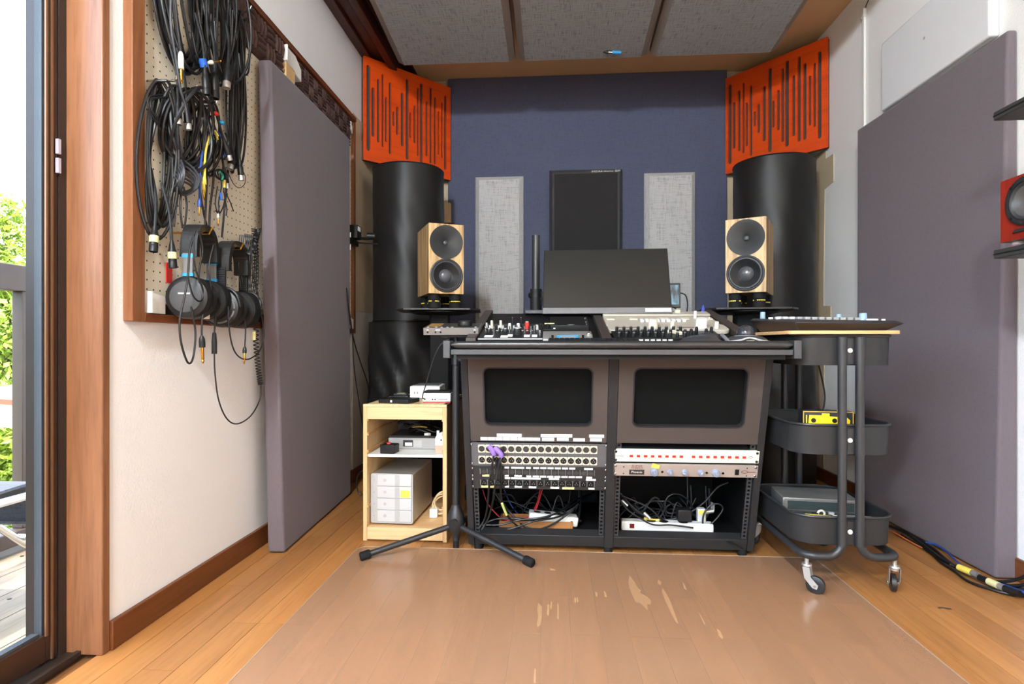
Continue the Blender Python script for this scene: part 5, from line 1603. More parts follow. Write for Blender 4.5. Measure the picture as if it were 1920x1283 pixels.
# LCD device
ld = thing('lcd_recorder', 'silver desktop device with a glowing blue display below the monitor', 'recorder', (0.052, 1.948, 0.7485), (R(6), 0, 0))
ld.scale = (1, 1, 0.78)
MB().prism([(0.0, 0.004), (0.0, 0.02), (0.022, 0.036), (0.10, 0.045), (0.10, 0.02)], -0.085, 0.085, YZ).build('case', ALU, ld, bevel=0.002)
M_ = Matrix.Translation((0, 0.0, 0.02)) @ Matrix.Rotation(R(36), 4, 'X')
MB().box(-0.036, 0.036, 0.001, 0.026, 0.0005, 0.0016, M_).build('display', emit('lcd_blue', (60, 180, 235), 0.9), ld)
MB().box(-0.028, 0.028, 0.008, 0.018, 0.0017, 0.0022, M_).build('display_window', emit('lcd_text_area', (206, 176, 176), 0.7), ld)
for x in (-0.052, 0.052):
    MB().box(x - 0.004, x + 0.004, 0.004, 0.024, 0.0005, 0.003, M_).build('button', BLACK, ld)
MB().sphere((0.073, 0.03, 0.04), 0.009, 14, 8).build('jog_knob', CHROME, ld)
MB().box(-0.085, 0.085, -0.001, 0.002, 0.003, 0.0075).build('base_strip', WHITE, ld)
bb = deckthing('black_module', 'flat black module behind the glowing blue display', 'module', 0.062, 0.13)
MB().box(-0.07, 0.07, 0.0, 0.16, 0.0, 0.035).build('case', BLACK, bb, bevel=0.002)
for y in (0.02, 0.06, 0.13):
    MB().cyl((0.062, y, 0.035), (0.062, y, 0.0375), 0.004, n=10).build('screw', CHROME, bb)
MB().prism([(-0.012, 0), (0.012, 0), (0, -0.006)], 0.0, 0.0006, TR(0.005, 0.012, 0.0351)).build('emblem', LIGHTG, bb)
# computer keyboard in front
kb = thing('computer_keyboard', 'thin dark keyboard lying between armrest and displays', 'keyboard', (0.135, 1.882, 0.7455), (R(9), 0, 0))
MB().prism([(-0.048, 0), (0.04, 0), (0.04, 0.014), (-0.048, 0.007)], -0.15, 0.15, YZ).build('base', mat('graphite_keyboard', (70, 70, 72), 0.5), kb, bevel=0.001)
ky = MB()
for r_ in range(5):
    for c in range(17):
        y = -0.043 + r_ * 0.0162; x = -0.146 + c * 0.0172
        z = 0.0075 + (y + 0.048) * 0.0795
        ky.box(x, x + 0.0155, y, y + 0.0145, z - 0.001, z + 0.0042)
kk = ky.build('keys', BLACK, kb); kk['kind'] = 'stuff'
for x in (-0.13, 0.13):
    MB().box(x - 0.01, x + 0.01, 0.028, 0.036, -0.0135, 0.001).build('foot', BLACK, kb)
    MB().box(x - 0.01, x + 0.01, -0.046, -0.04, -0.0005, 0.001).build('foot', BLACK, kb)
# black knob bank
kbk = deckthing('knob_bank', 'black unit with rows of tall black knobs in the right console bay', 'controller', 0.345, 0.0)
MB().box(-0.135, 0.225, 0.0, 0.115, 0.0, 0.018).build('body', BLACK, kbk, bevel=0.001)
for r_ in range(3):
    for c in range(10):
        knob(kbk, -0.118 + c * 0.0245 + 0.008 * (r_ % 2), 0.022 + r_ * 0.034, 0.018, 0.0062, 0.014 + 0.003 * r_, BLACK, cap=GREY)
for c in range(4):
    knob(kbk, 0.125 + c * 0.025, 0.03 + 0.03 * (c % 2), 0.018, 0.0062, 0.024, BLACK, cap=DARKM)
for c in range(9):
    MB().box(-0.112 + c * 0.0195, -0.098 + c * 0.0195, -0.0012, 0.0, 0.007, 0.014).build('white_marking', WHITEP, kbk)
pg = MB(); pg.prism([(-0.024, 0.0), (0.016, 0.0), (0.022, -0.03), (0.006, -0.034), (-0.004, -0.012), (-0.024, -0.008)], 0.0, 0.012, TR(0.078, 0.075, 0.018))
pg.build('grey_plug', CREAM, kbk, bevel=0.002)
# cream mixer behind it
CRM = mat('cream_grey_mixer', (184, 176, 162), 0.45, var=0.06)
cm = deckthing('cream_mixer', 'cream audio mixer with white knobs under the right side of the monitor', 'mixer', 0.42, 0.13)
MB().prism(rrect(0.43, 0.115, 0.03, 5, 0, 0.058), 0.0, 0.016).build('front_section', CRM, cm, bevel=0.003)
MB().box(-0.215, 0.213, 0.12, 0.36, 0.0, 0.011).build('rear_section', CRM, cm, bevel=0.003)
knob(cm, 0.122, 0.05, 0.016, 0.0205, 0.034, WHITE, 'main_knob', taper=0.95)
knob(cm, -0.05, 0.06, 0.016, 0.0175, 0.03, CREAM, 'second_knob', taper=0.95)
knob(cm, 0.172, 0.035, 0.016, 0.0075, 0.024, WHITE, 'small_knob', taper=0.95)
knob(cm, 0.018, 0.05, 0.016, 0.0075, 0.024, CREAM, 'small_knob', taper=0.95)
knob(cm, 0.145, 0.24, 0.011, 0.006, 0.03, WHITE, 'lever_knob', taper=0.95)
for c in range(9):
    MB().box(-0.08 + c * 0.02, -0.066 + c * 0.02, 0.165, 0.19, 0.011, 0.021).build('button', WHITE, cm, bevel=0.002)
for c in range(5):
    MB().box(0.155 + 0.009 * c, 0.161 + 0.009 * c, 0.14 + 0.02 * c, 0.15 + 0.02 * c, 0.011, 0.019).build('button', CREAM, cm)
for x0, x1 in ((-0.19, -0.10), (0.035, 0.095)):
    MB().box(x0, x1, 0.04, 0.054, 0.016, 0.0166).build('fader_slot', mat('brown_slot', (112, 88, 74), 0.6), cm)
for x in (-0.19, -0.1, 0.02, 0.1, 0.19):
    MB().box(x - 0.016, x + 0.016, 0.205, 0.235, 0.011, 0.016).build('ledge', CREAM, cm, bevel=0.002)
MB().box(-0.215, 0.213, 0.27, 0.33, 0.011, 0.022).build('rear_rail', CRM, cm, bevel=0.004)
MB().lathe([(0.013, 0), (0.013, 0.008), (0.010, 0.011), (0.0005, 0.011)], 18, TR(0.09, 0.31, 0.022)).build('round_button', mat('ivory_button', (226, 222, 190), 0.4), cm)
# small display
sd = thing('small_display', 'small black display with a blue picture beside the monitor', 'display', (0.487, 2.43, 0.889), (R(-6), 0, R(-6)))
MB().box(-0.048, 0.048, -0.006, 0.006, 0.01, 0.115).build('case', BLACK, sd, bevel=0.002)
MB().box(-0.041, 0.041, -0.0066, -0.006, 0.024, 0.106).build('screen', emit('blue_picture', (20, 46, 66), 0.6, (120, 190, 216)), sd)
MB().tube([(0.02, 0.0, 0.012), (0.03, -0.012, 0.0), (0.01, -0.012, -0.012)], 0.0022, 7, smooth=3).build('foot', BLACK, sd)
MB().box(0.0, 0.05, -0.02, 0.012, -0.017, -0.010).build('stand', BLACK, sd, bevel=0.001)
MB().tube([(0.046, 0.004, 0.075), (0.07, 0.01, 0.065), (0.078, 0.012, 0.03), (0.074, 0.01, -0.012)], 0.003, 7, smooth=6).build('lead', CABLE, sd)
bc = MB().prism([(-0.006, 0), (0.007, 0), (0.009, 0.012), (0.006, 0.034), (0.001, 0.036), (-0.003, 0.022)], -0.003, 0.003, FRONT).build('blue_clip', mat('blue_clip_plastic', (46, 62, 160), 0.4), loc=(0.623, 2.42, 0.876), bevel=0.001)
tag(bc, 'small blue plastic clip standing at the back of the cream mixer', 'clip')
# mouse and trackball
ms = thing('wing_mouse', 'low black wing-shaped mouse left of the trackball', 'mouse', (0.475, 1.862, 0.7385))
ms.scale = (1.12, 1.0, 1.25)
MO = mat('satin_black_mouse', (56, 56, 58), 0.3, var=0.04)
n_, m2 = 28, 8
vs = []
for j in range(m2 + 1):
    f = j / m2
    for i in range(n_):
        a = 2 * math.pi * i / n_
        x = 0.072 * math.cos(a) * (1 - 0.9 * f ** 1.6)
        y = 0.062 * math.sin(a) * (1 - 0.85 * f ** 1.6)
        z = 0.028 * math.sin(f * math.pi / 2) * (1 + 0.35 * y / 0.062)
        vs.append((x, y, max(0, z)))
fs = [(j * n_ + i, j * n_ + (i + 1) % n_, (j + 1) * n_ + (i + 1) % n_, (j + 1) * n_ + i) for j in range(m2) for i in range(n_)]
fs += [tuple(reversed(range(n_))), tuple(range(m2 * n_, (m2 + 1) * n_))]
MB().add(vs, fs).build('shell', MO, ms, angle=60)
MB().box(-0.055, 0.05, -0.0635, -0.06, 0.001, 0.004).build('front_strip', LIGHTG, ms)
MB().add([(v[0] * 0.5 + 0.03, v[1] * 0.55 + 0.045, v[2] * 1.15 + 0.004) for v in vs], fs).build('thumb_wing', MO, ms, angle=60)
tb = thing('trackball', 'black trackball mouse with a large dark ball next to the trolley', 'trackball', (0.618, 1.865, 0.7385), (0, 0, R(-8)))
vs2 = []
for j in range(m2 + 1):
    f = j / m2
    for i in range(n_):
        a = 2 * math.pi * i / n_
        k = 1 - 0.55 * f
        x = 0.074 * math.cos(a) * k * (1 + 0.12 * math.cos(2 * a))
        y = 0.066 * math.sin(a) * k
        z = 0.034 * math.sin(f * math.pi / 2)
        vs2.append((x, y, z))
MB().add(vs2, fs).build('base', MO, tb, angle=60)
MB().sphere((0, 0.012, 0.041), 0.0285, 28, 16).build('ball', mat('glossy_dark_ball', (62, 62, 66), 0.12, 0.3, var=0.03), tb)
MB().tube([(0.032 * math.cos(2 * math.pi * i / 28), 0.012 + 0.032 * math.sin(2 * math.pi * i / 28), 0.034) for i in range(28)], 0.003, 7, closed=True).build('ball_ring', GREY, tb)
MB().tube([(-0.062, -0.035, 0.016), (-0.03, -0.058, 0.02), (0.0, -0.05, 0.028), (0.03, -0.058, 0.02), (0.062, -0.035, 0.016)], 0.003, 7, smooth=5).build('button_edge', LIGHTG, tb)
MB().box(-0.01, 0.012, -0.058, -0.054, 0.016, 0.0195).build('emblem', YELLOWB, tb)
MB().tube([(-0.055, -0.03, 0.012), (-0.066, 0.0, 0.03), (-0.072, 0.02, 0.038)], [0.003, 0.004, 0.006], 8, smooth=4).build('side_lever', GREY, tb)

# ---- monitor on its pole
mo = thing('monitor', 'wide flat black monitor tilted back over the console', 'monitor', (0.222, 2.35, 0.872), (R(-22), 0, R(-1.5)))
SCR = mat('matt_black_screen', (34, 34, 33), 0.3, var=0.03)
MB().box(-0.262, 0.262, 0.0, 0.022, 0.0, 0.305).build('housing', BLACK, mo, bevel=0.002)
MB().box(-0.258, 0.258, -0.0012, 0.0, 0.028, 0.301).build('screen', SCR, mo)
MB().box(-0.262, 0.262, -0.003, 0.0, 0.0, 0.0265).build('lower_bezel', mat('grey_bezel', (112, 111, 112), 0.4), mo, bevel=0.001)
MB().box(0.155, 0.258, -0.0038, -0.003, 0.006, 0.0215).build('sticker', WHITEP, mo)
MB().box(-0.02, 0.02, -0.0034, -0.003, 0.011, 0.015).build('badge', GREY, mo)
MB().box(-0.1, 0.1, 0.022, 0.045, 0.06, 0.24).build('rear_housing', BLACK, mo, bevel=0.004)
po = thing('monitor_pole', 'thick black monitor pole with a clamp rising left of the monitor', 'monitor arm', (-0.073, 2.52, 0.89))
MB().cyl((0, 0, 0.0), (0, 0, 0.338), 0.0178, n=24).build('pole', mat('satin_black_pole', (42, 42, 41), 0.35), po)
MB().cyl((0, 0, 0.006), (0, 0, 0.10), 0.026, n=24).build('collar', BLACKM, po)
MB().cyl((0, 0, 0.066), (0, 0, 0.078), 0.0275, n=24).build('collar_ring', BLACK, po)
MB().cyl((-0.03, -0.012, 0.072), (-0.02, -0.008, 0.072), 0.012, n=12).build('knob', BLACK, po)
MB().box(-0.045, 0.04, -0.075, 0.03, -0.012, 0.004).build('base_plate', RAILG, po, bevel=0.002)
MB().tube([(0.02, 0.0, 0.055), (0.06, -0.02, 0.06), (0.15, -0.04, 0.085), (0.27, -0.05, 0.115)], 0.016, 12, smooth=4).build('arm', BLACKM, po)
MB().cyl((0.035, -0.005, 0.03), (0.035, -0.005, 0.09), 0.018, n=16).build('joint', BLACKM, po)

# ---- wooden loudspeakers on black stands
ZEB = wood('zebrano_veneer', (150, 110, 66), (216, 182, 130), 'z', 1.3, 0.4, contrast=(0.38, 0.6), stripes=26, bmp=0.03)
CONE = mat('black_cone', (38, 38, 40), 0.38, var=0.06)
GUIDE = mat('dark_grey_waveguide', (40, 40, 41), 0.6, var=0.04)
DUST = mat('satin_dust_cap', (78, 78, 82), 0.28, var=0.03)
SURR = mat('rubber_surround', (48, 48, 50), 0.5)
def speaker(label, loc_, rz):
    t = thing('loudspeaker', label, 'loudspeaker', loc_, (0, 0, rz), 'zebrano loudspeakers beside the monitor')
    w_, h_, d_ = 0.165, 0.322, 0.25
    cb_ = MB().box(-w_ / 2, w_ / 2, 0.03, d_, 0.0, h_)
    cb_.plate(rrect(w_, h_, 0.0015, 2, 0, h_ / 2), [circ(0.0775, 48, 0, h_ - 0.0835), circ(0.0775, 48, 0, 0.0835)], -0.03, 0.0, FRONT)
    cb_.build('cabinet', ZEB, t, smooth=False)
    cz = h_ - 0.0835
    M = TR(0, 0, cz) @ FRONT
    wg = MB().lathe([(0.0785, -0.001), (0.0785, 0.0025), (0.074, 0.0022), (0.05, -0.006), (0.03, -0.013), (0.015, -0.019), (0.0115, -0.022)], 44, M, cap=False).build('waveguide', GUIDE, t)
    MB().lathe([(0.0115, -0.0215), (0.011, -0.018), (0.0085, -0.015), (0.004, -0.013), (0.0003, -0.0125)], 20, M).build('tweeter_dome', DUST, wg)
    cz = 0.0835
    M = TR(0, 0, cz) @ FRONT
    wf = MB().lathe([(0.0785, -0.001), (0.0785, 0.004), (0.073, 0.006), (0.070, 0.005)], 44, M, cap=False).build('woofer_frame', SURR, t)
    MB().lathe([(0.071, 0.004), (0.067, 0.0075), (0.062, 0.0075), (0.057, 0.003)], 44, M, cap=False).build('surround', SURR, wf)
    MB().lathe([(0.058, 0.0035), (0.05, -0.003), (0.036, -0.013), (0.028, -0.019), (0.001, -0.02)], 44, M, cap=False).build('cone', CONE, wf)
    MB().lathe([(0.0315, -0.0165), (0.028, -0.010), (0.021, -0.005), (0.011, -0.002), (0.0003, -0.001)], 36, M, cap=False).build('dust_cap', DUST, wf)
    return t
speaker('zebrano loudspeaker on the left stand, in front of the dark corner trap', (-0.489, 2.60, 0.9805), R(25))
speaker('zebrano loudspeaker on the right stand, above the trackball', (0.834, 2.53, 0.971), R(-27))
def stand(label, x, y, z, rz):
    t = thing('speaker_stand', label, 'speaker stand', (x, y, 0), (0, 0, rz), 'black speaker stands')
    MB().prism([(-0.2, -0.02), (-0.155, -0.09), (0.155, -0.09), (0.2, -0.02), (0.2, 0.18), (0.15, 0.235), (-0.15, 0.235), (-0.2, 0.18)], z - 0.008, z).build('top_plate', mat('satin_black_plate', (38, 38, 38), 0.3), t, bevel=0.001)
    MB().lathe([(0.03, 0), (0.12, 0.006), (0.145, 0.012), (0.145, 0.016), (0.03, 0.016)], 30, TR(0, 0.08, z - 0.027)).build('under_dish', BLACK, t)
    MB().box(-0.045, 0.045, 0.03, 0.13, 0.02, z - 0.02).build('column', RUBBER, t, bevel=0.006)
    MB().box(-0.13, 0.13, -0.02, 0.2, 0.0, 0.02).build('base_plate', BLACKM, t, bevel=0.003)
    return t
stand('black speaker stand with a flat top plate under the left zebrano speaker', -0.545, 2.70, 0.915, R(6))
stand('black speaker stand with a flat top plate under the right zebrano speaker', 0.872, 2.60, 0.906, R(-6))
fb = MB().lathe([(0.026, 0.0), (0.0265, 0.004), (0.0265, 0.024), (0.024, 0.027), (0.024, 0.035), (0.0265, 0.038), (0.0265, 0.060), (0.025, 0.0645)], 22).mesh('foot_body', RUBBER)
yb_ = MB()
for i in range(22):
    a = 2 * math.pi * i / 22
    if i % 11 not in (9, 10):
        yb_.box(0.0242, 0.0252, -0.0028, 0.0028, 0.0285, 0.0335, Matrix.Rotation(a, 4, 'Z'))
ybm = yb_.mesh('yellow_print', YELLOW)
for (cx, cy, cz, rz, side, near, far) in ((-0.489, 2.60, 0.9155, R(25), 'left', 'beside the corner trap', 'towards the monitor'), (0.834, 2.53, 0.9065, R(-27), 'right', 'towards the monitor', 'beside the corner trap')):
    for dx, dy in ((-0.05, 0.04), (0.05, 0.035), (-0.05, 0.2), (0.05, 0.2)):
        p = Vector((dx, dy, 0)); p.rotate(Euler((0, 0, rz)))
        lab = '%s black isolation foot with yellow print under the %s speaker, %s' % ('front' if dy < 0.1 else 'rear', side, near if dx < 0 else far)
        t = thing('isolation_foot', lab, 'isolation foot', (cx + p.x, cy + p.y, cz), (0, 0, dx * 20), 'isolation feet under the zebrano speakers')
        put('foot_body', fb, t, (0, 0, 0)); put('yellow_print', ybm, t, (0, 0, 0))

# ---- pine cabinet with shelves
cab = thing('pine_cabinet', 'small open pine cabinet with a white shelf left of the desk', 'cabinet', (-0.557, 2.115, 0.0))
cw, chh, cdp = 0.161, 0.52, 0.44
for s in (-1, 1):
    sd_ = MB()
    x0, x1 = (s * cw - 0.016, s * cw) if s > 0 else (s * cw, s * cw + 0.016)
    zs = [0.0, 0.118, 0.128, 0.327, 0.337, 0.402, 0.412, 0.467, 0.477, chh]
    sd_.box(x0, x1, 0, cdp, 0, chh)
    panel = sd_.build('side', PINE, cab, bevel=0.002)
    for z in (0.125, 0.335, 0.40, 0.455):
        xi = x1 if s < 0 else x0
        MB().box(xi - (0.0 if s < 0 else 0.004), xi + (0.004 if s < 0 else 0.0), 0.004, cdp - 0.01, z, z + 0.009).build('runner', wood('pine_runner', (196, 140, 84), (220, 170, 112), 'y', 1, 0.6), panel)
MB().box(-cw + 0.016, cw - 0.016, 0.0, 0.018, chh - 0.058, chh - 0.012).build('top_rail', PINEX, cab, bevel=0.001)
MB().box(-cw, cw, -0.001, cdp, chh - 0.012, chh).build('top', wood('pine_top', (208, 168, 116), (230, 202, 158), 'y', 1, 0.5, contrast=(0.2, 0.7)), cab, bevel=0.002)
MB().box(-cw + 0.016, cw - 0.016, 0.0, 0.018, 0.006, 0.052).build('bottom_rail', PINEX, cab, bevel=0.001)
MB().box(-cw + 0.016, cw - 0.016, 0.018, cdp - 0.002, 0.038, 0.052).build('bottom_board', wood('knotty_pine', (214, 160, 104), (242, 202, 146), 'x', 1, 0.5), cab)
MB().box(-cw + 0.0165, cw - 0.0165, 0.006, cdp - 0.02, 0.318, 0.328).build('shelf', WHITE, cab, bevel=0.001)
cy0 = 2.115
# what stands in and on it
rb_ = thing('drive_enclosure', 'silver four-bay drive enclosure in the bottom of the pine cabinet', 'drive enclosure', (-0.615, cy0 + 0.03, 0.0525), (0, 0, R(-2)))
MB().box(-0.083, 0.083, 0.003, 0.30, 0.008, 0.196).build('case', ALU, rb_, bevel=0.006, seg=3)
MB().prism(rrect(0.166, 0.19, 0.008, 4, 0, 0.102), 0, 0.005, TR(0, 0.004, 0) @ FRONT).build('front_frame', LIGHTG, rb_)
DRV = mat('pale_drive_tray', (204, 204, 204), 0.4, 0.3, var=0.03)
for i in range(4):
    z = 0.014 + 0.0455 * i
    d_ = MB().box(-0.056, 0.078, -0.005, -0.001, z, z + 0.0435).build('drive_tray', DRV, rb_, bevel=0.001)
    MB().box(0.014, 0.032, -0.006, -0.005, z + 0.001, z + 0.0425).build('latch', LIGHTG, d_)
    MB().cyl((-0.026, -0.005, z + 0.022), (-0.026, -0.006, z + 0.022), 0.006, n=14).build('lock', LIGHTG, d_)
    MB().cyl((-0.07, -0.0012, z + 0.02), (-0.07, -0.0018, z + 0.02), 0.0015, n=8).build('light', GREY, rb_)
MB().box(0.036, 0.072, -0.0062, -0.005, 0.108, 0.136).build('sticky_note', YELLOW, rb_)
for x in (-0.06, 0.06):
    for y in (0.03, 0.27):
        MB().cyl((x, y, 0), (x, y, 0.009), 0.009, n=12).build('foot', RUBBER, rb_)
rt = thing('network_switch', 'flat grey network box with a green sticker on the white shelf', 'network box', (-0.54, cy0 + 0.12, 0.3285))
MB().box(-0.115, 0.115, 0.0, 0.18, 0.0, 0.044).build('case', mat('grey_box_metal', (160, 158, 156), 0.45, 0.3), rt, bevel=0.002)
MB().box(-0.112, 0.112, 0.004, 0.178, 0.044, 0.052).build('top_cover', BLACK, rt)
MB().box(-0.055, -0.015, -0.0006, 0.0, 0.010, 0.036).build('black_label', DARKM, rt)
MB().box(-0.047, -0.018, -0.001, -0.0006, 0.013, 0.026).build('white_label', WHITEP, rt)
MB().box(-0.012, 0.022, -0.0006, 0.0, 0.008, 0.036).build('white_label', LIGHTG, rt)
MB().prism([(0.012 * math.cos(2 * math.pi * i / 16), 0.005 * math.sin(2 * math.pi * i / 16)) for i in range(16)], 0, 0.0006, TR(-0.08, 0.0, 0.017) @ FRONT).build('green_sticker', mat('green_sticker', (40, 140, 110), 0.5), rt)
hp = thing('cable_heap', 'heap of black cables lying on the grey network box', 'cable', (-0.535, cy0 + 0.2, 0.381))
rr2 = random.Random(8)
for k in range(9):
    c0 = Vector((rr2.uniform(-0.05, 0.05), rr2.uniform(-0.03, 0.04), 0.006 + 0.006 * k))
    ra = rr2.uniform(0.035, 0.06)
    pts = [c0 + Vector((ra * math.cos(u), ra * 0.75 * math.sin(u), 0.006 * math.sin(3 * u + k))) for u in [2 * math.pi * j / 14 for j in range(14)]]
    MB().tube(pts, 0.0036, 7, closed=True, smooth=3).build('loop', CABLE, hp)
MB().tube([(-0.03, -0.05, 0.03), (0.0, -0.055, 0.034), (0.03, -0.05, 0.03)], 0.003, 7, smooth=4).build('yellow_lead', mat('dull_yellow_cable', (150, 120, 30), 0.5), hp)
cn_ = MB().prism([(-0.012, -0.004), (0.004, -0.008), (0.014, 0.0), (0.006, 0.009), (-0.006, 0.006)], 0, 0.01, TR(-0.5, cy0 + 0.135, 0.381)).build('white_connector', WHITE, bevel=0.001)
tag(cn_, 'small white connector lying at the front edge of the network box', 'connector')
bx_ = thing('button_box', 'small black box with a red button on the white shelf', 'button box', (-0.627, cy0 + 0.035, 0.3285), (0, 0, R(-8)))
MB().box(-0.029, 0.029, -0.02, 0.03, 0.0, 0.034).build('case', BLACK, bx_, bevel=0.003)
MB().cyl((-0.003, 0.004, 0.034), (-0.003, 0.004, 0.040), 0.0085, n=16).build('button', RED, bx_, bevel=0.001)
fg = thing('white_socket_block', 'white gadget with a dark dot on a pink block on the white shelf', 'gadget', (-0.427, cy0 + 0.045, 0.3285))
MB().box(-0.02, 0.012, -0.012, 0.014, 0.0, 0.03).build('pink_block', mat('pinkish_wood', (206, 164, 142), 0.5), fg, bevel=0.001)
MB().prism([(-0.021, 0.0), (0.013, 0.0), (0.013, 0.05), (0.0, 0.05), (-0.014, 0.042), (-0.021, 0.028)], 0, 0.028, TR(0, 0.016, 0.03) @ FRONT).build('body', WHITE, fg, bevel=0.002)
MB().cyl((0.003, -0.0125, 0.052), (0.003, -0.0132, 0.052), 0.0032, n=12).build('dark_dot', BLACK, fg)
MB().cyl((-0.012, 0.002, 0.07), (-0.012, 0.002, 0.086), 0.0055, n=12).build('peg', WHITE, fg)
cb = thing('beige_cable_coil', 'coil of beige cable with a white adapter in the bottom of the cabinet', 'cable', (-0.452, cy0 + 0.16, 0.0525))
BGE = mat('beige_cable', (214, 184, 140), 0.5)
for k in range(7):
    c0 = Vector((rr2.uniform(-0.006, 0.012), rr2.uniform(-0.02, 0.02), 0.045 + 0.003 * k))
    ra = 0.034 + 0.002 * (k % 3)
    ax = rr2.uniform(-0.5, 0.5)
    pts = [c0 + Vector((ra * math.cos(u) * 0.95, 0.014 * math.sin(u + ax) + 0.002 * k, ra * math.sin(u) * 0.95 + 0.006 * math.cos(u))) for u in [2 * math.pi * j / 14 for j in range(14)]]
    MB().tube(pts, 0.0028, 7, closed=True, smooth=3).build('loop', BGE, cb)
MB().box(-0.038, -0.006, -0.035, 0.0, 0.0, 0.036).build('adapter', WHITE, cb, bevel=0.003)
mn = thing('mini_computer', 'white mini computer at the back of the pine cabinet top', 'computer', (-0.523, cy0 + 0.19, 0.5205), (0, 0, R(3)))
MB().box(-0.062, 0.062, 0.0, 0.16, 0.003, 0.054).build('case', WHITE, mn, bevel=0.004)
MB().box(-0.058, 0.058, 0.006, 0.155, 0.0, 0.003).build('base', GREY, mn)
MB().box(-0.05, 0.05, 0.02, 0.15, 0.054, 0.057).build('top_plate', mat('grey_top_plate', (96, 96, 96), 0.4), mn)
for x in (-0.042, -0.03):
    MB().box(x - 0.0012, x + 0.0012, -0.0006, 0.0, 0.022, 0.031).build('port', BLACK, mn)
aw = thing('audio_box', 'flat white box with a black lid and front sockets beside the mini computer', 'interface', (-0.445, cy0 + 0.06, 0.5205), (0, 0, R(2)))
MB().box(-0.058, 0.052, 0.0, 0.1, 0.003, 0.037).build('case', WHITE, aw, bevel=0.003)
MB().box(-0.055, 0.05, 0.003, 0.098, 0.037, 0.043).build('lid', BLACK, aw, bevel=0.001)
for x in (-0.048, -0.018, -0.008):
    MB().cyl((x, 0.0, 0.013), (x, -0.0012, 0.013), 0.003, n=12).build('socket', BLACK, aw)
MB().box(0.004, 0.04, -0.0008, 0.0, 0.0125, 0.0145).build('slot', BLACK, aw)
MB().box(-0.055, 0.05, 0.002, 0.098, 0.0, 0.003).build('base', RED, aw)
hd = thing('portable_drive', 'flat black portable drive at the front of the cabinet top', 'drive', (-0.605, cy0 + 0.03, 0.5205), (0, 0, R(-14)))
MB().box(-0.064, 0.064, -0.01, 0.085, 0.0, 0.016).build('case', BLACK, hd, bevel=0.002)
MB().box(-0.012, -0.004, -0.0106, -0.01, 0.004, 0.012).build('logo', WHITE, hd)
hd2 = thing('portable_drive', 'small black dock behind the flat portable drive', 'drive', (-0.628, cy0 + 0.19, 0.5205), (0, 0, R(5)))
MB().box(-0.036, 0.036, 0.0, 0.06, 0.0, 0.014).build('case', BLACK, hd2, bevel=0.002)
MB().box(-0.028, 0.028, 0.01, 0.05, 0.014, 0.022).build('upper_case', DARKM, hd2, bevel=0.002)
MB().box(-0.015, 0.018, 0.016, 0.04, 0.022, 0.0225).build('logo', YELLOWB, hd2)
cable('jack_lead', 'thin grey lead rising from the flat white box to the desk end', [[(-0.493, 2.172, 0.535), (-0.497, 2.15, 0.545), (-0.478, 2.12, 0.59), (-0.452, 2.08, 0.65), (-0.43, 2.05, 0.70), (-0.40, 2.02, 0.745), (-0.37, 2.03, 0.765)]], 0.0022, CABLEG, group='leads behind the pine cabinet')

# ---- microphone stand with a small interface on top
st = thing('microphone_stand', 'black tripod microphone stand between the pine cabinet and the desk', 'stand', (-0.3525, 2.062, 0.0))
SB = mat('stand_black', (36, 36, 38), 0.45, var=0.05)
MB().cyl((0, 0, 0.03), (0, 0, 0.70), 0.0125, n=18).build('lower_tube', SB, st)
MB().cyl((0, 0, 0.68), (0, 0, 0.772), 0.008, n=14).build('upper_tube', DARKM, st)
MB().cyl((0, 0, 0.672), (0, 0, 0.712), 0.018, 0.015, 18).build('clutch', BLACK, st)
MB().cyl((0.01, -0.004, 0.69), (0.045, -0.012, 0.682), 0.009, 0.012, 12).build('clutch_knob', BLACK, st)
MB().lathe([(0.012, 0.0), (0.014, 0.012), (0.026, 0.03), (0.032, 0.05), (0.03, 0.08), (0.02, 0.105), (0.014, 0.12)], 20, TR(0, 0, 0.04)).build('hub', SB, st)
MB().cyl((0, -0.03, 0.105), (0, -0.04, 0.105), 0.012, n=14).build('hub_knob', BLACK, st)
MB().cyl((0, 0, 0.0), (0, 0, 0.045), 0.011, n=14).build('foot_tube', BLACK, st)
for (ex, ey) in ((-0.302, -0.145), (0.283, -0.162), (0.0, 0.30)):
    d_ = Vector((ex, ey, 0)).normalized()
    lg = MB().tube([d_ * 0.022 + Vector((0, 0, 0.082)), Vector((ex, ey, 0.016))], 0.0105, 12).build('leg', SB, st)
    e = Vector((ex, ey, 0.016)); dd = (e - (d_ * 0.022 + Vector((0, 0, 0.082)))).normalized()
    MB().tube([e - dd * 0.03, e - dd * 0.026, e + dd * 0.004, e + dd * 0.008], [0.013, 0.0155, 0.0155, 0.011], 14).build('rubber_tip', RUBBER, lg)
pl_ = MB().box(-0.05, 0.05, -0.04, 0.06, 0.772, 0.779).build('tray', BLACK, st)
ifc = thing('audio_controller', 'flat grey desktop controller with a round knob on the microphone stand', 'controller', (-0.36, 2.0, 0.7795), (R(9), 0, 0))
MB().box(-0.0985, 0.0985, 0.0, 0.13, 0.0, 0.0255).build('case', mat('taupe_grey_metal', (122, 116, 112), 0.45, 0.2, var=0.04), ifc, bevel=0.001)
MB().box(-0.096, 0.097, 0.002, 0.128, 0.0255, 0.0262).build('top_face', DARKM, ifc)
MB().box(-0.09, -0.045, 0.03, 0.12, 0.0262, 0.0268).build('display_pane', mat('amber_reflection', (150, 112, 54), 0.3), ifc)  # display face with a warm wood reflection put into its colour
MB().lathe([(0.026, 0.0), (0.027, 0.006), (0.023, 0.017), (0.0005, 0.018)], 26, TR(0.042, 0.06, 0.0262)).build('volume_knob', BLACK, ifc)
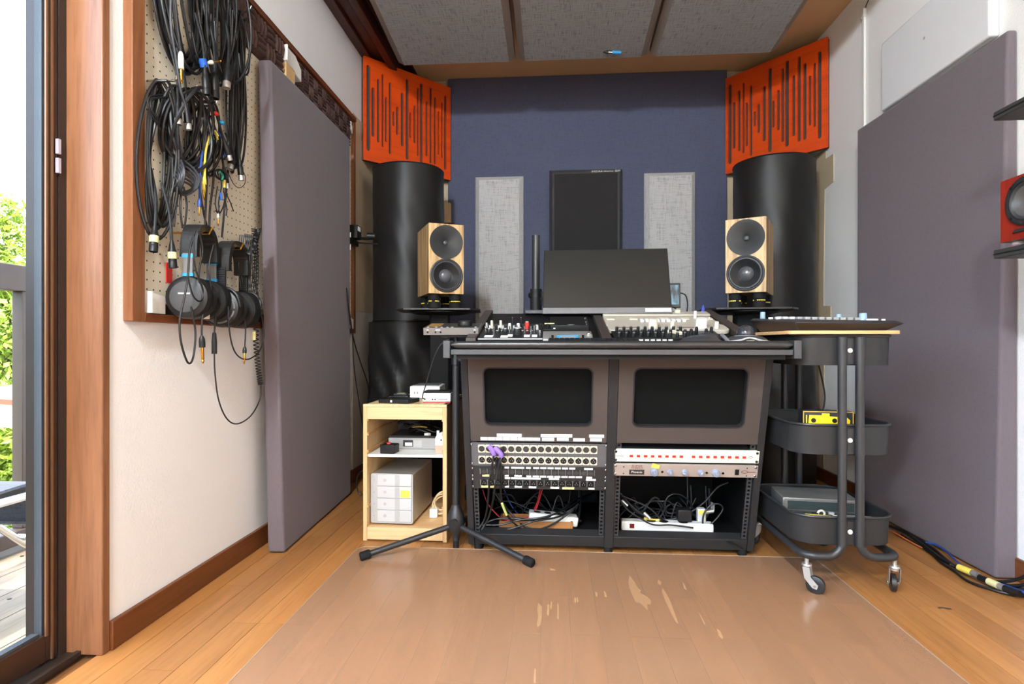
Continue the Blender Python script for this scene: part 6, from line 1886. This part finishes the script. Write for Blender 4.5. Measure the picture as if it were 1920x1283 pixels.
for x in (-0.083, -0.055, -0.0365, 0.0855):
    MB().cyl((x, 0.0, 0.010), (x, -0.0008, 0.010), 0.0036, n=14).build('socket', BLACK, ifc)
for x, w_ in ((-0.083, 0.007), (-0.046, 0.016), (0.0855, 0.007)):
    MB().box(x - w_ / 2, x + w_ / 2, -0.0006, 0.0, 0.0165, 0.0195).build('white_marking', WHITEP, ifc)
for x in (-0.083, -0.053, -0.034, -0.013, 0.004, 0.088):
    MB().box(x - 0.004, x + 0.004, 0.006, 0.014, 0.0262, 0.0278).build('button', LIGHTG, ifc)


# ================================================================== TROLLEY
TRB = mat('trolley_charcoal', (44, 44, 45), 0.45, 0.05, spec=0.3, var=0.04, bmp=0.05, bs=900)
TRT = mat('trolley_tube', (48, 48, 50), 0.38, 0.15, var=0.04)
tro = thing('utility_trolley', 'charcoal three-tier metal trolley on casters right of the desk', 'trolley', (0.885, 1.975, 0.0))
hx, hy = 0.148, 0.198
def basket(z0, z1, label):
    n = 7
    r_ = 0.068
    outer = rrect(2 * hx, 2 * hy, r_, n)
    inner = rrect(2 * hx - 0.004, 2 * hy - 0.004, r_ - 0.002, n)
    k = len(outer)
    vs = [(x * 0.985, y * 0.985, z0) for x, y in outer] + [(x, y, z1) for x, y in outer] + [(x, y, z1) for x, y in inner] + [(x * 0.985, y * 0.985, z0 + 0.002) for x, y in inner]
    fs = [tuple(reversed(range(k))), tuple(range(3 * k, 4 * k))]
    for j in range(3):
        fs += [(j * k + i, j * k + (i + 1) % k, (j + 1) * k + (i + 1) % k, (j + 1) * k + i) for i in range(k)]
    b = MB().add(vs, fs).build('basket', TRB, tro)
    MB().tube([(x, y, z1) for x, y in rrect(2 * hx + 0.003, 2 * hy + 0.003, r_, n)], 0.0042, 8, closed=True).build('rim', TRT, b)
    return b
levels = ((0.683, 0.772), (0.413, 0.503), (0.142, 0.226))
for z0, z1 in levels:
    b = basket(z0, z1, '')
    for s in (-1, 1):
        yy = s * (hy + 0.006)
        MB().box(-0.018, 0.024, min(s * hy, yy), max(s * hy, yy), z0 + 0.004, z1 - 0.01).build('bracket', TRT, b)
        M = TR(0.004, yy, (z0 + z1) / 2) @ (FRONT if s < 0 else Matrix.Rotation(math.pi, 4, 'Z') @ FRONT)
        MB().lathe([(0.0075, 0), (0.0075, 0.001), (0.0055, 0.0035), (0.0005, 0.0042)], 16, M).build('screw', WHITE, b)
        # ferrules where the basket clips to the tubes
        for x in (-0.0225, 0.0285):
            MB().cyl((x, s * (hy + 0.013), z0 + 0.002), (x, s * (hy + 0.013), z1 - 0.004), 0.0138, n=16).build('ferrule', TRT, b)
def tubeframe(s):
    x0 = -0.0225 if s < 0 else 0.0285
    xo = -0.132 if s < 0 else 0.142
    yv = hy + 0.013
    zb = 0.112
    pts = []
    def arc(c, r_, a0, a1, u, v):
        for i in range(7):
            a = R(a0 + (a1 - a0) * i / 6)
            pts.append(Vector(c) + Vector(u) * (r_ * math.cos(a)) + Vector(v) * (r_ * math.sin(a)))
    pts.append(Vector((x0, -yv, 0.765)))
    r1 = 0.045
    sg = -1 if s < 0 else 1
    arc((x0 + sg * r1, -yv, zb + r1), r1, 180, 270, (sg, 0, 0), (0, 0, 1))
    r2 = 0.04
    arc((xo - sg * r2, -yv + r2, zb), r2, 270, 360, (sg, 0, 0), (0, 1, 0))
    arc((xo - sg * r2, yv - r2, zb), r2, 0, 90, (sg, 0, 0), (0, 1, 0))
    arc((x0 + sg * r1, yv, zb + r1), r1, 270, 180, (sg, 0, 0), (0, 0, 1))
    pts.append(Vector((x0, yv, 0.765)))
    MB().tube(pts, 0.0122, 14).build('tube_frame', TRT, tro)
    return xo
for s in (-1, 1):
    xo = tubeframe(s)
    for yy, sw in ((-(hy + 0.002), 1), (hy + 0.002, -1)):
        cx, cyy = xo - (0.008 if s > 0 else -0.012), yy
        c = MB()
        ang = R(-35) if s < 0 else R(70)
        if sw < 0:
            ang = R(150)
        Mc = TR(cx, cyy, 0.0) @ Matrix.Rotation(ang, 4, 'Z')
        cst = MB().lathe([(0.006, 0.086), (0.0135, 0.086), (0.0145, 0.080), (0.0105, 0.077), (0.0105, 0.072)], 16, Mc)
        cst.cyl(Mc @ Vector((0, 0, 0.072)), Mc @ Vector((0, 0, 0.103)), 0.006, n=12)
        cs_ = cst.build('caster', ALU, tro)
        fk = MB()
        for e in (-1, 1):
            prof = [(-0.009, 0.078), (0.010, 0.078), (0.014, 0.05), (0.034, 0.03), (0.03, 0.018), (0.018, 0.02), (-0.004, 0.045)]
            fk.prism(prof, e * 0.0135 - 0.001, e * 0.0135 + 0.001, Mc @ Matrix(((1, 0, 0, 0), (0, 0, 1, 0), (0, 1, 0, 0), (0, 0, 0, 1))))
        fk.build('fork', ALU, cs_)
        Mw = Mc @ TR(0.024, 0, 0.0265) @ Matrix.Rotation(R(90), 4, 'X')
        MB().lathe([(0.010, -0.009), (0.020, -0.0085), (0.0262, -0.006), (0.0265, 0.0), (0.0262, 0.006), (0.020, 0.0085), (0.010, 0.009)], 26, Mw).build('wheel', mat('black_caster_rubber', (34, 34, 36), 0.35), cs_)
        MB().cyl(Mw @ Vector((0, 0, -0.0155)), Mw @ Vector((0, 0, 0.0155)), 0.004, n=10).build('axle', CHROME, cs_)
bo = thing('wooden_board', 'thin bamboo board lying across the top trolley tray', 'board', (0.872, 1.978, 0.7765))
MB().prism(rrect(0.328, 0.43, 0.02, 4), 0.0, 0.011).build('board', wood('bamboo', (206, 154, 96), (236, 192, 138), 'x', 1, 0.45, stripes=14), bo, bevel=0.0015)

# pad controller on the board
pc = thing('pad_controller', 'black wedge controller with white pads and pale blue knobs on the bamboo board', 'controller', (0.884, 1.95, 0.788))
CTB = mat('soft_black_case', (52, 48, 50), 0.5, var=0.05)
bv = [(-0.128, -0.145, 0), (0.128, -0.145, 0), (0.128, 0.175, 0), (-0.128, 0.175, 0)]
mv = [(-0.158, -0.185, 0.024), (0.158, -0.185, 0.020), (0.158, 0.205, 0.040), (-0.158, 0.205, 0.046)]
tv = [(-0.15, -0.165, 0.034), (0.145, -0.165, 0.029), (0.145, 0.195, 0.046), (-0.15, 0.195, 0.053)]
MB().hexa(bv, mv).build('lower_case', CTB, pc, bevel=0.003)
MB().hexa(mv, tv).build('upper_case', CTB, pc, bevel=0.002)
def top_z(x, y):
    fx = (x + 0.15) / 0.295; fy = (y + 0.165) / 0.36
    a = 0.034 + (0.029 - 0.034) * fx; b = 0.053 + (0.046 - 0.053) * fx
    return a + (b - a) * fy
PADW = mat('white_pad', (222, 222, 220), 0.4); PADG = mat('grey_pad', (150, 150, 148), 0.45)
for r_ in range(5):
    for c in range(8):
        x = -0.105 + c * 0.021; y = -0.14 + r_ * 0.055
        z = top_z(x, y)
        MB().box(x - 0.008, x + 0.008, y - 0.012, y + 0.012, z - 0.001, z + 0.008).build('pad', PADG if r_ < 2 else PADW, pc, bevel=0.002)
for x, y, r_, h_ in ((-0.135, 0.14, 0.009, 0.024), (0.078, -0.11, 0.0115, 0.022), (0.088, 0.06, 0.009, 0.02)):
    knob(pc, x, y, top_z(x, y), r_, h_, mat('pale_blue_knob', (150, 178, 206), 0.4), 'blue_knob', taper=0.95)
for x, y, w_ in ((0.105, -0.13, 0.034), (0.135, -0.135, 0.012), (0.118, -0.07, 0.03), (-0.138, 0.03, 0.016), (-0.136, -0.03, 0.016)):
    z = top_z(x, y)
    MB().prism([(w_ / 2 * math.cos(2 * math.pi * i / 16), w_ / 3 * math.sin(2 * math.pi * i / 16)) for i in range(16)], 0, 0.006, TR(x - 0.01, y, z - 0.001)).build('white_button', WHITE, pc)

# yellow box in the middle tray
yb2 = thing('yellow_pedal', 'yellow box with dark round cut-outs standing in the middle trolley tray', 'pedal', (0.846, 1.815, 0.4155), (0, 0, R(-6)))
MB().box(-0.072, 0.072, 0.0, 0.05, 0.0, 0.124).build('case', DARKM, yb2, bevel=0.002)
YEL = mat('bright_yellow_print', (244, 214, 30), 0.45, var=0.04)
MB().prism([(-0.058, 0.072), (0.06, 0.072), (0.062, 0.098), (0.054, 0.106), (0.004, 0.109), (0.004, 0.118), (-0.018, 0.118), (-0.018, 0.112), (-0.054, 0.112), (-0.056, 0.094)], 0.0, 0.001, FRONT).build('yellow_print', YEL, yb2)
MB().box(-0.0635, -0.0605, -0.001, 0.0, 0.08, 0.112).build('yellow_stripe', YEL, yb2)
for x in (-0.042, 0.018, 0.045):
    MB().cyl((x, -0.001, 0.096), (x, -0.0022, 0.096), 0.007, n=16).build('dark_cutout', BLACK, yb2)
fr_ = MB()
for a in ((-0.072, 0.072, 0.1215, 0.124), (-0.072, -0.0695, 0.0, 0.1215), (0.0695, 0.072, 0.0, 0.1215)):
    fr_.box(a[0], a[1], -0.0008, 0.0, a[2], a[3])
fr_.build('yellow_outline', mat('ochre_line', (206, 160, 62), 0.5), yb2)
MB().sphere((0.038, 0.02, 0.124), 0.006, 12, 6, top=True).build('button', WHITE, yb2)
# devices in the bottom tray
mb_ = thing('metal_module', 'worn grey metal module lying at the back of the bottom trolley tray', 'module', (0.875, 1.95, 0.1445), (0, 0, R(-7)))
MB().box(-0.115, 0.115, -0.03, 0.12, 0.055, 0.098).build('case', mat('worn_steel', (126, 124, 120), 0.4, 0.5, var=0.25, vs=30), mb_, bevel=0.003)
MB().box(-0.1, 0.1, -0.0308, -0.03, 0.06, 0.088).build('front_face', mat('dark_teal_panel', (44, 54, 54), 0.35, var=0.3, vs=40), mb_)
MB().box(-0.112, 0.112, -0.028, 0.118, 0.0, 0.055).build('lower_case', DARKM, mb_)
m3 = thing('metal_module', 'second grey metal module with a ring knob at the front of the bottom tray', 'module', (0.872, 1.872, 0.1445), (0, 0, R(-6)))
MB().box(-0.1, 0.105, -0.06, 0.035, 0.0, 0.06).build('case', mat('worn_steel_light', (150, 148, 146), 0.35, 0.5, var=0.2, vs=30), m3, bevel=0.003)
MB().box(-0.092, 0.1, -0.055, 0.026, 0.06, 0.0606).build('top_face', MATS['dark_teal_panel'], m3)
MB().tube([(-0.03 + 0.010 * math.cos(2 * math.pi * i / 18), -0.03, 0.071 + 0.010 * math.sin(2 * math.pi * i / 18)) for i in range(18)], 0.0035, 7, closed=True).build('ring_knob', CREAM, m3)
MB().box(-0.056, -0.04, -0.035, -0.025, 0.06, 0.074).build('switch', BLACK, m3)
MB().box(-0.02, 0.0, -0.04, -0.03, 0.06, 0.07).build('switch', BLACK, m3)
MB().box(-0.006, 0.008, -0.03, -0.02, 0.066, 0.076).build('connector', LIGHTG, m3)
yl = MB().box(-0.045, 0.04, -0.006, 0.006, 0.0, 0.004).build('yellow_strip', YELLOW, loc=(0.82, 1.803, 0.219), rot=(0, R(3), R(-4)))
tag(yl, 'short yellow strip at the front rim of the bottom trolley tray', 'strip')
wpz = MB().box(-0.05, 0.06, -0.012, 0.012, 0.0, 0.003).build('white_card', WHITEP, loc=(0.915, 1.808, 0.214), rot=(R(8), 0, R(-3)))
tag(wpz, 'white card lying at the front of the bottom trolley tray', 'card')

# leads hanging behind the trolley
cable('hanging_lead', 'black lead hanging from the desk end to the trolley tray', [[(0.70, 2.3, 0.60), (0.72, 2.26, 0.59), (0.735, 2.22, 0.55), (0.75, 2.17, 0.508)]], 0.003, group='leads behind the trolley')
cable('hanging_lead', 'thin black lead hanging between the trolley poles', [[(0.97, 2.16, 0.685), (0.985, 2.165, 0.63), (0.995, 2.16, 0.56), (0.985, 2.15, 0.50), (0.97, 2.13, 0.42)]], 0.0028, group='leads behind the trolley')

# ================================================================== FLOOR: mat, wear, cables
mt = thing('chair_mat', 'clear hazy vinyl chair mat on the floor in front of the desk', 'floor mat', (0.1, 1.45, 0.0))
VIN = clear('hazy_vinyl', 0.7, (252, 246, 240), (196, 158, 126), 0.2, 0.36)
MB().prism(rrect(1.62, 1.20, 0.04, 6, 0.0, 0.0), 0.0012, 0.0032).build('sheet', VIN, mt)
MB().tube([(x, y, 0.0024) for x, y in rrect(1.62, 1.20, 0.04, 6)], 0.0014, 6, closed=True).build('edge', clear('vinyl_edge', 0.5, (250, 246, 240), (214, 196, 176), 0.2, 0.5), mt)
BARE = mat('bare_wood_patch', (250, 214, 164), 0.6, var=0.12, vs=40)
def wear(pts):
    o = Vector((sum(p[0] for p in pts) / len(pts), sum(p[1] for p in pts) / len(pts), 0.0))
    MB().prism([(p[0] - o.x, p[1] - o.y) for p in pts], 0.0001, 0.0006).build('wear_patch', BARE, fl, loc=o)
def wearpx(pts):
    a = sum(pts[i][0] * pts[(i + 1) % len(pts)][1] - pts[(i + 1) % len(pts)][0] * pts[i][1] for i in range(len(pts)))
    wear(pts if a > 0 else list(reversed(pts)))
wearpx([(0.248, 1.860, 0.000), (0.257, 1.807, 0.000), (0.261, 1.764, 0.000), (0.268, 1.746, 0.000), (0.262, 1.731, 0.000), (0.280, 1.703, 0.000), (0.286, 1.679, 0.000), (0.281, 1.655, 0.000), (0.271, 1.657, 0.000), (0.266, 1.618, 0.000), (0.259, 1.640, 0.000), (0.252, 1.663, 0.000), (0.240, 1.665, 0.000), (0.237, 1.707, 0.000), (0.235, 1.766, 0.000), (0.237, 1.806, 0.000)])
wearpx([(0.336, 1.770, 0.000), (0.340, 1.729, 0.000), (0.341, 1.673, 0.000), (0.338, 1.601, 0.000), (0.335, 1.546, 0.000), (0.331, 1.552, 0.000), (0.328, 1.606, 0.000), (0.327, 1.685, 0.000), (0.329, 1.743, 0.000)])
wearpx([(0.334, 1.833, 0.000), (0.341, 1.813, 0.000), (0.334, 1.789, 0.000), (0.327, 1.800, 0.000)])
wearpx([(-0.041, 1.642, 0.000), (-0.030, 1.619, 0.000), (-0.029, 1.556, 0.000), (-0.032, 1.514, 0.000), (-0.039, 1.500, 0.000), (-0.042, 1.514, 0.000), (-0.039, 1.561, 0.000), (-0.043, 1.596, 0.000)])
for p in ([(-0.014, 1.637, 0.000), (-0.009, 1.631, 0.000), (-0.010, 1.564, 0.000), (-0.016, 1.575, 0.000)], [(-0.004, 1.658, 0.000), (-0.001, 1.648, 0.000), (-0.003, 1.602, 0.000), (-0.007, 1.614, 0.000)], [(0.014, 1.649, 0.000), (0.018, 1.629, 0.000), (0.017, 1.547, 0.000), (0.013, 1.553, 0.000)], [(0.065, 1.688, 0.000), (0.070, 1.674, 0.000), (0.066, 1.646, 0.000), (0.063, 1.660, 0.000)], [(0.071, 1.688, 0.000), (0.075, 1.681, 0.000), (0.074, 1.654, 0.000), (0.071, 1.653, 0.000)],
          [(0.429, 1.525, 0.000), (0.435, 1.517, 0.000), (0.433, 1.481, 0.000), (0.428, 1.473, 0.000), (0.424, 1.491, 0.000)], [(0.407, 1.822, 0.000), (0.409, 1.798, 0.000), (0.406, 1.756, 0.000), (0.401, 1.770, 0.000)], [(-0.041, 1.309, 0.000), (-0.038, 1.305, 0.000), (-0.037, 1.252, 0.000), (-0.042, 1.255, 0.000)], [(0.405, 1.612, 0.000), (0.407, 1.596, 0.000), (0.406, 1.546, 0.000), (0.403, 1.548, 0.000)], [(-0.010, 1.899, 0.000), (0.007, 1.891, 0.000), (0.011, 1.882, 0.000), (-0.007, 1.881, 0.000)],
          [(0.128, 1.728, 0.000), (0.134, 1.722, 0.000), (0.132, 1.692, 0.000), (0.128, 1.699, 0.000)], [(0.155, 1.738, 0.000), (0.160, 1.723, 0.000), (0.160, 1.694, 0.000), (0.154, 1.694, 0.000)]):
    wearpx(p)
sp_ = MB().prism([(-0.016, -0.004), (-0.004, -0.001), (0.006, -0.007), (0.016, -0.008), (0.017, 0.0), (0.006, 0.004), (-0.006, 0.007), (-0.016, 0.004)], 0.0001, 0.0007).build('scuff_mark', mat('dark_scuff', (70, 56, 46), 0.7), fl, loc=(1.104, 1.69, 0))

FCB = [([(1.332, 2.459, 0.012), (1.372, 2.347, 0.012), (1.352, 2.184, 0.012), (1.329, 2.062, 0.012), (1.327, 1.981, 0.012), (1.340, 1.904, 0.012), (1.373, 1.842, 0.012), (1.419, 1.793, 0.012)], 0.006, CABLE, 'thick black cable running along the foot of the mauve panel'),
       ([(1.342, 2.439, 0.014), (1.370, 2.309, 0.014), (1.363, 2.157, 0.014), (1.336, 2.033, 0.014), (1.322, 1.949, 0.014), (1.345, 1.867, 0.014), (1.397, 1.765, 0.014)], 0.0055, CABLE, 'black cable second from the mauve panel on the floor'),
       ([(1.352, 2.313, 0.006), (1.339, 2.135, 0.006), (1.313, 2.024, 0.006), (1.307, 1.951, 0.006), (1.295, 1.874, 0.006), (1.315, 1.825, 0.006), (1.347, 1.787, 0.006), (1.405, 1.766, 0.006)], 0.0042, CABLE, 'black cable lying outermost on the floor by the trolley wall'),
       ([(1.365, 2.190, 0.020), (1.385, 2.163, 0.020), (1.376, 2.094, 0.020), (1.343, 1.980, 0.020), (1.336, 1.876, 0.020), (1.362, 1.807, 0.020), (1.387, 1.744, 0.020)], 0.0036, MATS['blue_cable'], 'dark blue cable on top of the floor cables'),
       ([(1.342, 2.344, 0.006), (1.338, 2.222, 0.006), (1.342, 2.125, 0.006), (1.332, 2.054, 0.006), (1.329, 1.997, 0.006)], 0.003, mat('orange_cable', (206, 110, 66), 0.5), 'orange cable between the black floor cables')]
for p, r_, m_, lab in FCB:
    cable('floor_cable', lab, [p], r_, m_, group='cables on the floor beside the trolley')
t, o = cable('floor_cable', 'black cable with yellow-taped plugs on the floor beside the trolley', [[(1.308, 1.977, 0.020), (1.332, 1.964, 0.012), (1.344, 1.938, 0.012), (1.344, 1.888, 0.012), (1.350, 1.848, 0.012), (1.357, 1.810, 0.012), (1.377, 1.768, 0.012)]], 0.005, group='cables on the floor beside the trolley')
for a, b, m_, r_ in (([(1.313, 1.941, 0.024)][0], [(1.323, 1.898, 0.024)][0], YELLOW, 0.0105), ([(1.323, 1.898, 0.024)][0], [(1.327, 1.878, 0.024)][0], GREY, 0.0095), ([(1.333, 1.843, 0.020)][0], [(1.338, 1.809, 0.020)][0], YELLOWB, 0.0105), ([(1.338, 1.809, 0.020)][0], [(1.342, 1.794, 0.020)][0], ALU, 0.0098), ([(1.326, 1.871, 0.020)][0], [(1.333, 1.843, 0.020)][0], BLACK, 0.0095), ([(1.342, 1.794, 0.020)][0], [(1.356, 1.755, 0.020)][0], BLACK, 0.0098)):
    MB().cyl(Vector(a) - o, Vector(b) - o, r_, n=12).build('plug' if m_ not in (YELLOW, YELLOWB) else 'tape', m_, t)
cable('rising_cable', 'black cable curving up from the floor beside the mauve panel end', [[(1.34, 1.87, 0.012), (1.36, 1.84, 0.02), (1.395, 1.80, 0.05), (1.42, 1.74, 0.13), (1.43, 1.66, 0.30), (1.435, 1.60, 0.6), (1.445, 1.55, 0.94)]], 0.0048, group='cables on the floor beside the trolley')
cable('rising_cable', 'lower black cable curving up at the right picture edge', [[(1.34, 1.84, 0.012), (1.37, 1.82, 0.016), (1.40, 1.77, 0.045), (1.425, 1.70, 0.10), (1.44, 1.60, 0.28), (1.45, 1.52, 0.6), (1.455, 1.48, 0.94)]], 0.0048, group='cables on the floor beside the trolley')

# ================================================================== WALL SHELVES WITH A RED SPEAKER, right edge
SHB = wood('black_stained_shelf', (40, 40, 40), (58, 57, 56), 'y', 1, 0.5, stripes=18)
for z, lab in ((1.353, 'upper black wall shelf at the right edge'), (0.978, 'lower black wall shelf carrying the red speaker')):
    s_ = thing('wall_shelf', lab, 'shelf', (1.3325, 1.36, z), group='black wall shelves')
    MB().box(-0.1375, 0.1365, -0.3, 0.275, 0.0, 0.0235).build('board', SHB, s_, bevel=0.002)
    MB().box(-0.139, -0.1375, -0.3, 0.275, 0.010, 0.013).build('edge_groove', BLACK, s_)
    MB().box(0.1245, 0.1365, -0.2, 0.14, -0.05, 0.0).build('wall_cleat', BLACK, s_)
rs = thing('red_speaker', 'red wooden speaker with a grey woofer on the lower wall shelf', 'loudspeaker', (1.203, 1.5385, 1.0185), (0, 0, R(-90)))
REDW = wood('red_veneer', (112, 24, 14), (148, 40, 24), 'z', 1, 0.35, stripes=12, bmp=0.03)
rb2 = MB().box(-0.082, 0.082, 0.025, 0.14, 0.0, 0.165)
rb2.plate(rrect(0.164, 0.165, 0.0015, 2, 0, 0.0825), [circ(0.052, 40, 0.0, 0.095)], -0.025, 0.0, FRONT)
rb2.build('cabinet', REDW, rs, smooth=False)
M = TR(0.0, 0, 0.095) @ FRONT
wf2 = MB().lathe([(0.062, 0.0), (0.062, 0.005), (0.058, 0.007), (0.050, 0.006), (0.049, 0.0)], 40, M, cap=False).build('woofer_frame', DARKM, rs)
MB().lathe([(0.050, 0.003), (0.046, 0.006), (0.042, 0.004), (0.039, 0.0)], 40, M, cap=False).build('surround', SURR, wf2)
MB().lathe([(0.040, 0.001), (0.03, -0.006), (0.018, -0.014), (0.0005, -0.015)], 36, M, cap=False).build('cone', mat('grey_cone', (78, 76, 76), 0.35), wf2)
for a in (45, 135, 225, 315):
    x, z = 0.056 * math.cos(R(a)), 0.056 * math.sin(R(a))
    MB().cyl((x, -0.005, 0.095 + z), (x, -0.0085, 0.095 + z), 0.004, n=10).build('bolt', BLACK, wf2)
MB().prism([(-0.04, 0.0), (0.04, 0.0), (0.03, 0.008), (-0.03, 0.008)], 0, 0.004, TR(0.0, 0, 0.018) @ FRONT).build('port', DARKM, rs)
for dx, dy in ((-0.065, 0.03), (0.065, 0.03), (-0.065, 0.1), (0.065, 0.1)):
    p = Vector((dx, dy, 0)); p.rotate(Euler((0, 0, R(-90))))
    t = thing('speaker_puck', 'white and pink puck under the red speaker, %s, %s' % ('front' if dy < 0.05 else 'rear', 'far end' if dx < 0 else 'near end'), 'puck', (1.203 + p.x, 1.5385 + p.y, 1.0017), group='pucks under the red speaker')
    MB().cyl((0, 0, 0), (0, 0, 0.0165), 0.013, n=18).build('puck_body', WHITE, t)
    MB().cyl((0, 0, 0.005), (0, 0, 0.0095), 0.0133, n=18).build('pink_band', mat('pink_print', (190, 120, 150), 0.5), t)
